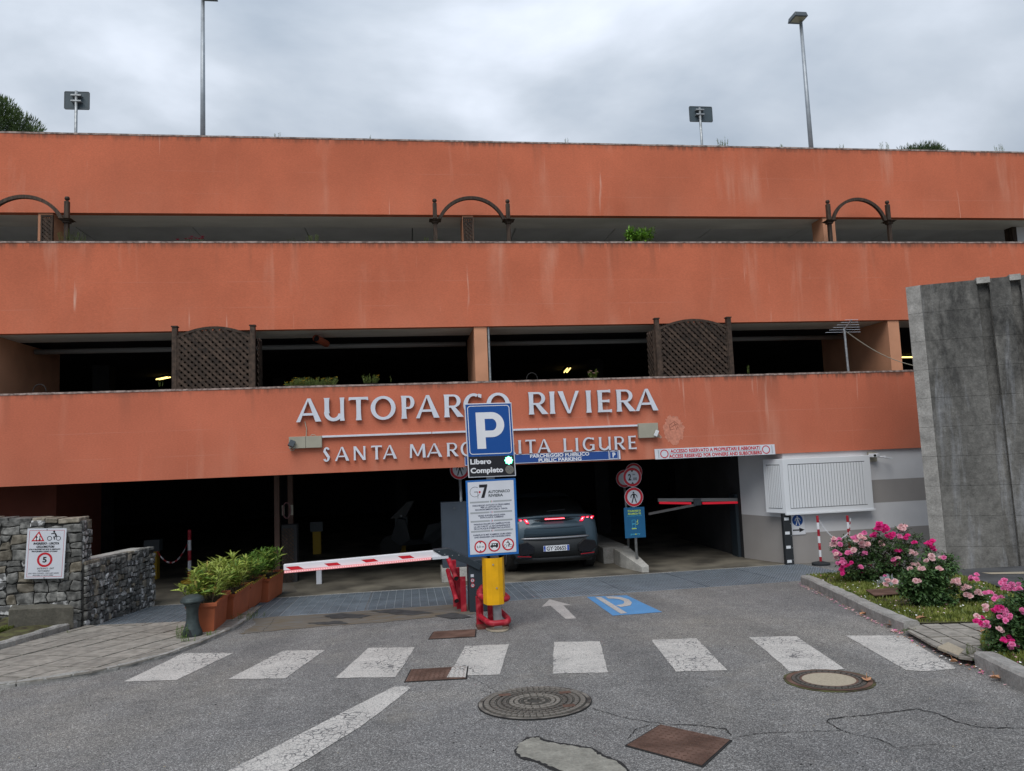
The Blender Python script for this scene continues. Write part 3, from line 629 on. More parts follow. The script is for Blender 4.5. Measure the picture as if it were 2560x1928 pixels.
mb = MB(); flat(mb, Fp, [(w * .08, h * .20), (w * .55, h * .20), (w * .55, h * .12), (w * .93, h * .235), (w * .55, h * .35), (w * .55, h * .27), (w * .08, h * .27)], .0075); mb.build('arrow', M['black'], T)
mb = MB(); rline(mb, Fp, .006, .006, w - .006, h - .006, .018, .003, .007); mb.build('edge_line', M['greyprint'], T)

# --- security camera
c = atY(2183, 1142, 13.9); T = thing('security_camera', c, 'white box security camera with small floodlight at the top right of the shuttered bay', 'camera')
mb = MB(); mb.bb((c.x - .08, 13.93, c.z - .10), (c.x + .10, 13.978, c.z + .09)); mb.build('junction_box', M['beige'], T, bevel=.004)
mb = MB(); mb.box((c.x - .02, 13.84, c.z + .03), (.085, .19, .075), Matrix.Rotation(R_(25), 3, 'Z')); mb.build('housing', M['shutter'], T, bevel=.006)
mb = MB(); q = V(c.x - .062, 13.75, c.z + .028); mb.tube([q, q + V(-.008, -.016, 0)], .026, 12); mb.build('lens', M['cargloss'], T)
mb = MB(); mb.tube([(c.x + .06, 13.93, c.z), (c.x + .12, 13.84, c.z - .01), (c.x + .19, 13.80, c.z + .0)], .012, 8); mb.box((c.x + .255, 13.80, c.z - .03), (.16, .08, .03), Matrix.Rotation(R_(12), 3, 'Y')); mb.build('flood_arm', M['shutter'], T)

# ================================================================== wall lettering
def stem(x, w, wf=1.32, y0=0, y1=1, sh=0):
    """flared upright; sh = horizontal shear of the top"""
    hw = w / 2; f = hw * wf; s = lambda y: sh * (y - y0)
    ys = [y0, y0 + .1 * (y1 - y0), y0 + .3 * (y1 - y0), y0 + .7 * (y1 - y0), y0 + .9 * (y1 - y0), y1]; ws = [f, hw * 1.1, hw, hw, hw * 1.1, f]
    return [(x + s(y) + k, y) for y, k in zip(ys, ws)] + [(x + s(y) - k, y) for y, k in reversed(list(zip(ys, ws)))]
def diag(x0, y0, x1, y1, w0, w1): return [(x0 - w0 / 2, y0), (x0 + w0 / 2, y0), (x1 + w1 / 2, y1), (x1 - w1 / 2, y1)]
def hbar(x0, x1, y, t, f=1.5): return [(x0, y - t / 2), (x0 + (x1 - x0) * .75, y - t / 2), (x1, y - t / 2 * f), (x1, y + t / 2 * f), (x0 + (x1 - x0) * .75, y + t / 2), (x0, y + t / 2)]
def arcq(cx, cy, rx, ry, tx, ty, a0, a1, n=14):
    out = []
    for k in range(n):
        b = []
        for a in (a0 + (a1 - a0) * k / n, a0 + (a1 - a0) * (k + 1) / n): b.append((math.cos(R_(a)), math.sin(R_(a))))
        out.append([(cx + rx * b[0][0], cy + ry * b[0][1]), (cx + rx * b[1][0], cy + ry * b[1][1]), (cx + (rx - tx) * b[1][0], cy + (ry - ty) * b[1][1]), (cx + (rx - tx) * b[0][0], cy + (ry - ty) * b[0][1])])
    return out
def glyph(ch, w, s=.17):
    """polygons of a flared roman capital of unit height and width w; curved runs are lists of quads"""
    h = s * .62
    if ch == 'A': return [diag(s * .45, 0, w * .50 - .01, 1, s * .85, s * .35), diag(w - s * .62, 0, w * .50 + .02, 1, s * 1.3, s * .75), [(w * .26, .27), (w * .76, .27), (w * .72, .37), (w * .30, .37)]]
    if ch == 'I': return [stem(w / 2, s)]
    if ch == 'T': return [stem(w / 2, s), [(0, .86), (.02, .86), (w * .14, .89), (w * .86, .89), (w - .02, .86), (w, .86), (w * .985, 1), (w * .015, 1)]]
    if ch == 'U': return [stem(s * .66, s, y0=.34, y1=1), stem(w - s * .6, s * .8, y0=.0, y1=1), arcq(w * .46, .36, w * .46 + s * .0 - .01, .37, s, s * .75, 180, 350)]
    if ch == 'O': return [arcq(w / 2, .5, w / 2, .52, s, h, 0, 360, 26)]
    if ch == 'C': return [arcq(w * .56, .5, w * .56, .52, s, h, 62, 300, 20), [(w * .80, .86), (w * .98, .80), (w * 1.0, .96), (w * .82, 1.0)], [(w * .80, .10), (w * .98, .16), (w * 1.0, .05), (w * .82, -.01)]]
    if ch == 'G': return [arcq(w * .54, .5, w * .54, .52, s, h, 58, 330, 20), [(w * .80, .86), (w * .98, .80), (w * .98, .97), (w * .80, .99)], stem(w - s * .52, s, 1.1, .06, .46), hbar(w * .62, w, .44, .08, 1)]
    if ch in 'PR':
        out = [stem(s * .66, s), [(s * .66, .91), (w * .55, .91), (w * .55, .995), (s * .66, .995)], [(s * .66, .42), (w * .55, .42), (w * .55, .505), (s * .66, .505)], arcq(w * .55, .7075, w * .42, .2875, s * .9, .085, -90, 90, 12)]
        if ch == 'R': out.append(diag(w - s * .25, 0, w * .50, .45, s * 1.5, s * 1.05))
        return out
    if ch == 'V': return [diag(s * .62, 1, w * .5 - .01, 0, s * 1.25, s * .6), diag(w - s * .42, 1, w * .5 + .01, 0, s * .8, s * .5)]
    if ch == 'E': return [stem(s * .66, s), hbar(s * .7, w * .95, .95, .10), hbar(s * .7, w * .86, .50, .10), hbar(s * .7, w, .05, .10)]
    if ch == 'L': return [stem(s * .66, s), hbar(s * .7, w, .05, .10, 1.8)]
    if ch == 'H': return [stem(s * .62, s), stem(w - s * .62, s), [(s * .6, .46), (w - s * .6, .46), (w - s * .6, .56), (s * .6, .56)]]
    if ch == 'N': return [stem(s * .5, s * .75), stem(w - s * .5, s * .75), diag(w - s * .62, 0, s * .55, 1, s * 1.1, s * 1.1)]
    if ch == 'M': return [diag(s * .4, 0, s * .62, 1, s * .9, s * .8), diag(w - s * .55, 0, w - s * .72, 1, s * 1.25, s), diag(w * .5, .12, s * .75, 1, s * .7, s * 1.15), diag(w * .5, .12, w - s * .78, 1, s * .7, s * .95)]
    if ch == 'S': return [arcq(w * .52, .735, w * .44, .285, s * .95, .11, 25, 200, 12), arcq(w * .46, .275, w * .46, .295, s * .95, .11, -155, 20, 12), diag(w * .76, .29, w * .24, .72, s * 1.35, s * 1.35)]
def channel_letter(ch, x0, x1, z0_, z1_, Yw, parent, s, depth):
    H = z1_ - z0_; w = (x1 - x0) / H; F = Frame((x0, Yw - depth, z0_), (1, 0, 0), (0, 0, 1)); mb = MB(); k = 0
    for q in glyph(ch, w, s):
        if isinstance(q[0], list):
            for a in q: mb.prism([F.p(u * H, v * H, 0) for u, v in a], F.n * (-depth + .02), 0)
        else:
            k += 1; mb.prism([F.p(u * H, v * H, .0012 * k) for u, v in q], F.n * (-depth + .02), 0)
    me = mb.mesh('letter', [M['alu'], M['alu_side']])
    o = link(me, 'letter_' + ch.lower(), parent)
    for p in me.polygons:
        if abs(p.normal.y) < .5: p.material_index = 1
    return o
LT = thing('wall_lettering', (1.4, YF - .05, 3.15), 'large silver capitals AUTOPARCO RIVIERA on the terracotta band', 'lettering')
L1 = 'AUTOPARCO RIVIERA'; xs1 = [(-2.05, -1.60), (-1.55, -1.17), (-1.10, -.74), (-.70, -.24), (-.14, .12), (.13, .57), (.66, .99), (1.03, 1.38), (1.47, 1.92), None, (2.28, 2.62), (2.69, 2.80), (2.86, 3.28), (3.41, 3.52), (3.64, 3.92), (4.02, 4.36), (4.40, 4.86)]
for ch, q in zip(L1, xs1):
    if q: channel_letter(ch, q[0], q[1], 3.150, 3.580, YF, LT, .19, .075)
LT2 = thing('wall_lettering', (1.4, YF - .05, 2.41), 'smaller silver capitals SANTA MARGHERITA LIGURE below the metal trunking', 'lettering')
L2 = 'SANTA MARGHERITA LIGURE'
xs2 = [(-1.58, -1.45), (-1.37, -1.11), (-1.03, -.81), (-.71, -.51), (-.50, -.24), None, (0.0, .29), (.31, .60), (.69, .89), (.95, 1.16), (1.26, 1.47), (1.56, 1.70), (1.78, 1.98), (2.05, 2.11), (2.19, 2.39), (2.42, 2.68), None, (2.93, 3.10), (3.16, 3.23), (3.31, 3.54), (3.63, 3.87), (3.94, 4.14), (4.22, 4.38)]
for ch, q in zip(L2, xs2):
    if q: channel_letter(ch, q[0], q[1], 2.412, 2.668, YF, LT2, .17, .06)
# trunking with boxes and floodlights
T = thing('light_trunking', (1.4, YF - .05, 2.85), 'long metal lighting trunk with beige end boxes between the two rows of wall letters', 'light fitting')
segs = [-1.6, .42, 1.9, 2.45, 4.43]
for a, b in zip(segs[:-1], segs[1:]):
    mb = MB(); mb.bb((a + .006, YF - .07, 2.850), (b - .006, YF - .004, 2.885)); mb.build('trunk_section', M['alu'], T, bevel=.003)
for x0, x1, z0_, z1_ in ((-2.18, -1.885, 2.672, 2.885), (-1.88, -1.595, 2.672, 2.885), (4.435, 4.83, 2.62, 2.905)):
    mb = MB(); mb.bb((x0, YF - .09, z0_), (x1, YF - .003, z1_)); mb.build('end_box', M['beige'], T, bevel=.004)
mb = MB(); mb.box((-2.12, YF - .15, 2.76), (.10, .05, .12), Matrix.Rotation(R_(25), 3, 'Y') @ Matrix.Rotation(R_(-25), 3, 'X')); mb.build('floodlight', M['anthracite'], T, bevel=.004)
mb = MB(); mb.box((4.77, YF - .14, 2.70), (.06, .05, .12), Matrix.Rotation(R_(25), 3, 'Y')); mb.build('floodlight', M['shutter'], T, bevel=.004)
mb = MB(); mb.tube([(-1.88, YF - .03, 2.88), (-1.87, YF - .03, 3.02), (-1.90, YF - .02, 3.16)], .008, 6); mb.tube([(-1.8, YF - .05, 2.885), (-1.77, YF - .06, 2.915), (-1.72, YF - .06, 2.905), (-1.70, YF - .05, 2.88)], .007, 6)
mb.tube([(-2.14, YF - .1, 2.69), (-2.15, YF - .1, 2.64), (-2.10, YF - .07, 2.64), (-2.08, YF - .04, 2.68)], .007, 6); mb.tube([(4.80, YF - .12, 2.66), (4.86, YF - .1, 2.60), (4.90, YF - .05, 2.62), (4.86, YF - .02, 2.68)], .007, 6); mb.build('cable', M['beige'], T)
# bare patch on the render
Fw = Frame((0, YF, 0), (1, 0, 0), (0, 0, 1)); c = atY(1684, 1075, YF); pts = []
for k in range(60):
    a = math.tau * k / 60; r = 1 + random.uniform(-.13, .13); pts.append((c.x + .215 * r * math.cos(a), c.z + .275 * r * math.sin(a)))
mb = MB(); flat(mb, Fw, pts, .003); pt = mb.build('bare_patch', M['patch'], B)
mb = MB()
for q in ([(-.08, .05), (.03, .12), (.1, .05)], [(-.06, 0), (.06, .06), (.09, -.02)], [(-.09, .06), (-.07, -.05), (.02, -.03)], [(.02, .1), (.05, 0), (.07, -.06)]):
    for a, b in zip(q[:-1], q[1:]):
        a = V(c.x + a[0], YF - .004, c.z + a[1] + .05); b = V(c.x + b[0], YF - .004, c.z + b[1] + .05); d = (b - a).normalized().cross(V(0, 1, 0)) * .004; mb.poly([a - d, b - d, b + d, a + d])
mb.build('patch_crack', mat('patch_crack_dark', (.22, .07, .045), .95), pt)

# --- banners over the entrances
Fb = Frame((1.02, YF - .03, 2.222), (1, 0, 0), (0, .08, 1)); bw = 4.053 - 1.02; bh = .178
T = board('parking_banner', Fb, bw, bh, M['blue2'], 'blue PARCHEGGIO PUBBLICO PUBLIC PARKING banner over the entrance lane', 'sign', .02)
mb = MB(); rline(mb, Fb, .004, .004, bw - .004, bh - .004, .003, .007, .0215); flat(mb, Fb, [(bw - .235, .008), (bw - .225, .008), (bw - .225, bh - .008), (bw - .235, bh - .008)], .0216); mb.build('white_border', M['white'], T)
text('PARCHEGGIO PUBBLICO', Fb, bw - 1.20, .102, .062, M['white'], T, 1.16, .03, d=.0225); text('PUBLIC PARKING', Fb, bw - 1.20, .014, .062, M['white'], T, .84, .03, d=.0225)
mb = MB(); flat(mb, Fb, [(bw - 1.60, .085), (bw - .76, .085), (bw - .76, .089), (bw - 1.60, .089)], .0225); mb.build('rule', M['white'], T)
mb = MB(); rline(mb, Fb, bw - .215, .018, bw - .05, bh - .018, .012, .006, .022); mb.build('p_frame', M['white'], T); text('P', Fb, bw - .132, .045, .09, M['white'], T, .06, .03, d=.0225, name='letter_p')
mb = MB(); flat(mb, Fb, [(bw - .035, .012), (bw - .012, .012), (bw - .012, bh - .012), (bw - .035, bh - .012)], .0218); mb.build('end_strip', M['white_d'], T)
Fa = Frame((4.752, YF - .03, 2.192), (1, 0, 0), (0, .08, 1)); bw = 2.50; bh = .2
T = board('reserved_banner', Fa, bw, bh, M['white_d'], 'white ACCESSO RISERVATO banner with red lettering, left of the gatehouse', 'sign', .02)
text('ACCESSO RISERVATO A PROPRIETARI E ABBONATI', Fa, 1.25, .115, .064, M['red'], T, 1.86, .032, d=.0225); text('ACCESS RESERVED FOR OWNERS AND SUBSCRIBERS', Fa, 1.25, .016, .064, M['red'], T, 1.93, .032, d=.0225)
for cx in (.19, 2.31):
    mb = MB(); ring(mb, Fa, cx, .1, .066, .084, .022); mb.build('red_ring', M['red'], T)
mb = MB()
for u in (.065, .285, 2.20, 2.43): flat(mb, Fa, [(u, .02), (u + .008, .02), (u + .008, .18), (u, .18)], .0221)
flat(mb, Fa, [(.31, .094), (2.18, .094), (2.18, .102), (.31, .102)], .0221); mb.build('grey_rules', M['greyprint'], T)
for u in (.085, 2.45): text('G7 AUTOPARCO', Frame(Fa.p(u, .02, 0), Fa.z, -Fa.x), .08, .0, .014, M['greyprint'], T, .15, d=.022)

# ================================================================== rubble walls
def hashj(x, y, s):
    a = math.sin(x * 127.1 + y * 311.7 + s * 74.7) * 43758.5453; b = math.sin(x * 269.5 + y * 183.3 + s * 12.9) * 43758.5453
    return (a - math.floor(a) - .5, b - math.floor(b) - .5)
def cells(u0, v0, u1, v1, aw, ah, out):
    w, h = u1 - u0, v1 - v0
    if (w < aw * 1.7 and h < ah * 1.7) or (w * h < aw * ah * 1.5 and random.random() < .5 and w < aw * 2.6 and h < ah * 2.4): out.append((u0, v0, u1, v1)); return
    t = random.uniform(.34, .66)
    if w / aw > h / ah: c = u0 + w * t; cells(u0, v0, c, v1, aw, ah, out); cells(c, v0, u1, v1, aw, ah, out)
    else: c = v0 + h * t; cells(u0, v0, u1, c, aw, ah, out); cells(u0, c, u1, v1, aw, ah, out)
def rubble(F, w, h, aw, ah, parent, topf=None, wchance=.1, gap=.005, dmax=.028, white=None):
    out = []; cells(0, 0, w, h, aw, ah, out); n = 0
    for (a, b, c, d) in out:
        pts = []
        for (x0, y0), (x1, y1) in (((a, b), (c, b)), ((c, b), (c, d)), ((c, d), (a, d)), ((a, d), (a, b))):
            for t in (0, .5):
                x = x0 + (x1 - x0) * t; y = y0 + (y1 - y0) * t; j = hashj(round(x, 4), round(y, 4), 1)
                amp = .052 if t == 0 else .03
                ex = 0 if x in (0, w) else 1; ey = 0 if y in (0, h) else 1
                pts.append((x + j[0] * amp * ex * min(1, aw / .12), y + j[1] * amp * .8 * ey))
        cx = sum(p[0] for p in pts) / 8; cy = sum(p[1] for p in pts) / 8
        if topf and cy > topf(cx) - ah * .3: continue
        q = []
        for k, (x, y) in enumerate(pts):
            l = math.hypot(cx - x, cy - y) + 1e-6; r = (gap + (.010 if k % 2 == 0 else 0)) / l; q.append((x + (cx - x) * r, y + (cy - y) * r))
            if topf: q[-1] = (q[-1][0], min(q[-1][1], topf(q[-1][0])))
        D = random.uniform(.012, dmax); mb = MB(); vs = [F.p(x, y, -.03) for x, y in q] + [F.p(x, y, D * .55) for x, y in q]
        vs += [F.p(x + (cx - x) * .2, y + (cy - y) * .2, D * random.uniform(.8, 1.1)) for x, y in q] + [F.p(cx, cy, D * random.uniform(.85, 1.15))]
        fs = []
        for k in range(8):
            m = (k + 1) % 8; fs += [(k, m, 8 + m, 8 + k), (8 + k, 8 + m, 16 + m, 16 + k), (16 + k, 16 + m, 24)]
        mb.add(vs, fs); r = random.random()
        pw = white(cx / w, cy / h) if white else wchance
        o = mb.build('stone', M['stonewhite'] if r < pw else (M['stonetan'] if r > .9 else M['stone']), parent); n += 1
    return n
xc = -4.87; SA = thing('rubble_wall', (-6.2, 12.0, .1), 'taller dry grey rubble stone wall at the left edge carrying the motorbike sign', 'wall', None)
topA = lambda u: 1.66 + (3.9 - u) * .085 * .33 + .0
mb = MB(); th = .32
mb.prism([V(xc - 3.9, 11.89, -.1), V(xc - .02, 11.89, -.1), V(xc - .02, 11.89, 1.67), V(xc - 3.9, 11.89, 1.86)], V(0, th, 0)); mb.build('mortar_core', M['mortar'], SA)
FA = Frame((xc - 1.75, 11.88, .02), (1, 0, 0), (0, 0, 1)); rubble(FA, 1.75, 1.72, .17, .10, SA, lambda u: 1.665 + (1.75 - u) * .05, .12)
FA2 = Frame((xc - 3.9, 11.88, .02), (1, 0, 0), (0, 0, 1)); rubble(FA2, 2.15, 1.85, .3, .17, SA, lambda u: 1.75 + (2.15 - u) * .05, .1)
FAe = Frame((xc - .01, 11.9, 1.0), (0, 1, 0), (0, 0, 1)); rubble(FAe, .30, .70, .13, .10, SA, lambda u: .68, .7)
k = 0; u = 0
while u < 3.85:   # cap stones
    L = random.uniform(.16, .34); mb = MB(); zt = 1.68 + (3.9 - u) * .05 * .95; L = min(L, 3.9 - u)
    mb.box((xc - 3.9 + u + L / 2, 12.04, 1.68 + (3.9 - u - L / 2) * .05 + random.uniform(0, .012)), (L - .012, th + .03, .07), Matrix.Rotation(R_(random.uniform(-2, 4)), 3, 'Y')); mb.build('cap_stone', M['stonetan'] if random.random() < .5 else M['stone'], SA, bevel=.012); u += L
SB = thing('rubble_wall', (-4.7, 13.0, .05), 'lower rubble wall with small pale splashed stones flanking the ramp into the garage', 'wall', None)
pa = V(-4.84, 11.9, 0); pb = V(-4.56, 14.05, 0); dv = (pb - pa); LB = dv.length; FB = Frame(pa + V(0, 0, -.05), dv, (0, 0, 1))
nrm = FB.n
mb = MB(); mb.prism([pa - nrm * .015 + V(0, 0, -.1), pb - nrm * .015 + V(0, 0, -.1), pb - nrm * .015 + V(0, 0, .985), pa - nrm * .015 + V(0, 0, 1.035)], -nrm * .42); mb.build('mortar_core', M['mortar'], SB)
rubble(FB, LB, 1.08, .095, .085, SB, lambda u: 1.085 - u * .022, white=lambda a, b: .25 + .45 * max(0, a - .7) * 3, dmax=.04)
mb = MB(); mb.prism([pa - nrm * .03 + V(0, 0, 1.036), pb - nrm * .03 + V(0, 0, .986), pb - nrm * .43 + V(0, 0, .986), pa - nrm * .43 + V(0, 0, 1.036)], V(0, 0, .03)); mb.build('coping_slab', M['plinth'], SB, bevel=.008)
u = 0
while u < LB - .05:
    L = min(random.uniform(.10, .24), LB - u); mb = MB(); mb.box(FB.p(u + L / 2, 1.10 - (u + L / 2) * .022, -.05), (L - .01, .13, .05), Matrix((FB.x, -FB.n, FB.z)).transposed()); mb.build('cap_stone', M['stonetan'] if random.random() < .4 else M['stone'], SB, bevel=.01); u += L

# motorbike sign on the wall
a = atY(61, 1447.4, 11.80); Fs = Frame(a, (1, 0, -.045), (.045, 0, 1)); w = .625; h = .80
w = (atY(159.4, 1445, 11.8) - a).length; h = (atY(71.3, 1321.6, 11.8) - a).length
T = board('motorbike_sign', Fs, w, h, M['white_d'], 'white INGRESSO USCITA CICLOMOTORI plate with speed limit 5, fixed to the rubble wall', 'sign')
X = lambda px: (px - 10) / 1025 * w
cxs = w * .47
mb = MB(); rline(mb, Fs, w * .055, h * .035, w * .95, h * .965, .002, .004, .0075); mb.build('red_border', M['red'], T)
mb = MB(); tri = [(w * .115, h * .745), (w * .45, h * .745), (w * .30, h * .95)]; flat(mb, Fs, tri, .0075); mb.build('warning_triangle', M['red'], T)
mb = MB(); cx = sum(q[0] for q in tri) / 3; cy = sum(q[1] for q in tri) / 3; flat(mb, Fs, [(cx + (x - cx) * .66, cy + (y - cy) * .66) for x, y in tri], .0085); mb.build('triangle_field', M['white'], T)
mb = MB()
for s_, ax in ((1, -.022), (-1, .022)):
    u = cx + ax; v = cy - .008; e = s_
    flat(mb, Fs, [(u - .006, v - e * .035), (u + .006, v - e * .035), (u + .006, v + e * .012), (u - .006, v + e * .012)][::e], .0092); flat(mb, Fs, [(u - .016, v + e * .010), (u + .016, v + e * .010), (u, v + e * .042)][::e], .0094)
mb.build('arrows', M['black'], T)
mb = MB(); rider(mb, Fs, w * .69, h * .845, .145, .0078); mb.build('rider_pictogram', M['black'], T)
ring_ = MB(); ring(ring_, Fs, cxs + .01, h * .375, h * .105, h * .145, .0078, n=32); ring_.build('speed_ring', M['red'], T)
text('5', Fs, cxs + .01, h * .325, h * .105, M['black'], T, .055, .03, d=.008, name='speed_numeral')
text('INGRESSO - USCITA', Fs, w * .50, h * .680, h * .040, M['black'], T, w * .66, .045, d=.008, slant=.2); text('CICLOMOTORI', Fs, w * .48, h * .615, h * .040, M['black'], T, w * .46, .045, d=.008, slant=.2)
text('SOLO PROPRIETARI BOX E ABBONATI', Fs, w * .47, h * .572, h * .024, M['black'], T, w * .80, .04, d=.008, slant=.2); text("PROCEDERE A PASSO D'UOMO", Fs, w * .47, h * .530, h * .024, M['black'], T, w * .66, .04, d=.008, slant=.2)
text('ENTRANCE - EXIT', Fs, w * .52, h * .185, h * .034, M['black'], T, w * .43, 0, d=.008, slant=.2); text('MOTORBIKE', Fs, w * .48, h * .135, h * .034, M['black'], T, w * .30, 0, d=.008, slant=.2)
text('ONLY BOX OWNERS - AND SUBSCRIBERS', Fs, w * .48, h * .095, h * .024, M['black'], T, w * .78, 0, d=.008, slant=.2); text('PROCEED AT SLOW SPEED', Fs, w * .47, h * .055, h * .024, M['black'], T, w * .52, 0, d=.008, slant=.2)
for u, v, nm in ((.5, .975, 'screw'), (.5, .02, 'screw')):
    mb = MB(); mb.prism(fpoly(Fs, disc_pts(w * u, h * v, .009, 10), .006), Fs.n * .005); mb.build(nm, M['galv'], T)

# ================================================================== pavements, kerbs, lawn
def clip(poly, tile):
    """clip outline by a convex tile, both in the XY plane"""
    out = poly
    for i in range(len(tile)):
        a, b = tile[i], tile[(i + 1) % len(tile)]; ins = lambda p: (b[0] - a[0]) * (p[1] - a[1]) - (b[1] - a[1]) * (p[0] - a[0]) >= 0
        src = out; out = []
        for k in range(len(src)):
            p, q = src[k], src[(k + 1) % len(src)]
            if ins(p): out.append(p)
            if ins(p) != ins(q):
                d1 = (b[0] - a[0]) * (p[1] - a[1]) - (b[1] - a[1]) * (p[0] - a[0]); d2 = (b[0] - a[0]) * (q[1] - a[1]) - (b[1] - a[1]) * (q[0] - a[0]); t = d1 / (d1 - d2)
                out.append((p[0] + (q[0] - p[0]) * t, p[1] + (q[1] - p[1]) * t))
        if not out: return []
    return out
def area(p): return abs(sum(p[i][0] * p[(i + 1) % len(p)][1] - p[(i + 1) % len(p)][0] * p[i][1] for i in range(len(p)))) / 2
def paving(name, outline_px, lift, tw, th_, ang, parent_label=None, matl='tile'):
    P = [g(x, y) for x, y in outline_px]; pl = [(p.x, p.y) for p in P]
    mb = MB(); mb.poly([V(p.x, p.y, zr(p.y) + lift - .014) for p in P]); base = mb.build(name, M['joint'], kind='structure')
    c, s = math.cos(ang), math.sin(ang); rot = lambda u, v: (u * c - v * s, u * s + v * c)
    us = [x * c + y * s for x, y in pl]; vs = [-x * s + y * c for x, y in pl]; n = 0
    i = math.floor(min(us) / tw)
    while i * tw < max(us):
        j = math.floor(min(vs) / th_)
        while j * th_ < max(vs):
            o = (j % 2) * .0; e = .011
            t = [rot(i * tw + o + e, j * th_ + e), rot((i + 1) * tw + o - e, j * th_ + e), rot((i + 1) * tw + o - e, (j + 1) * th_ - e), rot(i * tw + o + e, (j + 1) * th_ - e)]
            q = clip(pl, t)
            if len(q) > 2 and area(q) > .004 and n < 299:
                z = lift + random.uniform(-.003, .004); tilt = random.uniform(-.01, .01)
                mb = MB(); mb.prism([V(x, y, zr(y) + z + tilt * (x - q[0][0])) for x, y in q], V(0, 0, -.02)); mb.build('paving_slab', M[matl], base); n += 1
            j += 1
        i += 1
    return base
a = g(0, 1660); b = g(400, 1560); ang = math.atan2((b - a).y, (b - a).x)
def kerb(pts_px, lift, w, name, label, side=1, inner=False, L=1.0, h0=-.05, cat='kerb'):
    """kerb stones along a line on the road; side=+1 puts them to the left of the walking direction"""
    P = [g(x, y) for x, y in pts_px]; dense = []
    for i in range(len(P) - 1):
        n = max(1, int((P[i + 1] - P[i]).length / .12))
        for k in range(n): dense.append(P[i].lerp(P[i + 1], k / n))
    dense.append(P[-1])
    for _ in range(2): dense = [dense[0]] + [(dense[i - 1] + dense[i] * 2 + dense[i + 1]) / 4 for i in range(1, len(dense) - 1)] + [dense[-1]]
    T = thing(name, P[0], label, cat); nrm = []
    for i in range(len(dense)):
        t = (dense[min(i + 1, len(dense) - 1)] - dense[max(i - 1, 0)]); nrm.append(Vector((-t.y, t.x, 0)).normalized() * side)
    i = 0; acc = 0; st = 0
    while st < len(dense) - 1:
        e = st + 1; l = (dense[e] - dense[st]).length
        while e < len(dense) - 1 and l < L: l += (dense[e + 1] - dense[e]).length; e += 1
        if len(dense) - 1 - e < 3: e = len(dense) - 1
        mb = MB(); vs = []; m = e - st + 1
        for k in range(st, e + 1):
            p = dense[k].copy()
            if k in (st, e): p += (dense[min(k + 1, len(dense) - 1)] - dense[max(k - 1, 0)]).normalized() * (.006 if k == st else -.006)
            n_ = nrm[k]; z = zr(p.y); r = .022; j = random.uniform(-.009, .007)
            for off, zz_ in ((0, h0), (j, lift - r), (r + j, lift + j), (w - r, lift + j), (w, lift - r), (w, h0)): vs.append(V(p.x + n_.x * off, p.y + n_.y * off, z + zz_))
        fs = []
        for k in range(m - 1):
            for q in range(5): fs.append((k * 6 + q, k * 6 + q + 1, (k + 1) * 6 + q + 1, (k + 1) * 6 + q))
        fs += [tuple(range(6)), tuple((m - 1) * 6 + q for q in reversed(range(6)))]
        mb.add(vs, fs); mb.build('kerb_stone', M['conc'], T); st = e
    return T
# left pavement
outer = [(-260, 1760), (-100, 1738), (0, 1722), (120, 1706), (230, 1690), (330, 1668), (420, 1643), (500, 1614), (560, 1588), (602, 1566), (625, 1548)]
innerL = [(-260, 1690), (0, 1634), (90, 1607), (205, 1570)]
paving('left_pavement', outer + [(655, 1520), (470, 1561), (262, 1570), (212, 1572), (205, 1575)] + innerL[::-1][1:], .045, .46, .40, ang)
kerb(outer, .052, .075, 'pavement_kerb', 'thin curved concrete kerb edging the left pavement against the asphalt', side=1, L=.9)
kerb(innerL, .13, .13, 'lawn_kerb', 'rounded concrete kerb between left pavement and the grass strip', side=1, L=.9)
mb = MB(); KB = [(-260, 1680), (0, 1626), (90, 1600), (205, 1564)]; kz = (atY(60, 1540, 11.87).z - zr(11.87) - .09) / (11.87 - 10.6)
def bank(x, y): return zr(y) + .09 + max(0, y - 10.6) * kz * min(1, max(0, (-4.95 - x) * 2.2))
bv = []; bf = []
for i in range(13):
    for j in range(9):
        k_ = i / 12 * 3; a = KB[min(int(k_), 2)]; b = KB[min(int(k_), 2) + 1]; f_ = k_ - min(int(k_), 2); p = g(a[0] + (b[0] - a[0]) * f_, a[1] + (b[1] - a[1]) * f_); x = p.x; y = p.y + (11.9 - p.y) * j / 8; bv.append(V(x, y, bank(x, y)))
        if i < 12 and j < 8: bf.append((i * 9 + j, (i + 1) * 9 + j, (i + 1) * 9 + j + 1, i * 9 + j + 1))
mb.add(bv, bf); mb.build('left_lawn', M['earth'], kind='structure')
# low concrete block by the wall
Cq = [g(25, 1572), g(110, 1574), g(182, 1556), g(110, 1547)]; base = g(20, 1570)
T = thing('concrete_slab', g(100, 1565), 'low mossy concrete block lying against the foot of the left rubble wall', 'concrete block')
q = [V(-6.15, 11.35, .05), V(-5.25, 11.15, .05), V(-4.98, 11.70, .05), V(-5.9, 11.83, .05)]
q = [g(22, 1568), g(135, 1572), g(183, 1552), g(150, 1532), g(60, 1530)]

def on_bank(px, py):
    best = None
    for k in range(120):
        p = atY(px, py, 10.4 + k * .0125); e = abs(p.z - bank(p.x, p.y)); best = (e, p) if best is None or e < best[0] else best
    return best[1]
A_ = on_bank(20, 1572); B_ = on_bank(184, 1563); d_ = (B_ - A_); d_.z = 0; n_ = V(-d_.y, d_.x, 0).normalized() * .42; b0 = V(0, 0, -.05)
mb = MB(); mb.prism([A_ + b0, B_ + b0, B_ + n_ + b0, A_ + n_ + V(.12, 0, -.05)], V(0, 0, .31)); mb.build('block', m_concrete('mossy_block_concrete', (.14, .13, .105), sc=6), T, bevel=.012)
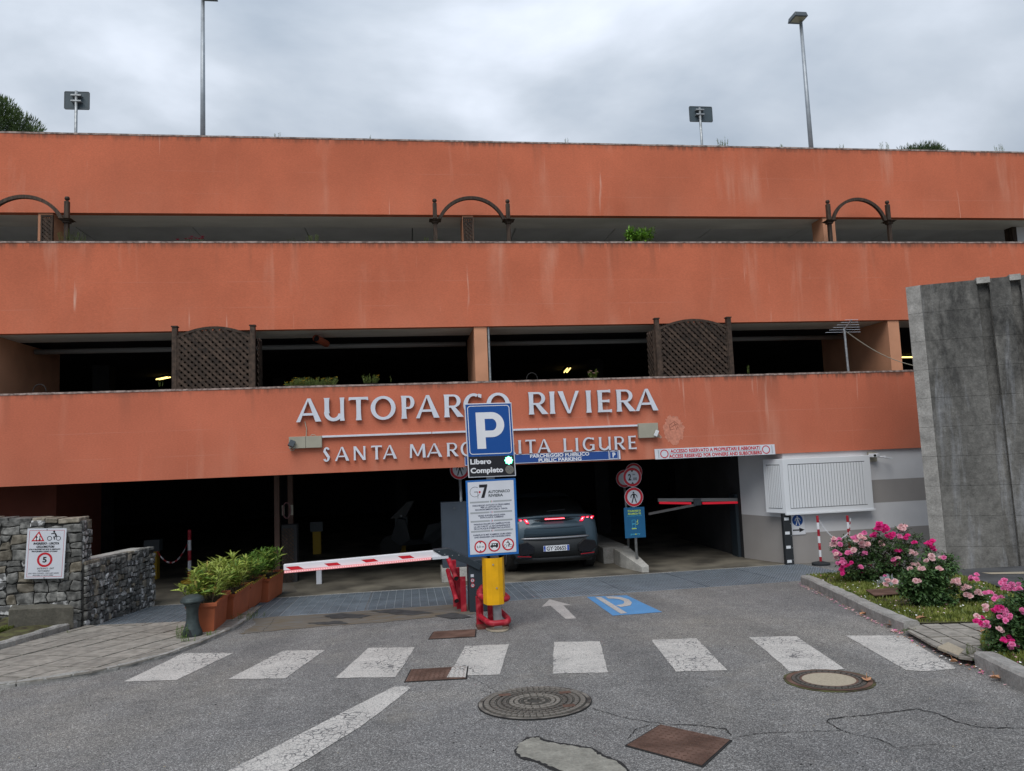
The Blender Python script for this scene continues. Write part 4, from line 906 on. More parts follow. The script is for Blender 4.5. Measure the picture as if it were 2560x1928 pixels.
# right bed
P1 = [(2002, 1459), (2030, 1471), (2062, 1487), (2110, 1511), (2170, 1543), (2236, 1574), (2262, 1584)]
kerb(P1, .13, .17, 'bed_kerb', 'weathered concrete kerb beside the rose bed with fallen petals at its foot', side=1, L=1.0)
P2 = [(2438, 1668), (2470, 1688), (2560, 1732), (2760, 1830)]
kerb(P2, .14, .17, 'bed_kerb', 'short concrete kerb at the right edge below the near rose bush', side=1, L=1.2)
bed = [(2010, 1455), (2100, 1449), (2240, 1446), (2368, 1441), (2460, 1473), (2560, 1509), (2800, 1600), (2900, 1850), (2760, 1815), (2560, 1715), (2475, 1672), (2452, 1640), (2470, 1574), (2300, 1578), (2262, 1578), (2180, 1543), (2110, 1507), (2060, 1482)]
mb = MB(); mb.poly([g(x, y) + V(0, 0, .085) for x, y in bed]); mb.build('rose_bed', M['earth'], kind='structure')
a = g(2300, 1585); b = g(2440, 1650); ang2 = math.atan2((b - a).y, (b - a).x)
paving('right_pavement', [(2262, 1588), (2300, 1574), (2470, 1570), (2560, 1575), (2475, 1655), (2440, 1668), (2400, 1662), (2330, 1628)], .07, .40, .20, ang2)
mb = MB(); mb.prism([g(x, y) + V(0, 0, .045) for x, y in [(2345, 1637), (2372, 1624), (2413, 1644), (2398, 1659)]], V(0, 0, .03)); tag(mb.build('edge_brick', M['sandconc'], bevel=.006), 'single sandy yellow edging brick at the corner of the right pavement', 'brick')
mb = MB(); q = [g(x, y) for x, y in [(2366, 1441), (2560, 1430), (2800, 1420), (2850, 1590), (2560, 1507), (2460, 1471)]]; mb.poly([p + V(0, 0, .10) for p in q]); mb.build('side_paving', M['wet'], kind='structure')
mb = MB(); mb.poly([g(x, y) + V(0, 0, .106) for x, y in [(2455, 1449), (2600, 1446), (2600, 1452), (2480, 1453)]]); mb.build('side_line', M['sandconc'], kind='structure')
T = tag(MB().mesh('x', M['rust']) and (lambda mb: (mb.prism([g(x, y) + V(0, 0, .125) for x, y in [(2166, 1500), (2262, 1492), (2288, 1506), (2188, 1515)]], V(0, 0, .012)), mb.build('access_plate', M['rust']))[1])(MB()), 'flat brown plate lying in the grass under the rose bushes', 'cover plate')

# ================================================================== concrete pylon at right
At = atY(2300, 713, 11.72); zt = At.z; Bt = atz(2560, 688, zt); dirp = (Bt - At); dirp.z = 0; dirp.normalize()
PY = thing('concrete_pylon', (At.x, At.y, .1), 'tall weathered grey concrete wall with vertical ribs at the right edge', 'wall')
nf = Vector((dirp.y, -dirp.x, 0));
if nf.y > 0: nf = -nf
zb = .05; lifts = 10; hh = (zt - zb) / lifts
def pyl(u, v, d):      # u along the face, v height fraction; battered outwards towards the base
    bat = (1 - v) * .26; return At.to_2d().to_3d() + dirp * (u) + nf * (d + bat) - dirp * (1 - v) * .02 + V(0, 0, zb + (zt - zb) * v)
ribs = []
uR = 4.2
def u_of(px, py):   # face coordinate of a pixel near the top
    p = atz(px, py, zt); return (p - At).dot(dirp)
r1a, r1b, r2a, r2b = u_of(2440, 700), u_of(2470, 697), u_of(2522, 692), u_of(2548, 689)
cols = [(0, r1a, 0.0), (r1a, r1b, -.07), (r1b, r2a, .02), (r2a, r2b, -.06), (r2b, uR, .03)]
for k in range(lifts):
    v0 = k / lifts + .0004; v1 = (k + 1) / lifts - .0004
    for (ua, ub, d) in cols:
        mb = MB(); e = .0
        f = [pyl(ua + e, v0, d), pyl(ub - e, v0, d), pyl(ub - e, v1, d), pyl(ua + e, v1, d)]
        bk = [p - nf * d + V(.60, .66, 0) for p in (f[0], f[1], f[2], f[3])]
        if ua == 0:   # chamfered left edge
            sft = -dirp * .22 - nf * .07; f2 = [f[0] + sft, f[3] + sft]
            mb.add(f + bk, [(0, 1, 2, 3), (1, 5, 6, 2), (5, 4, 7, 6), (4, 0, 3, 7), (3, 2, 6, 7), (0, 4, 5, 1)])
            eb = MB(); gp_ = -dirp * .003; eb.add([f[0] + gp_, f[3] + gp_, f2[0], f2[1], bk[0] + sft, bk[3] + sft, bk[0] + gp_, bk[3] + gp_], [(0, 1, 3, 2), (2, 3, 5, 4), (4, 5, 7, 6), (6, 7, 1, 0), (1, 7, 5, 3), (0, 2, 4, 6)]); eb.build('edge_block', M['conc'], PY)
        else: mb.add(f + bk, [(0, 1, 2, 3), (1, 5, 6, 2), (5, 4, 7, 6), (4, 0, 3, 7), (3, 2, 6, 7), (0, 4, 5, 1)])
        mb.build('cast_block', M['pylon'], PY)
mb = MB(); core = [pyl(.01, 0, -.12), pyl(uR, 0, -.12), pyl(uR, 1, -.12) - V(0, 0, .02), pyl(.01, 1, -.12) - V(0, 0, .02)]; mb.prism(core, V(.40, .44, 0)); mb.build('core', M['conc'], PY)
for ua, ub in ((r1a, r1b), (r2a, r2b)):
    mb = MB(); mb.prism([pyl(ua - .01, .985, .05), pyl(ub + .01, .985, .05), pyl(ub + .01, 1.005, .05), pyl(ua - .01, 1.005, .05)], -nf * .14); mb.build('rib_cap', M['plinth'], PY)

# ================================================================== roof: lamps, sign backs
def lamp_post(px, ptop, Y, dirx, label):
    a = atY(px[0], px[1], Y); b = atY(ptop[0], ptop[1], Y); x = a.x
    T = thing('lamp_post', (x, Y, 8.6), label, 'lamp post', 'roof lamp posts')
    mb = MB(); mb.tube([(x, Y, 8.6), (b.x, Y, b.z)], [.058, .040], 12); mb.build('pole', M['lampgrey'], T, smooth=True)
    h = MB(); c = V(b.x + dirx * .10, Y - .06, b.z + .03)
    w = .34
    top = [(-w * .5, -.17), (w * .5, -.17), (w * .5, .20), (-w * .5, .20)]
    lo = [V(c.x + u, c.y + v, c.z) for u, v in top]; hi = [V(c.x + u * .86, c.y + v * .86 + .01, c.z + .12) for u, v in top]
    h.add(lo + hi, [(0, 1, 2, 3), (4, 7, 6, 5), (0, 4, 5, 1), (1, 5, 6, 2), (2, 6, 7, 3), (3, 7, 4, 0)]); hd = h.build('lamp_head', M['darkgrey'], T, bevel=.01)
    h = MB(); h.bb((c.x - w * .40, c.y - .13, c.z - .006), (c.x + w * .40, c.y + .12, c.z - .001)); h.build('diffuser', M['lightglass'], hd)
    h = MB(); h.box((b.x, Y, b.z + .14), (.11, .12, .07)); h.build('bracket', M['darkgrey'], T, bevel=.008)
lamp_post((507, 337), (507, -3), 15.9, 1.2, 'grey lamp post on the roof, near the left, its head cut by the frame')
lamp_post((2028, 369), (2002, 56), 15.9, -1.0, 'grey lamp post on the roof, near the right, with its whole square head in view')
def sign_back(px, pb, pt, x0, x1, y0, y1, label, off):
    Y = 15.9; a = atY(px, pb, Y); b = atY(px - (0 if px < 900 else 4), pt, Y)
    T = thing('sign_back', (a.x, Y, 8.6), label, 'sign', 'sign backs on the roof')
    mb = MB(); mb.tube([(a.x, Y, 8.6), (a.x, Y, b.z)], .03, 10); mb.build('pole', M['galv'], T, smooth=True)
    l = atY(x0, y1, Y + .08); r = atY(x1, y0, Y + .08)
    mb = MB(); F = Frame((l.x, Y + .06, l.z), (1, 0, 0), (0, 0, 1)); w = r.x - l.x; h = r.z - l.z
    mb.prism([F.p(u, v, 0) for u, v in rrect(0, 0, w, h, .03)], F.n * -.02); pn = mb.build('plate', M['signback'], T)
    mb = MB(); rline(mb, F, 0, 0, w, h, .03, .018, .004); mb.build('folded_rim', M['darkgrey'], pn)
    for v in (.15, h - .12):
        mb = MB(); mb.bb((a.x - .10, Y - .035, F.o.z + v - .014), (a.x + .10, Y + .055, F.o.z + v + .014)); mb.build('clamp', M['galv'], T)
sign_back(189.5, 328, 228, 161, 225, 231, 274, 'blank grey back of a traffic sign on the roof, left of the left lamp post', 0)
sign_back(1755, 365, 270, 1724, 1779, 268, 305, 'blank grey back of a traffic sign on the roof, between centre and right lamp post', 0)

# ================================================================== wooden arches on the upper deck
def arch(xl_, xr_, zc, ztop, zsp, label):
    Y = 15.0; T = thing('timber_arch', ((xl_ + xr_) / 2, Y, 6.5), label, 'arch', 'timber arches on the upper deck')
    for x in (xl_, xr_):
        s = .078
        mb = MB(); mb.bb((x - s / 2, Y - s / 2, 6.2), (x + s / 2, Y + s / 2, zsp - .09)); mb.build('post', M['wood'], T, bevel=.008)
        mb = MB(); mb.bb((x - s * .55, Y - s * .55, zsp + .0), (x + s * .55, Y + s * .55, ztop - .115)); mb.build('finial_post', M['wood'], T, bevel=.012)
        mb = MB(); mb.lathe([(.02, ztop - .114), (.022, ztop - .10), (.042, ztop - .085), (.048, ztop - .06), (.038, ztop - .03), (.012, ztop - .018)], (x, Y, 0), 14); mb.build('ball_finial', M['wood'], T, smooth=True)
        for w, z0_, z1_ in ((.125, zsp - .088, zsp - .052), (.175, zsp - .050, zsp - .028)):
            mb = MB(); mb.bb((x - w / 2, Y - w / 2, z0_), (x + w / 2, Y + w / 2, z1_)); mb.build('collar', M['wood'], T, bevel=.004)
        mb = MB(); w = .25; mb.add([V(x + i * w / 2 * e, Y + j * w / 2 * e, z) for e, z in ((1, zsp - .026), (.35, zsp + .0)) for i, j in ((-1, -1), (1, -1), (1, 1), (-1, 1))], [(3, 2, 1, 0), (4, 5, 6, 7)] + [(k, (k + 1) % 4, 4 + (k + 1) % 4, 4 + k) for k in range(4)]); mb.build('capital', M['wood'], T)
    cx = (xl_ + xr_) / 2; rx = (xr_ - xl_) / 2 - .06; H = zc - zsp + .0; N = 28; mb = MB(); vs = []; t = .065
    R = (rx * rx + H * H) / (2 * H); a0 = math.asin(min(1, rx / R)) if H < rx else math.pi - math.asin(rx / R)
    for k in range(N + 1):
        a = -a0 + 2 * a0 * k / N
        for rr, yy in ((R, -.035), (R - t, -.035), (R - t, .035), (R, .035)): vs.append(V(cx + rr * math.sin(a), Y + yy, zc - R + rr * math.cos(a)))
    fs = []
    for k in range(N):
        for q in range(4): fs.append((k * 4 + q, k * 4 + (q + 1) % 4, (k + 1) * 4 + (q + 1) % 4, (k + 1) * 4 + q))
    fs += [(0, 1, 2, 3), (N * 4 + 3, N * 4 + 2, N * 4 + 1, N * 4)]; mb.add(vs, fs); mb.build('arch_bow', M['wood'], T, smooth=False)
ax = [(-6.51, 'left'), (None, None)]
arch(.655, 2.20, 7.855, 7.82, 7.36, 'dark timber arch with two posts in front of the top band, above the lettering')
arch(-8.06, -6.51, 7.80, 7.80, 7.33, 'dark timber arch cut by the left edge, its right post in view')
arch(9.53, 11.0, 7.905, 7.87, 7.38, 'dark timber arch at the right, above the concrete wall')
def slats(F, w, h, s, t, topf, parent, m, gapd=.012, bot=0):
    """two crossed layers of diagonal slats clipped to a frame"""
    n = 0
    for layer, sg in ((0, 1), (1, -1)):
        c = -h if sg > 0 else 0
        k = math.floor((-h - .2) / s) * s if sg > 0 else 0
        k = -h
        while k < w + h:
            # line u = k + sg*v
            pts = []
            vv = [i * h / 60 for i in range(61)]; ins = [(k + v if sg > 0 else k - v, v) for v in vv] if sg > 0 else [(k - v + 0, v) for v in vv]
            ins = [(u, v) for u, v in ins if t * .3 < u < w - t * .3 and v < topf(u)]
            if len(ins) > 2:
                (a, b), (c_, d) = ins[0], ins[-1]; mb = MB(); ww = t / 2 * math.sqrt(.5)
                pa_ = [(a - ww, b + ww * sg), (a + ww, b - ww * sg), (c_ + ww, d - ww * sg), (c_ - ww, d + ww * sg)]
                mb.prism(fpoly(F, pa_, layer * gapd), F.n * (gapd * .9)); mb.build('slat', m, parent); n += 1
            k += s
    return n
# narrow lattices on the upper-deck piers
for xm_, lab in ((atY(115, 560, 15.25).x, 'narrow lattice panel on the pier below the left timber arch'), (atY(1171, 560, 15.25).x, 'narrow lattice panel on the pier below the middle timber arch')):
    w = .22; F = Frame((xm_ - w / 2, 15.30, 6.3), (1, 0, 0), (0, 0, 1)); h = 1.20
    T = thing('pier_lattice', (xm_, 15.3, 6.3), lab, 'lattice')
    for u in (0, w - .03):
        mb = MB(); slab(mb, F, u, 0, u + .03, h, -.03, .03); mb.build('rail', M['wood'], T)
    mb = MB(); slab(mb, F, .031, h - .04, w - .031, h, -.02, .025); mb.build('rail', M['wood'], T)
    slats(F, w, h, .085, .04, lambda u: h - .04, T, M['wood'])
# arched trellis panels on the middle deck
def trellis(x0, x1, ztop, zc, label, sidepanel):
    Y = 14.28; T = thing('trellis', ((x0 + x1) / 2, Y, 3.7), label, 'trellis', 'arched trellises on the middle deck'); w = x1 - x0; z0_ = 3.55; pw = .09
    for x, yy in ((x0 - pw / 2, Y), (x1 + pw / 2, Y)):
        mb = MB(); mb.bb((x - pw / 2, yy - .05, z0_), (x + pw / 2, yy + .05, ztop)); mb.build('post', M['wood2'], T, bevel=.006)
        mb = MB(); mb.bb((x - pw * .62, yy - .065, ztop + .001), (x + pw * .62, yy + .065, ztop + .022)); mb.build('post_cap', M['wood2'], T)
    F = Frame((x0, Y - .0, z0_), (1, 0, 0), (0, 0, 1)); H = zc - z0_; rise = .17
    top = lambda u: H - rise * ((u - w / 2) / (w / 2)) ** 2 - .035
    slats(F, w, H, .124, .050, top, T, M['wood2'], .02)
    for u0_, u1_ in ((0.001, .03), (w - .03, w - .001)):
        mb = MB(); slab(mb, F, u0_, 0, u1_, H - rise, -.005, .035); mb.build('stile', M['wood2'], T)
    N = 18; mb = MB(); vs = []
    for k in range(N + 1):
        u = w * k / N; v = H - rise * ((u - w / 2) / (w / 2)) ** 2; vs += [F.p(u, v - .05, .04), F.p(u, v, .04), F.p(u, v, -.012), F.p(u, v - .05, -.012)]
    fs = [(k * 4 + q, k * 4 + (q + 1) % 4, (k + 1) * 4 + (q + 1) % 4, (k + 1) * 4 + q) for k in range(N) for q in range(4)] + [(0, 1, 2, 3), (N * 4 + 3, N * 4 + 2, N * 4 + 1, N * 4)]
    mb.add(vs, fs); mb.build('arched_rail', M['wood'], T)
    # return panel going inwards
    sx = x1 + pw if sidepanel > 0 else x0 - pw - .03; F2 = Frame((sx + .015, Y + .06 if sidepanel > 0 else Y + .45, z0_), (0, 1 if sidepanel > 0 else -1, 0), (0, 0, 1))
    mb = MB(); slab(mb, F2, .36, 0, .40, H - .2, -.02, .02); mb.build('stile', M['wood2'], T)
    slats(F2, .38, H - .2, .118, .045, lambda u: H - .22, T, M['wood2'], .014)
trellis(-4.29 + .05, -2.93, 5.02, 5.025, 'left arched dark timber trellis panel on the middle deck', 1)
trellis(5.12, 6.58, 5.04, 5.03, 'right arched dark timber trellis panel on the middle deck', -1)
# TV antenna
Y = 14.15; a = atY(2110, 818, Y); T = thing('tv_antenna', (a.x + .02, Y, 3.7), 'grey TV antenna on a pole with a cable sagging to the right', 'antenna')
mb = MB(); mb.tube([(a.x + .02, Y, 3.5), (a.x - .0, Y, a.z - .03)], .024, 10); mb.build('mast', M['galv'], T)
dirb = V(.02, -.30, .21); c = V(a.x, Y + .05, a.z - .10); mb = MB(); mb.bar(c, c + dirb, .022); mb.build('boom', M['alu_side'], T)
n = 6
for k in range(n):
    p = c + dirb * (k / (n - 1)); L = .40 - .30 * k / n; mb = MB(); mb.tube([p + V(-L, 0, .0), p + V(L, 0, 0)], .0034, 6); mb.build('element', M['alu'], T)
pts = []; A_ = V(a.x + .03, Y, a.z - .09); B_ = atY(2295, 917, 14.1)
for k in range(13):
    t = k / 12; p = A_.lerp(B_, t); p.z -= .12 * math.sin(math.pi * t); pts.append(p)
mb = MB(); mb.tube(pts, .008, 6); mb.build('cable', M['beige'], T)
# thin black hoops sticking up from the troughs
for px, py, Y, lab in ((1330, 946, 14.25, 'thin black cable loop behind the middle parapet, right of the central pier'), (99, 976, 14.25, 'thin black cable loop behind the middle parapet, at the left edge')):
    c = atY(px, py, Y); mb = MB(); mb.tube([c + V(.11 * math.cos(R_(k * 20)), 0, .13 * math.sin(R_(k * 20)) - .02) for k in range(10)], .009, 6); tag(mb.build('cable_loop', M['rubber']), lab, 'cable')
# lit fluorescent tubes on the middle deck ceiling, one over the upper deck
def tube_lamp(px, py, L, d, label, z=5.04):
    c = atz(px, py, z); dv = Vector(d).normalized() * L / 2; T = thing('fluorescent_lamp', c + V(0, 0, .06), label, 'lamp', 'lit lamps on the middle deck ceiling')
    mb = MB(); mb.bar(c - dv * 1.05 + V(0, 0, .035), c + dv * 1.05 + V(0, 0, .035), .16, .04); mb.build('housing', M['darkgrey'], T)
    for s in (-1, 1):
        o = Vector((-dv.y, dv.x, 0)).normalized() * .045 * s; mb = MB(); mb.tube([c - dv + o, c + dv + o], .018, 8); mb.build('tube', M['tubelit'], T)
tube_lamp(1418, 926, 1.2, (.12, 1, 0), 'lit fluorescent lamp on the dark ceiling right of the central pier')
tube_lamp(408, 946, .7, (.9, -1, 0), 'lit fluorescent lamp partly behind the left trellis')
tube_lamp(2290, 893, 1.6, (1, .1, 0), 'lit fluorescent lamp right of the right-hand apricot pier')

# ================================================================== parking totem sign
SY = 9.46; zg = zr(SY)
PS = thing('parking_totem', (1.03, SY, zg), 'tall parking sign post with blue P panel, lit green lamp and white information board', 'sign')
lean = (-.022, 0, 1)
mb = MB(); xb0 = 1.045
for q in ([-.05, -.05, .05, -.043], [-.05, .043, .05, .05], [-.004, -.043, .004, .043]):
    mb.add([V(xb0 + q[0], SY + q[1], zg), V(xb0 + q[2], SY + q[1], zg), V(xb0 + q[2], SY + q[3], zg), V(xb0 + q[0], SY + q[3], zg), V(xb0 - .04 + q[0], SY + q[1], 3.0), V(xb0 - .04 + q[2], SY + q[1], 3.0), V(xb0 - .04 + q[2], SY + q[3], 3.0), V(xb0 - .04 + q[0], SY + q[3], 3.0)],
           [(0, 3, 2, 1), (4, 5, 6, 7), (0, 1, 5, 4), (1, 2, 6, 5), (2, 3, 7, 6), (3, 0, 4, 7)])
mb.build('post', M['galv'], PS)
mb = MB(); gp = [(1244 + 30 * math.cos(k * .52) , 1573 + 9 * math.sin(k * .52)) for k in range(12)]; mb.prism([g(x, y) + V(0, 0, .005) for x, y in wobble(gp, .8, 2)], V(0, 0, .012)); mb.build('footing', M['sandconc'], PS)
F = Frame((.728, SY - .115, 2.142), (1, -.035, -.004), lean); w, h = .606, .942
mb = MB(); slab(mb, F, 0, 0, w, h, -.07, 0); pb_ = mb.build('light_box', M['white_d'], PS, bevel=.004)
mb = MB(); slab(mb, F, .012, .265, w - .012, h - .012, .0005, .003); mb.build('blue_panel', M['blue'], PS)
mb = MB(); slab(mb, F, .012, .012, w - .012, .263, .0005, .003); mb.build('black_panel', M['black'], PS)
mb = MB(); rline(mb, F, .032, .29, w - .032, h - .03, .04, .009, .0045); mb.build('white_border', M['white'], PS)
# bold P
mb = MB(); px0, py0, PH = .135, .36, .465; sw = .112
flat(mb, F, [(px0, py0), (px0 + sw, py0), (px0 + sw, py0 + PH), (px0, py0 + PH)], .0045)
cx, cy = px0 + .20, py0 + PH - .160
flat(mb, F, [(px0 + sw - .002, py0 + PH - .085), (cx, py0 + PH - .085), (cx, py0 + PH), (px0 + sw - .002, py0 + PH)], .0047); flat(mb, F, [(px0 + sw - .002, py0 + PH - .32), (cx, py0 + PH - .32), (cx, py0 + PH - .235), (px0 + sw - .002, py0 + PH - .235)], .0047)
n = 18
for k in range(n):
    a0_, a1_ = R_(-90 + 180 * k / n), R_(-90 + 180 * (k + 1) / n); ro, ri = .16, .075
    mb.poly([F.p(cx + ro * math.cos(a0_) * 1.0, cy + ro * math.sin(a0_), .0049), F.p(cx + ro * math.cos(a1_), cy + ro * math.sin(a1_), .0049), F.p(cx + ri * math.cos(a1_) * .8, cy + ri * math.sin(a1_), .0049), F.p(cx + ri * math.cos(a0_) * .8, cy + ri * math.sin(a0_), .0049)])
mb.build('letter_p', M['white'], PS)
text('Libero', F, .03, .17, .062, M['white'], PS, .265, .035, 'LEFT', .0045); text('Completo', F, .03, .058, .062, M['white'], PS, .415, .035, 'LEFT', .0045)
cx, cy = w - .082, .202
mb = MB(); fl = []
for k in range(48): a = math.tau * k / 48; r = .048 + .006 * math.cos(8 * a); fl.append((cx + r * math.cos(a), cy + r * math.sin(a)))
flat(mb, F, fl, .006); gl = mb.build('green_lamp', M['greenlit'], PS)
mb = MB(); flat(mb, F, [(cx + (x - cx) * .72, cy + (y - cy) * .72) for x, y in fl], .007); mb.build('led_core', M['greencore'], gl)
mb = MB(); flat(mb, F, disc_pts(cx, cy, .007), .0078); mb.build('led_centre', M['black'], gl)
mb = MB(); cx, cy = w - .078, .085; flat(mb, F, disc_pts(cx, cy, .054), .006); ol = mb.build('unlit_lamp', M['darkgrey'], PS)
mb = MB()
for ri, nn in ((.012, 6), (.026, 12), (.04, 18), (.05, 24)):
    for k in range(nn): a = math.tau * k / nn; flat(mb, F, disc_pts(cx + ri * math.cos(a), cy + ri * math.sin(a), .0042, 6), .0066)
mb.build('led_dots', M['sandconc'], ol, kind='stuff')
# information board
F = Frame((.693, SY - .10, 1.150), (1, -.02, 0.012), (-.002, 0, 1)); w, h = .640, .955
mb = MB(); slab(mb, F, 0, 0, w, h, -.02, 0); mb.build('info_board', M['frame_blue'], PS, bevel=.003)
mb = MB(); slab(mb, F, .024, .03, w - .03, h - .022, .0005, .003); mb.build('white_field', M['white_d'], PS)
U = lambda px: .005 + (px - 88) / (605 - 88) * w * .985; Vv = lambda py: h - (py - 862) / (1620 - 862) * h
mb = MB(); ring(mb, F, w * .175, Vv(978), .060, .064, .004, a0=R_(52), a1=R_(335), n=30); flat(mb, F, [(w * .16, Vv(976)), (w * .235, Vv(976)), (w * .235, Vv(1045)), (w * .228, Vv(1045)), (w * .228, Vv(982)), (w * .16, Vv(982))], .0041); mb.build('logo_g', M['black'], PS)
mb = MB(); flat(mb, F, disc_pts(w * .27, Vv(982), .013), .0044); mb.build('logo_dot', M['red'], PS)
mb = MB(); flat(mb, F, [(w * .262, Vv(908)), (w * .425, Vv(908)), (w * .425, Vv(925)), (w * .36, Vv(1042)), (w * .295, Vv(1042)), (w * .365, Vv(938)), (w * .262, Vv(938))], .004); mb.build('logo_seven', M['black'], PS)
text('AUTOPARCO', F, w * .44, Vv(998), .033, M['darkgrey'], PS, .28, .035, 'LEFT', .004); text('RIVIERA', F, w * .44, Vv(1036), .033, M['darkgrey'], PS, .185, .035, 'LEFT', .004)
for py in (1082, 1188, 1273, 1372):
    mb = MB(); v = Vv(py)
    for a_, b_ in ((.07, .45), (.53, .90)): flat(mb, F, [(w * a_, v - .010), (w * b_, v - .010), (w * b_, v + .010), (w * a_, v + .010)], .004)
    mb.build('grey_rule', M['greyprint'], PS)
fl = {1082: ('green', 'red'), 1188: ('blue', 'red'), 1273: ('blue', 'red'), 1372: ('black', 'red')}
M['green'] = mat('green_print', (.02, .30, .08), .5)
for py, (a_, b_) in fl.items():
    v = Vv(py)
    for nm, ang0, mm in (('flag_half', 110, a_), ('flag_half', -70, b_)):
        mb = MB(); ring(mb, F, w * .49, v, .007, .013, .0042, a0=R_(ang0), a1=R_(ang0 + 140), n=8); mb.build(nm, M[mm], PS)
for s, py, ww in (('PARCHEGGIO DOTATO DI TELECAMERE', 1124, .475), ('PER LA LETTURA ED IL', 1144, .27), ('RICONOSCIMENTO DELLA TARGA', 1166, .41), ('VIDEO SURVEILLANCE AREA', 1226, .35), ('WITH A.N.P.R. CAMERAS', 1246, .30), ('PARKING ÉQUIPÉ DE CAMÉRAS POUR', 1310, .46), ('LA LECTURE ET LA RECONNAISSANCE', 1333, .46), ("DE LA PLAQUE D'IMMATRICULATION", 1354, .46), ('PARKPLATZ MIT KAMERAS ZUM LESEN', 1416, .48), ('UND ERKENNEN DES KENNZEICHENS', 1438, .46)):
    text(s, F, w * .49, Vv(py), .0185, M['ink'], PS, ww, .03, d=.004)
for k, px in enumerate((212, 357, 501)):
    cx, cy, r = U(px), Vv(1524 - k * 3), .077
    mb = MB(); flat(mb, F, disc_pts(cx, cy, r * .8), .0038); mb.build('sign_field', M['white'], PS); mb = MB(); ring(mb, F, cx, cy, r * .77, r, .0042, n=30); mb.build('prohibition_ring', M['red'], PS)
    if k == 0:
        text('2,0 m', F, cx, cy - .012, .026, M['ink'], PS, .096, .015, d=.0045); mb = MB()
        for s_ in (1, -1): flat(mb, F, [(cx - .014, cy + s_ * r * .74), (cx + .014, cy + s_ * r * .74), (cx, cy + s_ * r * .5)][::-s_], .0046)
        mb.build('arrows', M['black'], PS)
    if k == 1:
        mb = MB(); flat(mb, F, [(cx - .052, cy - .016), (cx + .048, cy - .016), (cx + .048, cy + .028), (cx - .036, cy + .030), (cx - .032, cy + .012), (cx - .05, cy + .0)], .0045)
        for q in (-.03, .03): flat(mb, F, disc_pts(cx + q, cy - .018, .011, 12), .0047)
        mb.build('camper_pictogram', M['black'], PS); mb = MB()
        for q in (-.012, .012): flat(mb, F, [(cx + q - .008, cy + .006), (cx + q + .008, cy + .006), (cx + q + .008, cy + .02), (cx + q - .008, cy + .02)], .005)
        mb.build('camper_windows', M['white'], PS)
    if k == 2: mb = MB(); rider(mb, F, cx, cy, .085, .0045); mb.build('rider_pictogram', M['black'], PS)
# yellow guard
zt_, zb_ = 1.127, .552; mb = MB(); prof = [(.870, SY - .02), (.905, SY - .125), (.965, SY - .155), (1.055, SY - .155), (1.115, SY - .125), (1.150, SY - .02)]
inner_ = [(x * .985 + 1.01 * .015, y + .008) for x, y in prof][::-1]
mb.prism([V(x, y, zb_) for x, y in prof + inner_], V(0, 0, zt_ - zb_)); mb.build('yellow_guard', M['yellow'], PS)
for x, z in ((.995, 1.05), (1.03, .76)):
    mb = MB(); mb.tube([(x, SY - .155, z), (x, SY - .168, z)], .010, 8); mb.build('bolt', M['galv'], PS)

# red tube crash guards
def elbow(pts, r, seg=5):
    """polyline with rounded corners"""
    P = [Vector(p) for p in pts]; out = [P[0]]
    for i in range(1, len(P) - 1):
        a = (P[i - 1] - P[i]); b = (P[i + 1] - P[i]); k = min(r, a.length * .45, b.length * .45); a = P[i] + a.normalized() * k; b = P[i] + b.normalized() * k
        for t in range(seg + 1): t /= seg; out.append((a * (1 - t) + P[i] * t) * (1 - t) + (P[i] * (1 - t) + b * t) * t)
    out.append(P[-1]); return out
CG = thing('crash_guard', (1.0, SY + .1, zg), 'bent red tube crash guard wrapped around the foot of the parking sign', 'crash guard')
ys = SY
L0 = atY(1197, 1530, ys + .32); 
for zc_, nm, fy in ((.335, 'lower_hoop', .16), (.60, 'upper_hoop', .07)):
    mb = MB(); mb.tube(elbow([(.86, ys + .42, zc_ + .03), (.835, ys + .20, zc_ + .02), (.93, ys - fy, zc_ - .005), (1.15, ys - fy, zc_), (1.185, ys + .0, zc_), (1.13, ys + .45, zc_ + .02)], .09), .036, 12); mb.build('hoop', M['red_paint'], CG, smooth=True)
mb = MB(); mb.tube(elbow([(.85, ys + .22, .30), (.85, ys + .22, .66), (.90, ys + .42, .68)], .08), .036, 12); mb.build('riser', M['red_paint'], CG, smooth=True)
mb = MB(); mb.tube([(1.165, ys + .50, .62), (1.165, ys + .66, .62)], .034, 12); mb.build('stub', M['red_paint'], CG)
for x, y in ((.84, ys + .20), (1.0, ys + .30)):
    mb = MB(); mb.bb((x - .045, y, zr(y) + .001), (x + .045, y + .07, .60)); mb.build('upright', M['red_paint'], CG)
mb = MB(); mb.bb((.79, ys + .04, zr(ys + .05) - .01), (1.19, ys + .30, zr(ys) + .03)); mb.build('base_plate', mat('worn_red_base', (.30, .035, .03), .8, var=.5, vs=12, c2=(.12, .06, .04)), CG)
CG2 = thing('crash_guard', (.6, 11.4, .1), 'red crash guard with open cut tube ends left of the barrier cabinet', 'crash guard')
for (a, b) in (((1121, 1397), (1141, 1447)), ((1124, 1442), (1142, 1503))):
    p0 = atY(a[0], a[1], 11.6); p1 = atY(b[0], b[1], 10.95); mb = MB(); mb.tube(elbow([p0 + V(.0, .5, .02), p0, p1], .08), .037, 14, cap=False); tb = mb.build('tube', M['red_paint'], CG2, smooth=True)
    d = (p1 - p0).normalized(); mb = MB(); mb.tube([p1 - d * .004, p1 - d * .02], .033, 14); mb.build('bore_shade', M['crack'], tb)  # dark disc painted in for the shade inside the hollow tube
for (x0, x1, y0, yy) in ((1150, 1164, 1443, 10.98), (1139, 1149, 1420, 11.25), (1130, 1140, 1401, 11.5)):
    a = atY(x0, y0, yy); b = atY(x1, y0, yy); mb = MB(); mb.bb((a.x, yy, zr(yy)), (b.x, yy + .05, a.z)); mb.build('upright', M['red_paint'], CG2, bevel=.004)

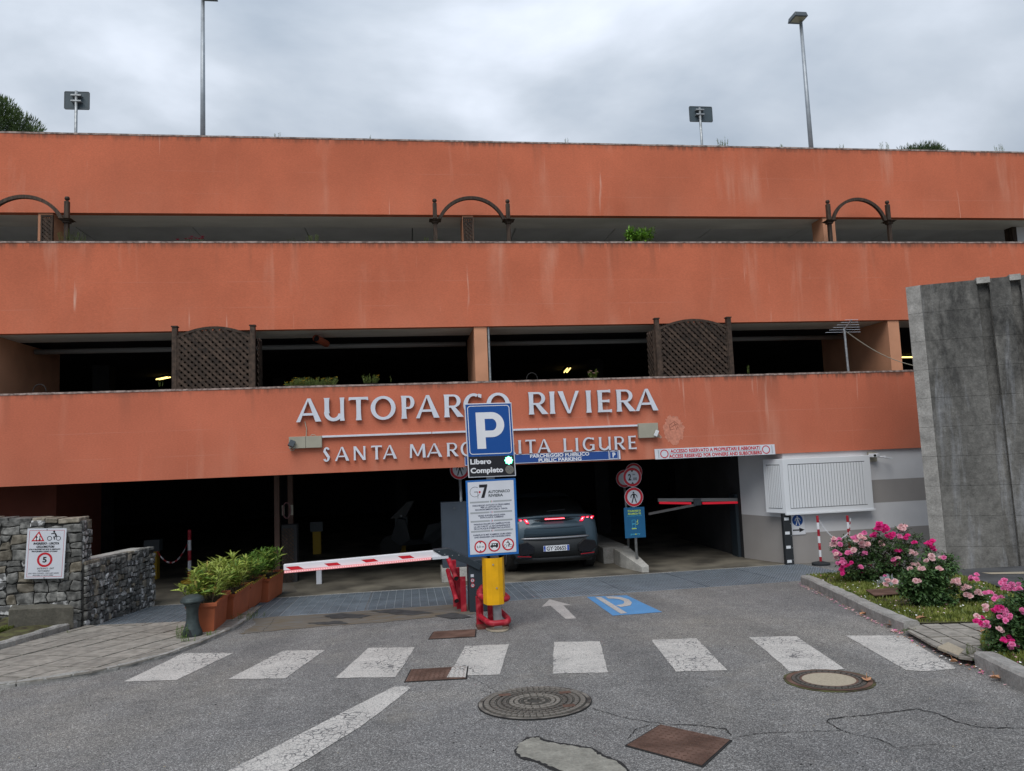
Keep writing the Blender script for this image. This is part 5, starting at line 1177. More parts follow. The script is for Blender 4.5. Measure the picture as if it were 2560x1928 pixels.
# ================================================================== barrier
BR = thing('barrier_gate', (.93, 11.1, .15), 'lowered red and white barrier arm on an anthracite cabinet across the left lane', 'barrier')
mb = MB(); mb.bb((.800, 10.88, zr(10.9)), (1.10, 11.22, .90)); cab = mb.build('cabinet', M['anthracite'], BR, bevel=.012)
Fc = Frame((.800, 10.88, .15), (1, 0, 0), (0, 0, 1))
mb = MB(); slab(mb, Fc, .03, .505, .075, .545, .0, .002); mb.build('sticker', M['white_d'], cab)
for v in (.455, .385): 
    mb = MB(); flat(mb, Fc, disc_pts(.055, v, .030), .0015); mb.build('sticker', M['white_d'], cab); mb = MB(); ring(mb, Fc, .055, v, .022, .030, .0025, n=20); mb.build('sticker_ring', M['red'], cab)
mb = MB(); pedestrian(mb, Fc, .055, .455, .034, .003); mb.build('sticker_figure', M['black'], cab); mb = MB(); rider(mb, Fc, .055, .386, .03, .003); mb.build('sticker_figure', M['black'], cab)
Ya = 10.84
br = [(1082, 1375), (1118, 1371), (1126, 1373), (1160, 1389), (1206, 1413), (1198, 1426), (1163, 1409), (1120, 1393), (1107, 1390)]
mb = MB(); mb.prism([atY(x, y, Ya) for x, y in br], V(0, .13, 0)); bk = mb.build('arm_bracket', M['anthracite'], BR, bevel=.006)
for x, y in ((1098, 1379), (1112, 1386), (1131, 1389), (1147, 1388)):
    p = atY(x, y, Ya); mb = MB(); mb.tube([p, p + V(0, -.006, 0)], .008, 8); mb.build('bolt', M['galv'], bk)
tl, tr, brr, bl_ = atY(708.5, 1412, Ya + .02), atY(1083, 1377, Ya + .02), atY(1107, 1390.5, Ya + .02), atY(709, 1427, Ya + .02)
mb = MB(); mb.prism([tl, tr, brr, atY(1080, 1396, Ya + .02), bl_], V(0, .085, 0)); arm = mb.build('arm', M['white'], BR, bevel=.006)
def on_arm(mb, pts, d): mb.poly([atY(x, y, Ya + .02 - d) for x, y in pts])
cvt = lambda q: [(620 + x / 3.95, 1180 + y / 3.95) for x, y in q]
for q in ([(370, 938), (495, 930), (550, 955), (425, 968)], [(750, 905), (880, 893), (920, 920), (795, 930)], [(1115, 868), (1245, 857), (1290, 882), (1165, 895)], [(1478, 832), (1600, 823), (1645, 848), (1525, 860)]):
    mb = MB(); on_arm(mb, cvt(q), .0015); mb.build('red_stripe', M['red'], arm)
mb = MB(); a = atY(711, 1430.5, Ya); b = atY(1078, 1396.5, Ya); mb.bar(a, b, .03, .030); mb.build('led_strip', M['leddim'], BR)
n = 62; mb = MB()
for k in range(n): p = a.lerp(b, (k + .5) / n); mb.box(p + V(0, -.016, 0), (.018, .003, .014))
mb.build('led', mat('led_bead', (.95, .62, .62), .4, emit=(1, .5, .5), es=.3), BR, kind='stuff')
mb = MB(); mb.bar(atY(1081, 1396, Ya), atY(1121, 1392.5, Ya), .035, .035); mb.build('cable_sleeve', M['white_d'], BR)
p = atY(735.5, 1448, 12.1); tag((lambda mb: (mb.bb((p.x - .05, 15.2, 0), (p.x + .05, 15.3, .26)), mb.build('low_post', M['white_d']))[1])(MB()), 'short pale post standing inside the garage below the barrier tip', 'post')

# grey cabinet on concrete plinth
a = atY(1102, 1257, 14.5); b = atY(1158, 1420, 14.5)
T = thing('control_cabinet', ((a.x + b.x) / 2, 14.6, 0), 'blue grey control cabinet on a concrete plinth behind the barrier', 'cabinet')
mb = MB(); mb.bb((a.x, 14.5, b.z + .02), (a.x + .50, 14.85, a.z)); mb.build('housing', M['cab'], T, bevel=.008)
mb = MB(); mb.bb((a.x + .03, 14.494, b.z + .06), (a.x + .47, 14.498, a.z - .03)); dr_ = mb.build('door', M['cab'], T)
mb = MB(); mb.tube([(a.x + .26, 14.493, a.z - .12), (a.x + .26, 14.48, a.z - .12)], .022, 12); mb.build('lock', M['darkgrey'], dr_)
mb = MB(); mb.bb((a.x - .03, 14.42, 0), (a.x + .55, 14.95, b.z + .018)); mb.build('plinth', M['plinth'], T, bevel=.01)

# ================================================================== lane islands with signs
def lane_signs(x, Yp, label, post_z0, zs, blue=None, red2=True):
    T = thing('lane_sign_post', (x, Yp, 0), label, 'sign')
    mb = MB(); mb.tube([(x + .02, Yp, post_z0), (x, Yp, zs[0][1] + .1)], .03, 10); mb.build('post', M['galv'], T, smooth=True)
    for kind, z, dx in zs:
        F = Frame((x + dx, Yp - .045, z), (1, 0, 0), (0, 0, 1)); r = .195
        mb = MB(); mb.prism(fpoly(F, disc_pts(0, 0, r, 32), -.012), F.n * .012); fc = mb.build('sign_disc', M['white_d'], T)
        mb = MB(); ring(mb, F, 0, 0, r * .72, r * .965, .0015, n=32); mb.build('red_ring', M['red'], fc)
        if kind == 'ped': mb = MB(); pedestrian(mb, F, 0, -.005, .225, .002); mb.build('pictogram', M['black'], fc)
        if kind == 'height':
            text('2', F, -.055, -.062, .125, M['black'], fc, .065, .03, d=.002, name='numeral'); text('.00', F, .048, -.065, .055, M['black'], fc, .095, .015, d=.002, name='numeral'); text('m', F, .035, .035, .04, M['black'], fc, .05, .015, d=.002, name='numeral')
            mb = MB()
            for s_ in (1, -1): flat(mb, F, [(-.030, s_ * .137), (.030, s_ * .137), (0, s_ * .098)][::-s_], .002)
            mb.build('arrows', M['black'], fc)
    if blue:
        F = Frame((x - .215, Yp - .05, blue - .63), (1, 0, 0), (0, 0, 1)); mb = MB(); slab(mb, F, 0, 0, .43, .61, -.006, 0); bp = mb.build('charging_panel', M['teal'], T)
        text('STAZIONE DI', F, .215, .52, .035, M['lime'], bp, .27, .03, d=.002); text('RICARICA VE', F, .215, .465, .035, M['lime'], bp, .27, .03, d=.002); text('EV CHARGING STATION', F, .215, .43, .018, M['cyan'], bp, .30, .01, d=.002)
        mb = MB(); rline(mb, F, .155, .20, .23, .36, .01, .006, .002); flat(mb, F, [(.165, .27), (.22, .27), (.22, .285), (.165, .285)], .0021); mb.build('charger_icon', M['cyan'], bp)
        mb = MB(); flat(mb, F, [(.145, .175), (.245, .175), (.245, .19), (.145, .19)], .0021); ring(mb, F, .255, .29, .022, .029, .0021, a0=R_(-150), a1=R_(120), n=12); flat(mb, F, [(.262, .31), (.275, .31), (.285, .36), (.278, .36)], .0022); mb.build('cable_icon', M['lime'], bp)
        text('po', F, .16, .06, .035, M['cyan'], bp, .085, .01, d=.002); text('w', F, .225, .06, .035, M['lime'], bp, .045, .01, d=.002); text('ery'[1:], F, .283, .06, .035, M['cyan'], bp, .06, .01, d=.002)
    return T
xs_ = atY(1579, 1193, 14.6).x
lane_signs(xs_, 14.6, 'sign post with 2.00 m and no-pedestrian discs over a blue charging panel', .2, [('height', atY(1579, 1193, 14.55).z, 0), ('ped', atY(1579, 1243, 14.55).z, .012)], blue=atY(1583, 1266, 14.55).z)
x2 = atY(1560, 1197, 15.9).x; lane_signs(x2, 15.9, 'second round-sign post mostly hidden behind the 2.00 m sign', .2, [('plain', atY(1560, 1197, 15.85).z, 0), ('plain', atY(1585, 1180, 15.85).z, .22)])
x3 = atY(1149, 1172, 14.6).x; lane_signs(x3, 14.6, 'sign post with a no-pedestrian disc, mostly hidden behind the parking totem', .2, [('ped', atY(1149, 1174, 14.55).z, 0)])
IS = thing('lane_island', (4.4, 14.6, 0), 'pale concrete lane island with an amber reflector on its sloping nose', 'kerb')
q0 = [atz(x, y, 0) for x, y in ((1605, 1431), (1623, 1430), (1612, 1400), (1551, 1418))]
xi = atz(1552, 1418, 0); xj = atz(1605, 1431, 0); xk = atz(1623, 1431, 0)
L_ = xi; N_ = xj; K_ = xk; R2 = V(K_.x + .12, 15.2, 0)
mb = MB(); zt1 = .30
A1 = V(L_.x, L_.y, 0); A2 = V(N_.x, N_.y, 0); A3 = V(K_.x, K_.y, 0); A4 = V(K_.x + .10, L_.y + .35, 0); A5 = V(L_.x, L_.y + .5, 0)
T1, T2, T3, T4, T5 = A1 + V(0, 0, zt1), A2 + V(0, 0, .10), A3 + V(0, 0, .13), A4 + V(-.1, 0, zt1 + .02), A5 + V(0, 0, zt1 + .02)
mb.add([A1, A2, A3, A4, A5, T1, T2, T3, T4, T5], [(0, 1, 6, 5), (1, 2, 7, 6), (2, 3, 8, 7), (3, 4, 9, 8), (4, 0, 5, 9), (5, 6, 8), (6, 7, 8), (5, 8, 9)]); mb.build('nose', M['plinth'], IS, bevel=.008)
mb = MB(); mb.bb((L_.x - .22, L_.y + .52, 0), (L_.x + .35, 19, .34)); mb.build('island_body', M['conc'], IS, bevel=.01)
c = atY(1610, 1413.5, 14.35); mb = MB(); mb.box(c, (.085, .02, .03)); mb.build('amber_reflector', M['amber'], IS, bevel=.006)
# inner barrier with red LEDs
T = thing('inner_barrier', (6.4, 15.3, 0), 'distant barrier arm with two lit red LED strips just inside the right lane', 'barrier'); Yb2 = 15.25
a, b = atY(1645, 1255, Yb2), atY(1843, 1254, Yb2); m1_, m2_ = atY(1727, 1256, Yb2), atY(1756, 1256, Yb2)
mb = MB(); mb.bar(a + V(0, 0, .04), b + V(0, 0, .04), .05, .07); mb.build('arm', mat('grey_arm_sheet', (.30, .29, .28), .6), T)
for p, q in ((a + V(.03, 0, -.02), m1_ + V(0, 0, -.02)), (m2_ + V(0, 0, -.02), b + V(0, 0, -.02))):
    mb = MB(); mb.bar(p, q, .05, .045); mb.build('led_strip', M['ledred'], T)
mb = MB(); mb.bar(atY(1621, 1285, Yb2), atY(1738, 1262, Yb2), .05, .05); mb.build('lower_arm', mat('dim_arm_sheet', (.2, .19, .18), .6), T)
mb = MB(); mb.box((m1_ + m2_) / 2 + V(0, -.02, .01), (.16, .08, .14)); mb.build('hinge', M['darkgrey'], T)
mb = MB(); mb.bb((b.x - .05, Yb2 - .0, 0), (b.x + .22, Yb2 + .3, b.z + .15)); mb.build('cabinet', M['anthracite'], T)

# posts with chains
def chain(name, a, b, sag, label, ma, mb_, n=26):
    T = thing(name, (a + b) / 2, label, 'chain')
    for k in range(n):
        t = (k + .5) / n; p = a.lerp(b, t); p.z -= sag * 4 * t * (1 - t); q = a.lerp(b, t + .5 / n); q.z -= sag * 4 * (t + .5 / n) * (1 - t - .5 / n)
        d = (q - p).normalized(); e = (V(0, 0, 1) if k % 2 else V(0, 1, 0)); e = (e - d * e.dot(d)).normalized(); L = (b - a).length / n * .62; m = MB()
        m.tube([p + d * L * math.cos(s) + e * .011 * math.sin(s) for s in [math.tau * j / 8 for j in range(9)]], .0042, 5); m.build('link', ma if (k // 3) % 2 else mb_, T)
def stripe_post(x, Y, h, n, label, base, r=.024, z0_=0, yellow=False):
    T = thing('chain_post', (x, Y, z0_), label, 'post', 'red and white chain posts')
    for k in range(n):
        mb = MB(); mb.tube([(x, Y, z0_ + h * k / n + .03), (x, Y, z0_ + h * (k + 1) / n + .03)], r, 12); mb.build('post_section', M['red_paint'] if (n - 1 - k) % 2 == 0 else M['white'], T, smooth=False)
    if base:
        mb = MB(); mb.lathe([(.17, z0_ + .001), (.17, z0_ + .045), (.155, z0_ + .05), (.05, z0_ + .075), (.03, z0_ + .075)], (x, Y, 0), 24); mb.build('base', M['dyellow'] if yellow else M['carblack'], T, smooth=False)
    return T
a = atY(2052, 1404, 13.55); b = atY(2049, 1289, 13.55); zb1 = zr(13.55)
stripe_post(a.x, 13.55, b.z - zb1 - .03, 7, 'left red and white striped chain post on a black base by the gatehouse', True, z0_=zb1)
a2 = atY(2118, 1289, 13.55); stripe_post(a2.x, 13.55, a2.z - zb1 - .03, 7, 'right red and white striped chain post behind the pink roses', True, z0_=zb1)
chain('plastic_chain', V(a.x + .02, 13.53, b.z - .08), V(a2.x - .02, 13.53, a2.z - .33), .22, 'white and red plastic chain sagging between the two striped posts', M['white'], M['white'], 28)
chain('plastic_chain', V(a2.x + .03, 13.50, a2.z - .06), V(a2.x - .02, 13.50, a2.z - .40), -.02, 'red and white chain hanging wound down the right striped post', M['red_paint'], M['white'], 16)
p = atz(470, 1457, 0); q = atY(484, 1324, p.y)
stripe_post(p.x + .03, p.y, q.z - .03, 5, 'red and white chain post on a yellow base inside the left entrance', True, yellow=True, r=.035)
chain('plastic_chain', pb + V(.05, .0, .93), V(p.x, p.y, q.z - .25), .30, 'pale chain sagging from the rubble wall to the inner striped post', M['white_d'], M['red_paint'], 34)
def dim_stand(px, ptop, pbot, Y, label):
    a = atY(px, ptop, Y); x = a.x; T = thing('ticket_stand', (x, Y, 0), label, 'stand')
    mb = MB(); mb.bb((x - .10, Y, 0), (x + .10, Y + .2, a.z - .25)); mb.build('pedestal', M['dyellow'], T); mb = MB(); mb.bb((x - .16, Y - .03, a.z - .249), (x + .16, Y + .2, a.z)); mb.build('notice_box', M['darkgrey'], T)
dim_stand(380, 1350, 1450, 17.2, 'dim yellow stand with a notice box inside, behind the rubble wall'); dim_stand(791, 1305, 1400, 20, 'dim yellow pedestal in the dark, right of the lattice column'); dim_stand(1003, 1293, 1400, 19, 'dim yellow pedestal in the dark, beside the parked scooter')
# lattice column with coiled hose
Yc = 15.6; a = atY(700, 1290, Yc).x; b = atY(734, 1290, Yc).x
T = thing('lattice_column', ((a + b) / 2, Yc, 0), 'dark lattice-clad column with coiled hose and notices inside the left lane', 'column')
mb = MB(); mb.bb((a + .02, Yc + .04, 0), (b + .05, Yc + .3, 1.15)); mb.build('core', M['dark'], T)
F = Frame((a + .01, Yc + .03, .0), (1, 0, 0), (0, 0, 1)); slats(F, b - a, 1.12, .075, .02, lambda u: 1.1, T, M['wood'], .008)
for px in (692, 726):
    x = atY(px, 1290, Yc + (.0 if px < 700 else .31)).x; yy = Yc + (0 if px < 700 else .31); mb = MB(); mb.bb((x - .05, yy, 0), (x + .05, yy + .1, 2.295)); mb.build('steel_post', mat('brown_steel_post', (.10, .055, .04), .7), T)
c = atY(717, 1276, Yc - .03); mb = MB(); mb.tube([c + V(.075 * math.cos(t), -.01 * k, .16 * math.sin(t)) for k in range(3) for t in [math.tau * j / 14 for j in range(14)]], .013, 6); mb.build('hose', mat('dull_red_hose', (.16, .08, .08), .7), T)
for dx in (-.10, .07):
    mb = MB(); mb.bb((c.x + dx, Yc - .01, c.z - .10), (c.x + dx + .05, Yc - .004, c.z + .10)); mb.build('notice', M['beige'], T)
# parked scooter, dark
c = atz(1045, 1400, 0); Ysc = 18.5; xc_ = atY(1040, 1320, Ysc).x
T = thing('parked_scooter', (xc_, Ysc, 0), 'barely visible dark scooter with a shining windscreen in the left lane depths', 'scooter')
for s_, nm in ((-.62, 'wheel'), (.62, 'wheel')):
    mb = MB(); mb.tube([(xc_ + s_, Ysc - .05, .27), (xc_ + s_, Ysc + .05, .27)], .27, 18); mb.build(nm, M['rubber'], T)
mb = MB(); mb.add([V(xc_ + x, Ysc + y, z) for x, z, ww in ((-.62, .45, .05), (-.45, .95, .12), (-.25, .9, .14), (-.15, .42, .18), (.15, .40, .18), (.3, .75, .16), (.8, .82, .12), (.85, .62, .1), (.4, .3, .12), (-.4, .28, .12)) for y in (-ww, ww)], [(2 * k, 2 * ((k + 1) % 10), 2 * ((k + 1) % 10) + 1, 2 * k + 1) for k in range(10)] + [tuple(range(0, 20, 2)), tuple(range(19, 0, -2))]); mb.build('bodywork', M['carblack'], T)
mb = MB(); mb.prism([V(xc_ - .62, Ysc - .2, .95), V(xc_ - .25, Ysc - .2, .98), V(xc_ - .02, Ysc - .2, 1.36), V(xc_ - .2, Ysc - .2, 1.34)], V(0, .4, 0)); mb.build('windscreen', mat('scratched_windscreen', (.018, .02, .02), .5), T)
mb = MB(); mb.tube([(xc_ - .35, Ysc - .35, 1.02), (xc_ - .3, Ysc + .35, 1.02)], .015, 6); mb.build('handlebar', M['galv'], T)

# ================================================================== car
CX = atY(1390, 1367, 14.57).x - .0; CY = 14.57
CAR = thing('parked_suv', (CX, CY, 0), 'slate blue SUV seen from behind with lit red claw lights, driving into the garage', 'car')
Cc = lambda x, y, z: V(CX + x, CY + y, z)
def loft(secs, n_close=True):
    mb = MB(); m = len(secs[0]); vs = [p for s in secs for p in s]; fs = []
    for i in range(len(secs) - 1):
        for k in range(m - 1): fs.append((i * m + k, i * m + k + 1, (i + 1) * m + k + 1, (i + 1) * m + k))
    if n_close: fs += [tuple(range(m)), tuple((len(secs) - 1) * m + k for k in reversed(range(m)))]
    mb.add(vs, fs); return mb
def sec(y, hw, zt_, zlo=.34, sh=.86):
    half = [(hw * .90, zlo), (hw * .985, zlo + .16), (hw, .62), (hw * .995, .80), (hw * .965, zt_ - .13), (hw * sh, zt_ - .03), (hw * .5, zt_)]
    return [Cc(x, y, z) for x, z in half] + [Cc(0, y, zt_ + .008)] + [Cc(-x, y, z) for x, z in reversed(half)]
secs = [sec(y, hw, zt_) for y, hw, zt_ in ((.05, .80, 1.10), (.09, .87, 1.12), (.2, .905, 1.13), (.45, .925, 1.12), (.9, .93, 1.08), (1.6, .925, 1.03), (2.6, .925, 1.0), (3.3, .92, .98), (3.8, .91, .93), (4.3, .86, .80), (4.5, .74, .66))]
body = loft(secs).build('body', M['carpaint'], CAR, smooth=True)
def gsec(y, hw, z0_, z1_):
    return [Cc(hw, y, z0_), Cc(hw * .93, y, z0_ + (z1_ - z0_) * .55), Cc(hw * .82, y, z1_ - .03), Cc(hw * .6, y, z1_), Cc(0, y, z1_ + .015), Cc(-hw * .6, y, z1_), Cc(-hw * .82, y, z1_ - .03), Cc(-hw * .93, y, z0_ + (z1_ - z0_) * .55), Cc(-hw, y, z0_)]
gs = [gsec(y, hw, z0_, z1_) for y, hw, z0_, z1_ in ((.12, .74, 1.09, 1.125), (.35, .78, 1.08, 1.20), (.75, .80, 1.06, 1.34), (1.3, .80, 1.02, 1.455), (1.9, .79, 1.0, 1.48), (2.5, .77, .98, 1.43), (3.0, .74, .96, 1.22), (3.4, .72, .96, 1.0))]
loft(gs).build('glasshouse', M['glass'], CAR, smooth=True)
rs = [[Cc(x, y, z + .012) for x, z in ((.60, z1_ - .03), (.48, z1_), (0, z1_ + .016), (-.48, z1_), (-.60, z1_ - .03))] for y, z1_ in ((1.22, 1.445), (1.6, 1.475), (1.9, 1.485), (2.3, 1.46))]
loft(rs, False).build('roof', M['carpaint'], CAR, smooth=True)
Ft = Frame((CX, CY, 0), (1, 0, 0), (0, 0, 1))
def tail(name, pts, y0, y1, m, parent=CAR, bevel=.008, **k):
    mb = MB(); mb.prism([Cc(x, y0, z) for x, z in pts], V(0, y1 - y0, 0)); return mb.build(name, m, parent, bevel=bevel, **k)
# bowed spoiler lip
mb = MB(); vs = []; N = 16
for k in range(N + 1):
    t = -1 + 2 * k / N; x = t * .80; yb = .02 + .10 * abs(t) ** 3; zt_ = 1.165 - .035 * t * t
    vs += [Cc(x, yb, zt_), Cc(x, yb - .012, zt_ - .035), Cc(x, yb + .05, zt_ - .085), Cc(x, yb + .22, zt_ - .005)]
mb.add(vs, [(k * 4 + q, k * 4 + (q + 1) % 4, (k + 1) * 4 + (q + 1) % 4, (k + 1) * 4 + q) for k in range(N) for q in range(4)] + [(0, 1, 2, 3), (N * 4 + 3, N * 4 + 2, N * 4 + 1, N * 4)]); mb.build('spoiler', M['carpaint'], CAR, smooth=True)
# tailgate skin, bowed in plan
def bow(name, z0_, z1_, hw0, hw1, y0, y1, m, parent=CAR, th=.03, yb=.10, N=14, smooth=True):
    mb = MB(); vs = []
    for k in range(N + 1):
        t = -1 + 2 * k / N; c_ = yb * abs(t) ** 2.6
        vs += [Cc(t * hw0, y0 + c_, z0_), Cc(t * (hw0 + hw1) / 2, (y0 + y1) / 2 - .012 + c_, (z0_ + z1_) / 2), Cc(t * hw1, y1 + c_, z1_), Cc(t * hw1, y1 + c_ + th, z1_), Cc(t * hw0, y0 + c_ + th, z0_)]
    mb.add(vs, [(k * 5 + q, k * 5 + (q + 1) % 5, (k + 1) * 5 + (q + 1) % 5, (k + 1) * 5 + q) for k in range(N) for q in range(5)] + [(0, 1, 2, 3, 4), tuple(N * 5 + q for q in (4, 3, 2, 1, 0))]); return mb.build(name, m, parent, smooth=smooth)
bow('light_bar', 1.035, 1.090, .86, .85, .045, .045, M['cargloss'], yb=.09)
tg = bow('tailgate', .74, 1.033, .80, .83, .0, .035, M['carpaint'], yb=.09)
bow('tailgate_crease', .905, .925, .62, .62, -.004, -.004, M['carpaint'], tg, th=.02, yb=.07)
bow('rear_bumper', .34, .738, .88, .90, .02, -.005, M['carblack'], yb=.13)
bow('bumper_trim', .695, .735, .70, .72, -.03, -.025, M['chrome'], yb=.09, th=.03)
bow('diffuser', .24, .338, .72, .84, .07, .03, M['carblack'], yb=.12)
for s_ in (-1, 1):
    tail('corner_vent', [(s_ * .44, .56), (s_ * .58, .66), (s_ * .80, .62), (s_ * .84, .50), (s_ * .70, .40), (s_ * .46, .42)], -.012, .05, M['cargloss'])
    tail('reflector', [(s_ * .50, .355), (s_ * .78, .375), (s_ * .78, .395), (s_ * .50, .375)], -.005, .04, M['redlens'])
    for k, xx_ in enumerate((.56, .655, .76)):
        lb = tail('tail_light', [(s_ * (xx_ - .045), 1.015), (s_ * (xx_ + .014), 1.015), (s_ * (xx_ + .065), 1.098), (s_ * (xx_ + .008), 1.098)], .025 + .03 * k, .10, M['redlit'], bevel=0)
        mb = MB(); y_ = .023 + .03 * k; mb.poly([Cc(s_ * (xx_ - .018), y_, 1.046), Cc(s_ * (xx_ + .004), y_, 1.046), Cc(s_ * (xx_ + .034), y_, 1.083), Cc(s_ * (xx_ + .016), y_, 1.083)]); mb.build('lamp_core', M['redcore'], lb)
bl2 = tail('brake_light', [(-.20, 1.078), (.20, 1.078), (.20, 1.096), (-.20, 1.096)], .005, .04, M['redlit'], bevel=0)
mb = MB()
for k in range(20): mb.box(Cc(-.19 + k * .02, .003, 1.088), (.010, .004, .010))
mb.build('led', M['redcore'], bl2, kind='stuff')
Fpl = Frame((CX - .26, CY - .035, .46), (1, 0, 0), (0, -.06, 1)); mb = MB(); slab(mb, Fpl, 0, 0, .52, .11, -.012, 0); pl = mb.build('number_plate', M['plate'], CAR)
mb = MB(); slab(mb, Fpl, .004, .004, .042, .106, .0005, .0015); slab(mb, Fpl, .478, .004, .516, .106, .0005, .0015); mb.build('blue_strips', M['euro'], pl, kind='stuff')
text('GY·206SS', Fpl, .26, .018, .076, M['black'], pl, .40, .02, d=.002, name='plate_lettering'); text('I', Fpl, .023, .014, .025, M['white'], pl, .006, .02, d=.002)
for s_ in (-1, 1):
    for yy in (.78, 3.55):
        mb = MB(); x0 = CX + s_ * .70; x1 = CX + s_ * .925; mb.tube([(x0, CY + yy, .345), (x0 + s_ * .02, CY + yy, .345), (x1 - s_ * .02, CY + yy, .345), (x1, CY + yy, .345)], [.31, .345, .345, .31], 28); wh = mb.build('wheel', M['rubber'], CAR, smooth=False)
        mb = MB(); mb.tube([(x1, CY + yy, .345), (x1 + s_ * .006, CY + yy, .345)], .22, 20); mb.build('rim', M['chrome'], wh)
    mb = MB(); mb.box(Cc(s_ * 1.0, 2.55, 1.02), (.20, .10, .13)); mb.build('wing_mirror', M['carpaint'], CAR, bevel=.03)
mb = MB(); mb.bar(Cc(-.1, .34, 1.215), Cc(.30, .40, 1.235), .014, .012); mb.build('rear_wiper', M['carblack'], CAR)
mb = MB(); mb.bb((CX - .8, CY + .3, .2), (CX + .8, CY + 4.2, .36)); mb.build('underbody', M['carblack'], CAR)
# ================================================================== bollard, planters
pz = g(481, 1598); bz = pz.z + .04
T = thing('cast_bollard', pz, 'dark green cast iron bollard with mushroom cap in front of the plant pots', 'bollard')
mb = MB(); mb.lathe([(.125, 0), (.125, .03), (.118, .07), (.095, .12), (.078, .19), (.072, .27), (.078, .35), (.095, .40), (.115, .43)], (pz.x, pz.y, bz), 28); mb.build('shaft', M['cast'], T, smooth=True)
mb = MB(); mb.lathe([(.128, .431), (.148, .44), (.150, .462), (.142, .47), (.142, .48), (.120, .505), (.07, .527), (.02, .535)], (pz.x, pz.y, bz), 28); mb.build('cap', M['cast'], T, smooth=True)
mb = MB()
mb.prism([V(pz.x + u, pz.y - .126, bz + v) for u, v in ((-.025, .0), (.025, .0), (.022, .06), (0, .10), (-.022, .06))], V(0, .03, 0)); mb.build('foot_notch', M['carblack'], T)
pA = g(541, 1588); pB = g(703, 1489); dP = pB - pA; dP.z = 0; LP = dP.length; dP.normalize(); nP = V(-dP.y, dP.x, 0); n_pots = 4; PL = LP / n_pots * .985
pots = []
for k in range(n_pots):
    o = pA + dP * (LP / n_pots * k) + nP * (0, .03, .05, -.02)[k]; ang_ = (0.10, .0, .02, -.06)[k]; d = Matrix.Rotation(ang_, 3, 'Z') @ dP; nn = V(-d.y, d.x, 0); W_ = .38; Hh = .42; zb_ = zr(o.y + .3) + .02
    T = thing('plant_pot', o + V(0, 0, .02), ('front terracotta trough planter next to the bollard', 'second terracotta trough planter, yellow and black tape on its rim', 'third terracotta trough planter from the bollard', 'rearmost terracotta trough planter beside the steel grating')[k], 'planter', 'terracotta trough planters')
    o = V(o.x, o.y, 0)
    def tr_(s, ins, z): a = o + d * ins + nn * ins; return [a + V(0, 0, zb_ + z), a + d * (PL - 2 * ins) + V(0, 0, zb_ + z), a + d * (PL - 2 * ins) + nn * (W_ - 2 * ins) + V(0, 0, zb_ + z), a + nn * (W_ - 2 * ins) + V(0, 0, zb_ + z)]
    rows = [tr_(0, .045, 0), tr_(0, .02, Hh - .075), tr_(0, .012, Hh - .074), tr_(0, .008, Hh - .05), tr_(0, -.012, Hh - .048), tr_(0, -.012, Hh), tr_(0, .025, Hh), tr_(0, .03, Hh - .06)]
    mb = MB(); vs = [p for r in rows for p in r]; mb.add(vs, [(i * 4 + q, i * 4 + (q + 1) % 4, (i + 1) * 4 + (q + 1) % 4, (i + 1) * 4 + q) for i in range(len(rows) - 1) for q in range(4)] + [(3, 2, 1, 0)]); mb.build('trough', M['terracotta_pot'], T, bevel=.008)
    mb = MB(); mb.poly([p - V(0, 0, .035) for p in rows[6]]); mb.build('soil', M['earth'], T)
    if k > 0:
        nb = 16
        for side_a, side_b in ((rows[5][0], rows[5][1]), (rows[5][3], rows[5][0])):
            nb = max(5, int((side_b - side_a).length / .05))
            for j in range(nb):
                a = side_a.lerp(side_b, j / nb); b = side_a.lerp(side_b, (j + 1) / nb); mb = MB(); inw = (rows[6][0] - rows[5][0]); inw = V(inw.x, inw.y, 0) * .5
                mb.bar(a + V(0, 0, .004), b + V(0, 0, .004), .030, .016); mb.build('tape_stripe', M['black'] if j % 2 else M['dyellow'], T)
    pots.append((o, d, nn, zb_ + Hh, T))

# ================================================================== plants
def leafmesh(mb, p, d, up, L, W_, bend=.15, mi=0):
    d = d.normalized(); s = d.cross(up)
    if s.length < .01: s = d.cross(V(1, .3, 0))
    s.normalize(); n = s.cross(d); a = p + d * L * .45 + n * L * .06; t = p + d * L - n * L * bend
    mb.add([p, a + s * W_ / 2 + n * W_ * .12, t, a - s * W_ / 2 + n * W_ * .12, a], [(0, 1, 4), (1, 2, 4), (4, 2, 3), (0, 4, 3)], mi)
def rv(): 
    while True:
        v = V(random.uniform(-1, 1), random.uniform(-1, 1), random.uniform(-1, 1))
        if .05 < v.length < 1: return v
lm = []
for i in range(4):
    mb = MB(); leafmesh(mb, V(0, 0, 0), V(0, 0, 1), V(0, 1, 0), 1, .17 + .02 * i, .05 + .1 * i); lm.append([mb.mesh('leaf', M['oleander']), mb.mesh('leaf', M['oleander2']), mb.mesh('leaf', M['oldleaf'])])
def place_leaf(me, parent, p, d, L):
    d = d.normalized(); q = d.to_track_quat('Z', 'Y').to_matrix() @ Matrix.Rotation(random.uniform(-.8, .8), 3, 'Z'); m = q.to_4x4(); m = Matrix.Translation(p) @ m @ Matrix.Scale(L, 4); return place(me, 'leaf', parent, m)
olab = ['yellow-green oleander bush in the front planter behind the bollard', 'yellow-green oleander in the second planter', 'mid-green oleander in the third planter', 'deeper green oleander in the rearmost planter by the barrier tip']
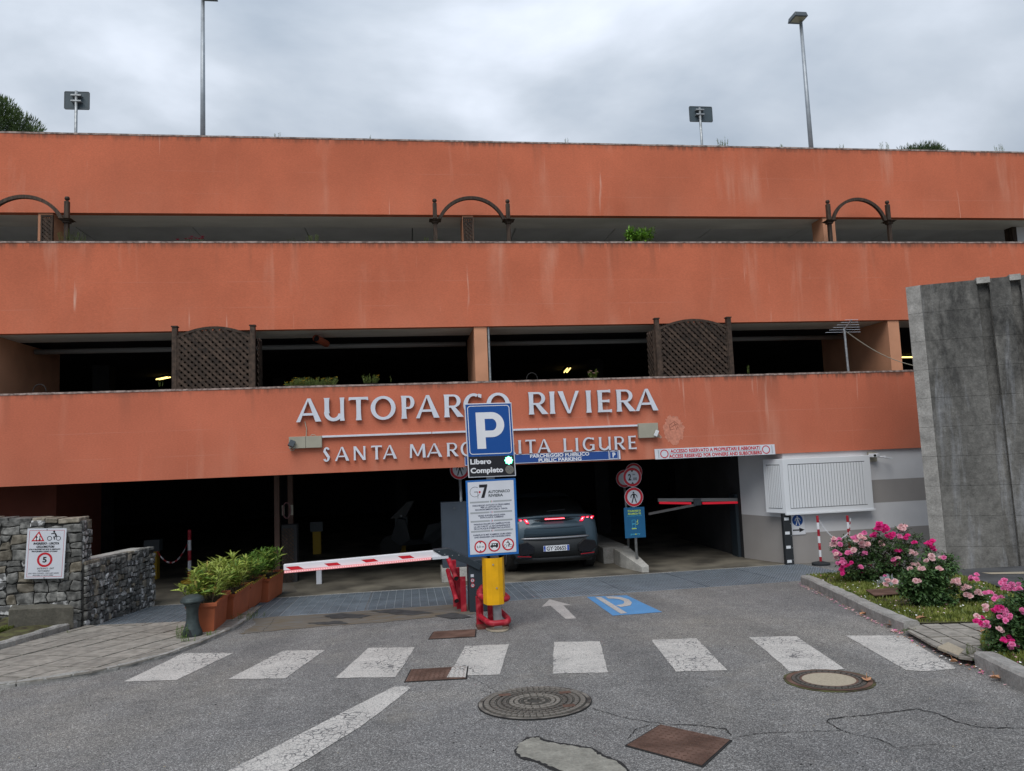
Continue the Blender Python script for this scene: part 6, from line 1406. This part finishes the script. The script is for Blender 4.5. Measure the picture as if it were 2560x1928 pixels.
for k, (o, d, nn, zt_, PT) in enumerate(pots):
    c = o + d * PL / 2 + nn * .19; T = thing('oleander', V(c.x, c.y, zt_ - .05), olab[k], 'plant', 'oleanders in the trough planters')
    st = MB(); fol = MB(); ind = 0; tops = []
    NS = (30, 26, 24, 24)[k]
    cand = []
    for i in range(NS):
        b = c + d * random.uniform(-.34, .34) * (PL / .85) + nn * random.uniform(-.12, .12); b.z = zt_ - .06
        H_ = random.uniform(.22, .50) * (1.0, .95, .85, .9)[k]; t = b + V(random.uniform(-.19, .19), random.uniform(-.17, .17), H_); st.tube([b, b.lerp(t, .5) + V(random.uniform(-.02, .02), 0, 0), t], [.007, .006, .004], 5)
        m = int(H_ / .032)
        for j in range(m):
            q = b.lerp(t, .25 + .75 * (j + 1) / m); a0_ = j * 1.2 + i
            for r in range(3):
                a = a0_ + r * 2.09 + random.uniform(-.3, .3); e = random.uniform(.25, .95) + (.5 if j > m - 3 else 0); cand.append((q, V(math.cos(a), math.sin(a), e), random.uniform(.12, .19)))
    cand.sort(key=lambda q: q[0].y + random.uniform(-.15, .15) - q[0].z * .5); lim = (280, 200, 120, 120)[k]
    for i, (q, dd, L) in enumerate(cand):
        if i < lim: place_leaf(random.choice(lm)[2 if random.random() < .06 else (0 if random.random() < (.8, .7, .5, .25)[k] else 1)], T, q, dd, L)
        else: leafmesh(fol, q, dd, V(0, 0, 1), L, L * .2, .15)
    st.build('stem', M['stem'], T, kind='stuff')
    if fol.v: fol.build('foliage', M['oleander'] if k < 2 else M['oleander2'], T, kind='stuff')

# roses
def bloom_mesh(m, layers=((5, .45, .95), (6, .75, .6), (7, 1.0, .25)), open_=1.0):
    mb = MB()
    for n, r, e in layers:
        ph = random.uniform(0, 6)
        for k in range(n):
            a = ph + math.tau * k / n + random.uniform(-.15, .15); o = V(math.cos(a), math.sin(a), 0); s = V(-o.y, o.x, 0); w = r * 1.1 * math.tau / n * .55; hgt = .75 * e; pr = random.uniform(.7, 1.2); pz_ = random.uniform(.5, 1.5)
            P = []
            for i, (ro, z) in enumerate(((.08, 0), (r * .55, hgt * .5), (r * .85, hgt * .95), (r, hgt * .9 - .1 * (1 - e)))):
                ww = w * (.25, .85, 1.0, .55)[i]
                for j in (-1, 0, 1): P.append(o * (ro * pr * (1 + random.uniform(-.08, .08))) + s * ww * j * pr + V(0, 0, z * pz_ + (.10 * r if j else 0) + random.uniform(-.07, .07)))
            mb.add(P, [(i * 3 + j, i * 3 + j + 1, (i + 1) * 3 + j + 1, (i + 1) * 3 + j) for i in range(3) for j in range(2)])
    return mb.mesh('rose_bloom', m)
BM = {c: [bloom_mesh(M[c]) for _ in range(4)] for c in ('hot', 'pink', 'pale')}
def add_bloom(parent, p, r, c):
    q = (EYE - p).normalized() * .6 + V(0, 0, .75) + rv() * .45; q = q.normalized().to_track_quat('Z', 'Y').to_matrix().to_4x4()
    return place(random.choice(BM[c]), 'rose_bloom', parent, Matrix.Translation(p) @ q @ Matrix.Rotation(random.uniform(0, 6), 4, 'Z') @ Matrix.Scale(r, 4))
def rose_bush(base_px, label, blobs, blooms, nleaf, Yd=None, sz=.045, lift=.085):
    b = g(*base_px) + V(0, 0, lift); T = thing('rose_bush', b, label, 'rose bush', 'rose bushes in the bed'); Y = b.y
    st = MB(); fol = MB(); gst = []
    tips = []
    for (x, y, rp) in blobs:
        c = atY(x, y, Y); rp = rp * .86; r = rp / FOC * (c - EYE).dot(FW); c = c + V(0, random.uniform(-.3, .3) * min(1, r * 2), 0); tips.append((c, r))
        mid = b.lerp(c, .5) + V(random.uniform(-.06, .06), 0, random.uniform(.0, .08)); st.tube([b + V(random.uniform(-.05, .05), random.uniform(-.05, .05), -.05), mid, c], [.011, .008, .004], 5)
    tot = sum(r ** 2 for c, r in tips)
    for c, r in tips:
        n = int(nleaf * r ** 2 / tot)
        for i in range(max(4, n // 4)):
            v = rv(); v = v * (v.length ** -.4); p = c + V(v.x * r, v.y * r * .8, v.z * r * .9)
            dd = (rv() + V(0, 0, -.1)).normalized() * .8 + v * .5; up = V(0, 0, 1) + rv() * .5; s = sz * random.uniform(.7, 1.3)
            for j in range(5):   # compound leaf
                q = p + dd.normalized() * s * (.5 * (j // 2 + 1)); side = dd.cross(up).normalized() * (1 if j % 2 else -1); e = dd.normalized() * .5 + side * (0 if j == 4 else 1); leafmesh(fol, q, e, up, s, s * .62, .1)
            if i % 6 == 0: st.tube([p, c.lerp(p, .2)], .0025, 4)
        for _q in range(2):
            tt = c + V(random.uniform(-1, 1) * r, 0, r * random.uniform(.7, 1.35)); st.tube([c, tt], [.004, .0025], 4)
            for j in range(9): leafmesh(fol, c.lerp(tt, random.uniform(.3, 1)), rv() + V(0, 0, .2), V(0, 0, 1), sz * random.uniform(.7, 1.1), sz * .55, .1)
    st.build('stem', M['stem'], T, kind='stuff'); fol.build('foliage', M['roseleaf'], T, kind='stuff')
    for (x, y, rp, c, n) in blooms:
        for i in range(n):
            a = random.uniform(0, 6.28); k = (0 if n == 1 else rp * random.uniform(.3, 1.0)); p = atY(x + k * math.cos(a), y + k * math.sin(a) * .8, Y - random.uniform(.05, .35)); dd = (p - EYE).dot(FW)
            add_bloom(T, p, (rp if n == 1 else max(6.5, rp * .42)) * random.uniform(.85, 1.15) / FOC * dd, c)
    return T
random.seed(21)
rose_bush((2175, 1466), 'largest rose bush, crowded with hot pink and pale blooms, nearest the gatehouse',
          [(2180, 1425, 48), (2140, 1395, 42), (2205, 1380, 46), (2250, 1405, 42), (2110, 1370, 26), (2125, 1420, 28), (2215, 1440, 42), (2170, 1370, 32), (2270, 1365, 26), (2295, 1350, 16), (2200, 1345, 18), (2250, 1330, 14), (2320, 1372, 14), (2300, 1430, 34), (2155, 1450, 26), (2265, 1450, 30)],
          [(2206, 1320, 18, 'hot', 9), (2188, 1338, 12, 'hot', 4), (2224, 1338, 10, 'hot', 4), (2092, 1356, 17, 'pale', 5), (2094, 1355, 12, 'pink', 3), (2084, 1386, 13, 'pale', 4), (2090, 1384, 9, 'pink', 3), (2100, 1408, 14, 'pink', 5), (2112, 1420, 11, 'hot', 4), (2128, 1408, 6, 'hot', 1), (2156, 1429, 9, 'hot', 2), (2165, 1388, 9, 'pink', 2),
           (2143, 1346, 16, 'pale', 4), (2138, 1350, 8, 'pink', 2), (2162, 1361, 18, 'pale', 6), (2158, 1337, 8, 'pink', 2), (2256, 1347, 10, 'pink', 2), (2268, 1343, 9, 'hot', 2), (2286, 1357, 7, 'hot', 1), (2249, 1373, 9, 'hot', 2), (2331, 1363, 16.5, 'hot', 6), (2236, 1407, 16, 'pink', 5), (2240, 1404, 12, 'pale', 4), (2120, 1385, 8, 'pink', 2), (2131, 1380, 7, 'pale', 2),
           (2254, 1322, 12, 'pale', 5), (2284, 1380, 8, 'pale', 3), (2200, 1362, 8, 'pale', 3), (2102, 1432, 8, 'hot', 2), (2148, 1415, 6, 'pink', 2), (2175, 1413, 5, 'pink', 1), (2285, 1416, 14, 'pale', 4), (2255, 1383, 6, 'pink', 1)], 9000)
rose_bush((2340, 1533), 'dark leafy rose bush with few pale blooms in the middle of the bed',
          [(2330, 1490, 46), (2365, 1480, 32), (2290, 1470, 34), (2350, 1515, 34), (2345, 1430, 30), (2370, 1410, 20), (2300, 1440, 26), (2325, 1395, 14), (2330, 1455, 36), (2270, 1460, 22), (2320, 1525, 26)],
          [(2295, 1450, 9, 'pale', 3), (2351, 1395, 5, 'pale', 1), (2360, 1395, 6, 'pink', 1), (2326, 1398, 12, 'pale', 5), (2347, 1425, 8, 'pale', 3), (2213, 1455, 8, 'pale', 3), (2240, 1456, 6, 'pale', 2), (2212, 1440, 5, 'pink', 1), (2390, 1455, 10, 'pale', 3), (2305, 1418, 10, 'pale', 4)], 7000)
rose_bush((2432, 1524), 'small sparse rose bush with faded blooms, right of the middle bush',
          [(2430, 1500, 22), (2410, 1480, 16), (2450, 1490, 18), (2400, 1465, 12), (2440, 1515, 18)],
          [(2390, 1454, 8, 'pale', 3), (2428, 1447, 9, 'pink', 3), (2443, 1444, 9, 'pink', 3), (2415, 1470, 9, 'pale', 5), (2448, 1480, 8, 'pale', 4), (2420, 1490, 7, 'pale', 3)], 900)
rose_bush((2545, 1650), 'near rose bush at the right frame edge with bright pink clusters',
          [(2540, 1610, 52), (2500, 1600, 34), (2520, 1560, 40), (2560, 1570, 50), (2490, 1640, 24), (2550, 1520, 30), (2510, 1525, 22), (2600, 1600, 60), (2530, 1645, 34), (2480, 1560, 16), (2580, 1490, 30)],
          [(2520, 1462, 17, 'pink', 7), (2540, 1465, 15, 'pink', 7), (2470, 1490, 13, 'pink', 4), (2495, 1497, 10, 'pink', 3), (2490, 1520, 14, 'hot', 5), (2505, 1533, 14, 'pink', 6), (2520, 1545, 12, 'pink', 4), (2453, 1551, 14, 'hot', 5), (2465, 1563, 12, 'pink', 4), (2520, 1600, 15, 'hot', 6), (2533, 1616, 13, 'pink', 6), (2557, 1533, 10, 'pink', 3), (2465, 1520, 7, 'pale', 3), (2500, 1575, 8, 'pale', 3), (2440, 1540, 6, 'pale', 2)], 6500, sz=.042)
random.seed(33)
# grass, petals, weeds
def inside(pl, x, y):
    c = False; j = len(pl) - 1
    for i in range(len(pl)):
        if (pl[i][1] > y) != (pl[j][1] > y) and x < (pl[j][0] - pl[i][0]) * (y - pl[i][1]) / (pl[j][1] - pl[i][1]) + pl[i][0]: c = not c
        j = i
    return c
def grass(outline_px, lift, n, label_name, hmin=.02, hmax=.055, hole=None, xy=None):
    pl = xy or [(p.x, p.y) for p in (g(x, y) for x, y in outline_px)]; xs = [p[0] for p in pl]; ys = [p[1] for p in pl]; mb = MB(); k = 0; tries = 0
    while k < n and tries < n * 6:
        tries += 1; x = random.uniform(min(xs), max(xs)); y = random.uniform(min(ys), max(ys))
        if not inside(pl, x, y): continue
        if (math.sin(x * 3.1 + 1) * math.sin(y * 2.7) + random.uniform(-.6, .6)) < -.42: continue
        k += 1; h = random.uniform(hmin, hmax); a = random.uniform(0, 6.28); w = random.uniform(.006, .011); z = (zr(y) + lift) if not xy else bank(x, y); l = V(random.uniform(-.7, .7), random.uniform(-.7, .7), 1) * h
        mb.add([V(x - w * math.cos(a), y - w * math.sin(a), z), V(x + w * math.cos(a), y + w * math.sin(a), z), V(x, y, z) + l], [(0, 1, 2)])
    return mb.build(label_name, M['grass'], kind='stuff')
bedg = [(2014, 1452), (2100, 1446), (2366, 1440), (2460, 1474), (2560, 1512), (2760, 1590), (2860, 1700), (2700, 1760), (2560, 1700), (2475, 1660), (2452, 1630), (2470, 1574), (2300, 1576), (2255, 1562), (2180, 1528), (2110, 1495), (2060, 1470)]
grass(bedg, .083, 26000, 'bed_grass')
grass(None, .09, 5000, 'bank_grass', .02, .06, xy=[(-7.5, 11.2), (-6.35, 10.9), (-5.9, 11.05), (-5.95, 11.86), (-7.5, 11.86)])
k0 = g(-60, 1625); k1 = g(75, 1590); grass(None, .09, 3500, 'strip_grass', .02, .05, xy=[(k0.x, k0.y), (k1.x, k1.y), (k1.x - .1, k1.y + .25), (k0.x, k0.y + .45)])
mb = MB()
pl = [(p.x, p.y) for p in (g(x, y) for x, y in bedg)]; k = 0
while k < 420:
    x = random.uniform(4.6, 8.6); y = random.uniform(5.4, 11.5)
    if inside(pl, x, y):
        k += 1; z = zr(y) + .10 + random.uniform(0, .03); a = random.uniform(0, 6); r = random.uniform(.006, .013); t = V(random.uniform(-.3, .3), random.uniform(-.6, -.1), 1).normalized(); u = t.cross(V(1, 0, .2)).normalized(); v = t.cross(u)
        mb.add([V(x, y, z) + u * r * math.cos(a + q) + v * r * math.sin(a + q) for q in (0, 1.2, 2.5, 3.8, 5)], [(0, 1, 2, 3, 4)], 0 if random.random() < .45 else (1 if random.random() < .75 else 2))
for i in range(170):   # along the gutter
    t = random.random() ** .8; j = int(t * (len(P1) - 1)); f_ = t * (len(P1) - 1) - j; x = P1[j][0] * (1 - f_) + P1[min(j + 1, len(P1) - 1)][0] * f_; y = P1[j][1] * (1 - f_) + P1[min(j + 1, len(P1) - 1)][1] * f_
    p = g(x + random.uniform(-12, 0), y + random.uniform(0, 6)) + V(0, 0, .006 + random.uniform(0, .01)); r = random.uniform(.008, .018); a = random.uniform(0, 6)
    mb.add([p + V(r * math.cos(a + q), r * math.sin(a + q) * .8, random.uniform(0, .008)) for q in (0, 1.2, 2.5, 3.8, 5)], [(0, 1, 2, 3, 4)], random.choice((1, 1, 2, 3)))
for i in range(150):
    t = random.random(); x = 2262 + t * 300; y = 1590 + t * 130; p = g(x + random.uniform(-20, 14), y + random.uniform(-4, 8)) + V(0, 0, .008); r = random.uniform(.008, .018); a = random.uniform(0, 6)
    mb.add([p + V(r * math.cos(a + q), r * math.sin(a + q) * .8, random.uniform(0, .008)) for q in (0, 1.2, 2.5, 3.8, 5)], [(0, 1, 2, 3, 4)], random.choice((0, 1, 2, 3, 3)))
mb.build('fallen_petals', [M['daisy'], M['pale'], M['pink'], M['dryleaf']], kind='stuff')
for x, y, r, lab in ((2230, 1569, .075, 'curled brown leaf with upright stalk against the bed kerb'), (2306, 1572, .06, 'brown leaf on the grass behind the kerb end'), (2160, 1540, .05, 'dry leaf in the gutter halfway along the bed kerb'), (2167, 1707, .05, 'pale dry leaf lying on the rim of the right manhole'), (2458, 1609, .05, 'small curled brown leaf on the right pavement slabs'), (2490, 1703, .045, 'brown leaf in the gutter under the right edge kerb'), (2385, 1661, .03, 'dark small leaf at the tip of the last zebra stripe')):
    p = g(x, y) + V(0, 0, .02 if x not in (2306, 2458) else .11); mb = MB(); a = random.uniform(0, 3); vs = []
    for k in range(10):
        t = math.tau * k / 10; rr = r * (1 + .2 * math.cos(2 * t)); vs.append(p + V(rr * math.cos(t + a), rr * .6 * math.sin(t + a), .022 * abs(math.sin(t)) + random.uniform(0, .008)))
    vs.append(p); mb.add(vs, [(k, (k + 1) % 10, 10) for k in range(10)]); mb.tube([p, p + V(random.uniform(-.03, .03), 0, .06)], .003, 4); tag(mb.build('dry_leaf', M['dryleaf']), lab, 'leaf', 'dry leaves on the ground')
def weed(p, h, r, n, label, m='weedleaf', cat='weed', name='weed', fl=None, nf=0, leafL=None, flr=.012, group=None, kind=None):
    T = thing(name, p, label, cat, group); mb = MB(); st = MB(); ff = MB(); leafL = leafL or max(.018, h * .12); n = int(n * 1.6)
    for i in range(max(3, n // 9)):
        t = p + V(random.uniform(-r, r), random.uniform(-r, r) * .5, h * random.uniform(.5, 1)); b = p + V((t.x - p.x) * .8, (t.y - p.y) * .8, 0); st.tube([b, t], .0018, 4)
        for j in range(9):
            q = b.lerp(t, random.uniform(.15, 1)); leafmesh(mb, q, rv() + V(0, 0, .35), V(0, 0, 1), (leafL or h * .16) * random.uniform(.7, 1.3), (leafL or h * .16) * .34)
        if fl and i < nf:
            for a in range(6): d = V(math.cos(a * 1.05), math.sin(a * 1.05) - .5, .4); leafmesh(ff, t, d, V(0, 0, 1), flr, flr * .7, .1)
    mb.build('foliage', M[m], T, kind='stuff'); st.build('stem', M['gstem'], T, kind='stuff')
    if fl: ff.build('blossom', M[fl], T, kind='stuff')
    return T
def wp(x, y, Y): return atY(x, y, Y)
weed(wp(175, 606, 15.0), .22, .22, 160, 'yellow-green weed tuft on the upper parapet beside the left arch post'); weed(wp(206, 606, 15.0), .14, .07, 50, 'thin weed just right of the tuft by the left arch post')
weed(wp(480, 608, 14.95), .10, .30, 110, 'magenta flowers peeping over the upper parapet, left part', fl='magenta', nf=12, cat='flowers', name='flowering_plant', flr=.045)
weed(wp(782, 606, 15.0), .19, .15, 110, 'yellow-green weed on the upper parapet, left of the middle arch'); weed(wp(738, 606, 15.0), .07, .2, 40, 'low weeds on the upper parapet left of the taller tuft')
weed(wp(1063, 606, 15.0), .13, .07, 60, 'small weed at the foot of the middle arch, left side'); weed(wp(1092, 606, 14.95), .06, .05, 30, 'tiny weed against the left post of the middle arch')
weed(wp(1590, 607, 14.95), .28, .22, 330, 'bright green spiky fan-leaved plant on the upper parapet, right of centre', m='palmleaf', name='fan_plant', cat='plant', leafL=.13); weed(wp(1625, 603, 14.95), .33, .10, 70, 'arching bright green frond beside the spiky plant', m='palmleaf', name='fan_plant', cat='plant', leafL=.09)
weed(wp(790, 968, 14.2), .19, .42, 1500, 'low green bush with yellow flowers on the middle parapet, above the letters', fl='yflower', nf=26, name='yellow_daisies', cat='flowers', leafL=.028, flr=.028); weed(wp(735, 968, 14.15), .10, .18, 300, 'yellow flowers trailing at the left end of the daisy bush', fl='yflower', nf=12, name='yellow_daisies', cat='flowers', leafL=.03, flr=.028)
weed(wp(925, 958, 14.2), .17, .18, 260, 'thinner weedy stems with few yellow flowers right of the daisy bush', fl='yflower', nf=4, name='yellow_daisies', cat='flowers', leafL=.035, flr=.028); weed(wp(980, 955, 14.2), .12, .03, 27, 'single thin stem on the middle parapet above letter C')
weed(wp(1484, 946, 14.2), .16, .10, 80, 'small potted-looking plant with pale rose flowers on the middle parapet', fl='pale', nf=5, name='pale_flower_plant', cat='flowers', leafL=.06, flr=.04)
weed(wp(402, 966, 14.2), .10, .05, 36, 'small green leaves left of the left trellis'); weed(wp(1872, 936, 14.2), .22, .03, 24, 'dry thin stalk right of the right trellis')
for x, y, h, r, n, lab in ((695, 341, .12, .1, 36, 'little weed on the roof parapet between the left lamp post and centre'), (925, 346, .12, .02, 18, 'single sprig on the roof parapet left of centre'), (1418, 357, .14, .08, 36, 'thin weed on the roof parapet right of centre'), (1809, 369, .26, .14, 120, 'round green shrub top on the roof, right of the right sign back'), (1962, 371, .15, .12, 60, 'small weed on the roof left of the right lamp post'), (2103, 373, .13, .1, 60, 'small weed on the roof right of the right lamp post'), (2215, 375, .22, .14, 100, 'leafy shrub top left of the distant pine crown'), (2500, 379, .2, .2, 100, 'low shrub on the roof near the right edge')):
    weed(atY(x, y, 15.7) - V(0, 0, .02), h, r, n, lab)
# ground weeds
for x, y, h, r, n, lab, m in ((455, 1605, .20, .10, 90, 'weeds growing round the left foot of the bollard', 'palmleaf'), (472, 1612, .10, .10, 60, 'low weeds right in front of the bollard base', 'palmleaf'), (525, 1597, .08, .08, 45, 'little green weed between bollard and kerb', 'palmleaf'), (610, 1555, .12, .20, 100, 'dry grass tuft at the kerb end below the planters', 'weedleaf'), (640, 1548, .10, .15, 60, 'grass tuft where the kerb meets the grating', 'weedleaf'),
                              (195, 1558, .34, .10, 140, 'climbing green weed in the corner of the rubble wall behind the block', 'palmleaf'), (172, 1590, .04, .03, 20, 'tiny weed in the left pavement joints', 'weedleaf'), (2430, 1655, .14, .06, 60, 'grass tuft beside the yellow edging brick', 'grass'), (2340, 1622, .05, .08, 40, 'low weed between the zebra and the right pavement', 'grass'), (2272, 1590, .06, .08, 40, 'small weeds at the rounded end of the bed kerb', 'grass'), (2440, 1424, .12, .1, 60, 'small weed at the foot of the concrete wall', 'palmleaf')):
    weed(g(x, y) + V(0, 0, .03), h, r, n, lab, m=m)
mb = MB(); p0 = g(2225, 1480)
for i in range(60):
    a = V(random.gauss(0, .13), random.gauss(0, .08), 0); q = p0 + a + V(0, 0, .09 + .12 * math.exp(-(a.length / .13) ** 2) * random.uniform(.6, 1)); u = rv() * .07; v = rv() * .07; mb.add([q, q + u, q + u + v, q + v], [(0, 1, 2, 3)])
tag(mb.build('plastic_bag', mat('crumpled_clear_plastic', (.55, .58, .60), .15, trans=.5)), 'crumpled grey plastic bag lying under the largest rose bush', 'plastic bag')

# ================================================================== manholes and cover plates
def ground_frame(px, py, ang=0):
    p = g(px, py); t = V(0, 1, -SL).normalized(); return Frame(p, V(math.cos(ang), math.sin(ang), -SL * math.sin(ang)), V(-math.sin(ang), math.cos(ang), -SL * math.cos(ang)))
F = ground_frame(1337, 1757); R0 = (g(1478, 1757) - g(1196, 1757)).length / 2
T = thing('manhole_cover', F.o, 'large round cast iron manhole cover with concentric block pattern in mid foreground', 'manhole cover', 'round manhole covers')
mb = MB(); mb.prism(fpoly(F, disc_pts(0, 0, R0, 64), .001), F.n * .007); mb.build('dirt_seat', M['crack'], T)
mb = MB(); ring(mb, F, 0, 0, R0 * .92, R0 * .985, .011, n=64); mb.build('frame_ring', M['iron'], T); mb = MB(); flat(mb, F, disc_pts(0, 0, R0 * .905, 64), .0088); mb.build('lid', M['irondark'], T)
def blocks(r0, r1, n, ph, hgt=.009):
    w = math.tau / n; mb = MB(); g_ = .16; pts = []
    rr0, rr1 = r0 + .003, r1 - .003
    for a, r in ((-w / 2 * (1 - g_), rr0), (w / 2 * (1 - g_), rr0), (w / 2 * (1 - g_), rr1), (-w / 2 * (1 - g_), rr1)): pts.append(V(r * math.cos(a), r * math.sin(a), 0))
    mb.prism(pts, V(0, 0, hgt)); me = mb.mesh('block', M['iron']); fixn(me); B_ = Matrix((F.x, F.z, F.n)).transposed().to_4x4()
    for k in range(n): place(me, 'raised_block', T, Matrix.Translation(F.o + F.n * .0088) @ B_ @ Matrix.Rotation(ph + k * w, 4, 'Z'))
for i, (a, b, n) in enumerate(((.80, .895, 50), (.70, .785, 44), (.585, .665, 36), (.50, .575, 30), (.38, .46, 22), (.29, .365, 16), (.13, .20, 8))): blocks(R0 * a, R0 * b, n, i * .37)
for a, b in ((.685, .695), (.48, .49), (.25, .265)): mb = MB(); ring(mb, F, 0, 0, R0 * a, R0 * b, .0125, n=48); mb.build('ring_line', M['iron'], T)
for ang_ in (.5, -.75, 2.3):
    mb = MB(); c_ = (R0 * .7 * math.cos(ang_), R0 * .7 * math.sin(ang_)); flat(mb, F, [(c_[0] - .05, c_[1] - .035), (c_[0] + .05, c_[1] - .035), (c_[0] + .05, c_[1] + .035), (c_[0] - .05, c_[1] + .035)], .0185); mb.build('lifting_pad', M['rust'], T)
F = ground_frame(2072, 1702); R0 = (g(2181, 1702) - g(1962, 1702)).length / 2
T = thing('manhole_cover', F.o, 'round manhole cover with sandy concrete centre touching the seventh zebra stripe', 'manhole cover', 'round manhole covers')
mb = MB(); P_ = [(R0 * 1.03 * math.cos(a) + random.uniform(-.006, .006), R0 * 1.03 * math.sin(a) + random.uniform(-.006, .006)) for a in [math.tau * k / 80 for k in range(80)]]; mb.prism(fpoly(F, P_, .001), F.n * .006); mb.build('dirt_seat', M['earth'], T)
mb = MB(); ring(mb, F, 0, 0, R0 * .86, R0 * .97, .0105, n=64); mb.build('frame_ring', M['rust'], T); mb = MB(); flat(mb, F, disc_pts(0, 0, R0 * .85, 64), .0085); mb.build('lid', M['irondark'], T)
mb = MB(); flat(mb, F, disc_pts(0, 0, R0 * .61, 56), .0125); mb.build('concrete_fill', M['sandconc'], T); mb = MB(); ring(mb, F, 0, 0, R0 * .61, R0 * .66, .013, n=56); mb.build('inner_ring', M['rust'], T)
blocks(R0 * .75, R0 * .84, 34, 0, .006); blocks(R0 * .665, R0 * .735, 30, .1, .006)
def plate(pts, label, studs=True, paint=None, m='rust'):
    P = [g(x, y) for x, y in pts]; c = sum(P, V(0, 0, 0)) / len(P); T = thing('cover_plate', c, label, 'cover plate', 'square steel cover plates in the asphalt')
    mb = MB(); mb.prism([c + (p - c) * 1.05 + V(0, 0, .001) for p in P], V(0, 0, .005)); mb.build('seat', M['crack'], T); mb = MB(); mb.prism([p + V(0, 0, .0065) for p in P], V(0, 0, .004)); mb.build('plate', M[m], T)
    if studs:
        u = (P[1] - P[0]); v = (P[3] - P[0]); nu = int(u.length / studs); nv = int(v.length / studs); me = MB(); a = u.normalized(); b = v.normalized(); s = studs
        me.box((0, 0, .002), (s * .55, s * .14, .004), Matrix.Rotation(.6, 3, 'Z')); me2 = me.mesh('stud', M[m]); me = MB(); me.box((0, 0, .002), (s * .55, s * .14, .004), Matrix.Rotation(-.9, 3, 'Z')); me3 = me.mesh('stud', M[m])
        an = math.atan2(u.y, u.x); cnt = 0
        for i in range(nu):
            for j in range(nv):
                p = P[0] + (P[1] - P[0]) * ((i + .5) / nu) + ((P[3] - P[0]) * (1 - (i + .5) / nu) + (P[2] - P[1]) * ((i + .5) / nu)) * ((j + .5) / nv)
                if cnt < 298: cnt += 1; place(me2 if (i + j) % 2 else me3, 'stud', T, Matrix.Translation(p + V(0, 0, .010)) @ Matrix.Rotation(an, 4, 'Z'))
    if paint: mb = MB(); mb.poly([g(x, y) + V(0, 0, .0135) for x, y in paint]); mb.build('paint_overlap', M['white_paint'], T)
plate([(1568, 1866), (1652, 1815), (1825, 1853), (1755, 1917)], 'rusty square chequered steel plate at the bottom, right of centre', .042)
plate([(1073, 1599), (1085, 1581), (1189, 1575), (1187, 1593)], 'narrow brown cover plate just left of the crash guard foot', False)
plate([(1014, 1706), (1029, 1676), (1168, 1668), (1164, 1698)], 'brown cover plate between the third and fourth zebra stripes', .045, [(1117, 1697), (1130, 1672), (1168, 1669), (1164, 1697)])
# small debris
mb = MB()
for i in range(160):
    x = random.uniform(0, 2560); y = random.uniform(1560, 1928); p = g(x, y) + V(0, 0, .002); r = random.uniform(.003, .008); mb.box(p, (r * 1.6, r, r * .6), Matrix.Rotation(random.uniform(0, 3), 3, 'Z'), random.choice((0, 1, 1)))
mb.build('grit', [M['sandconc'], M['crack']], kind='stuff')

# ================================================================== trees beyond the roof
random.seed(5)
def tree(x, y, z0_, ztop, crx, cry, crz, label, n=9000, group=None, name='pine_tree'):
    T = thing(name, (x, y, z0_), label, 'tree', group); mb = MB(); zc_ = ztop - crz
    mb.tube([(x, y, z0_ - .2), (x + .2, y, (z0_ + zc_) / 2), (x, y, zc_)], [.38, .28, .18], 10)
    cl = []
    for i in range(70):
        v = rv().normalized(); v = V(v.x, v.y, abs(v.z) if random.random() < .75 else -abs(v.z) * .4); cl.append((V(x + v.x * crx * .82, y + v.y * cry * .82, zc_ + v.z * crz * .84), random.uniform(.45, .8)))
    for i in range(12): mb.tube([(x, y, zc_ - .8), V(x, y, zc_ - .4).lerp(cl[i][0], .55), cl[i][0]], [.10, .06, .03], 5)
    mb.build('trunk', M['bark'], T, smooth=True); fo = MB()
    for i in range(n):
        c, r = random.choice(cl); v = rv(); v = v * (v.length ** -.5); p = c + v * r; d = v + V(0, 0, .9) + rv() * .5; leafmesh(fo, p, d, rv(), random.uniform(.16, .3), .034, 0)
    fo.build('crown', M['pine'], T, kind='stuff')
a = atY(-20, 262, 32); tree(a.x - 1.0, 32, .0, a.z + .10, 2.9, 2.4, 1.9, 'dense green pine crown rising behind the roof at the far left edge', 42000)
b_ = atY(2285, 366, 36); tree(b_.x, 36, .0, b_.z - .62, 1.7, 1.6, .9, 'low rounded pine crown just showing above the roof at right', 22000)
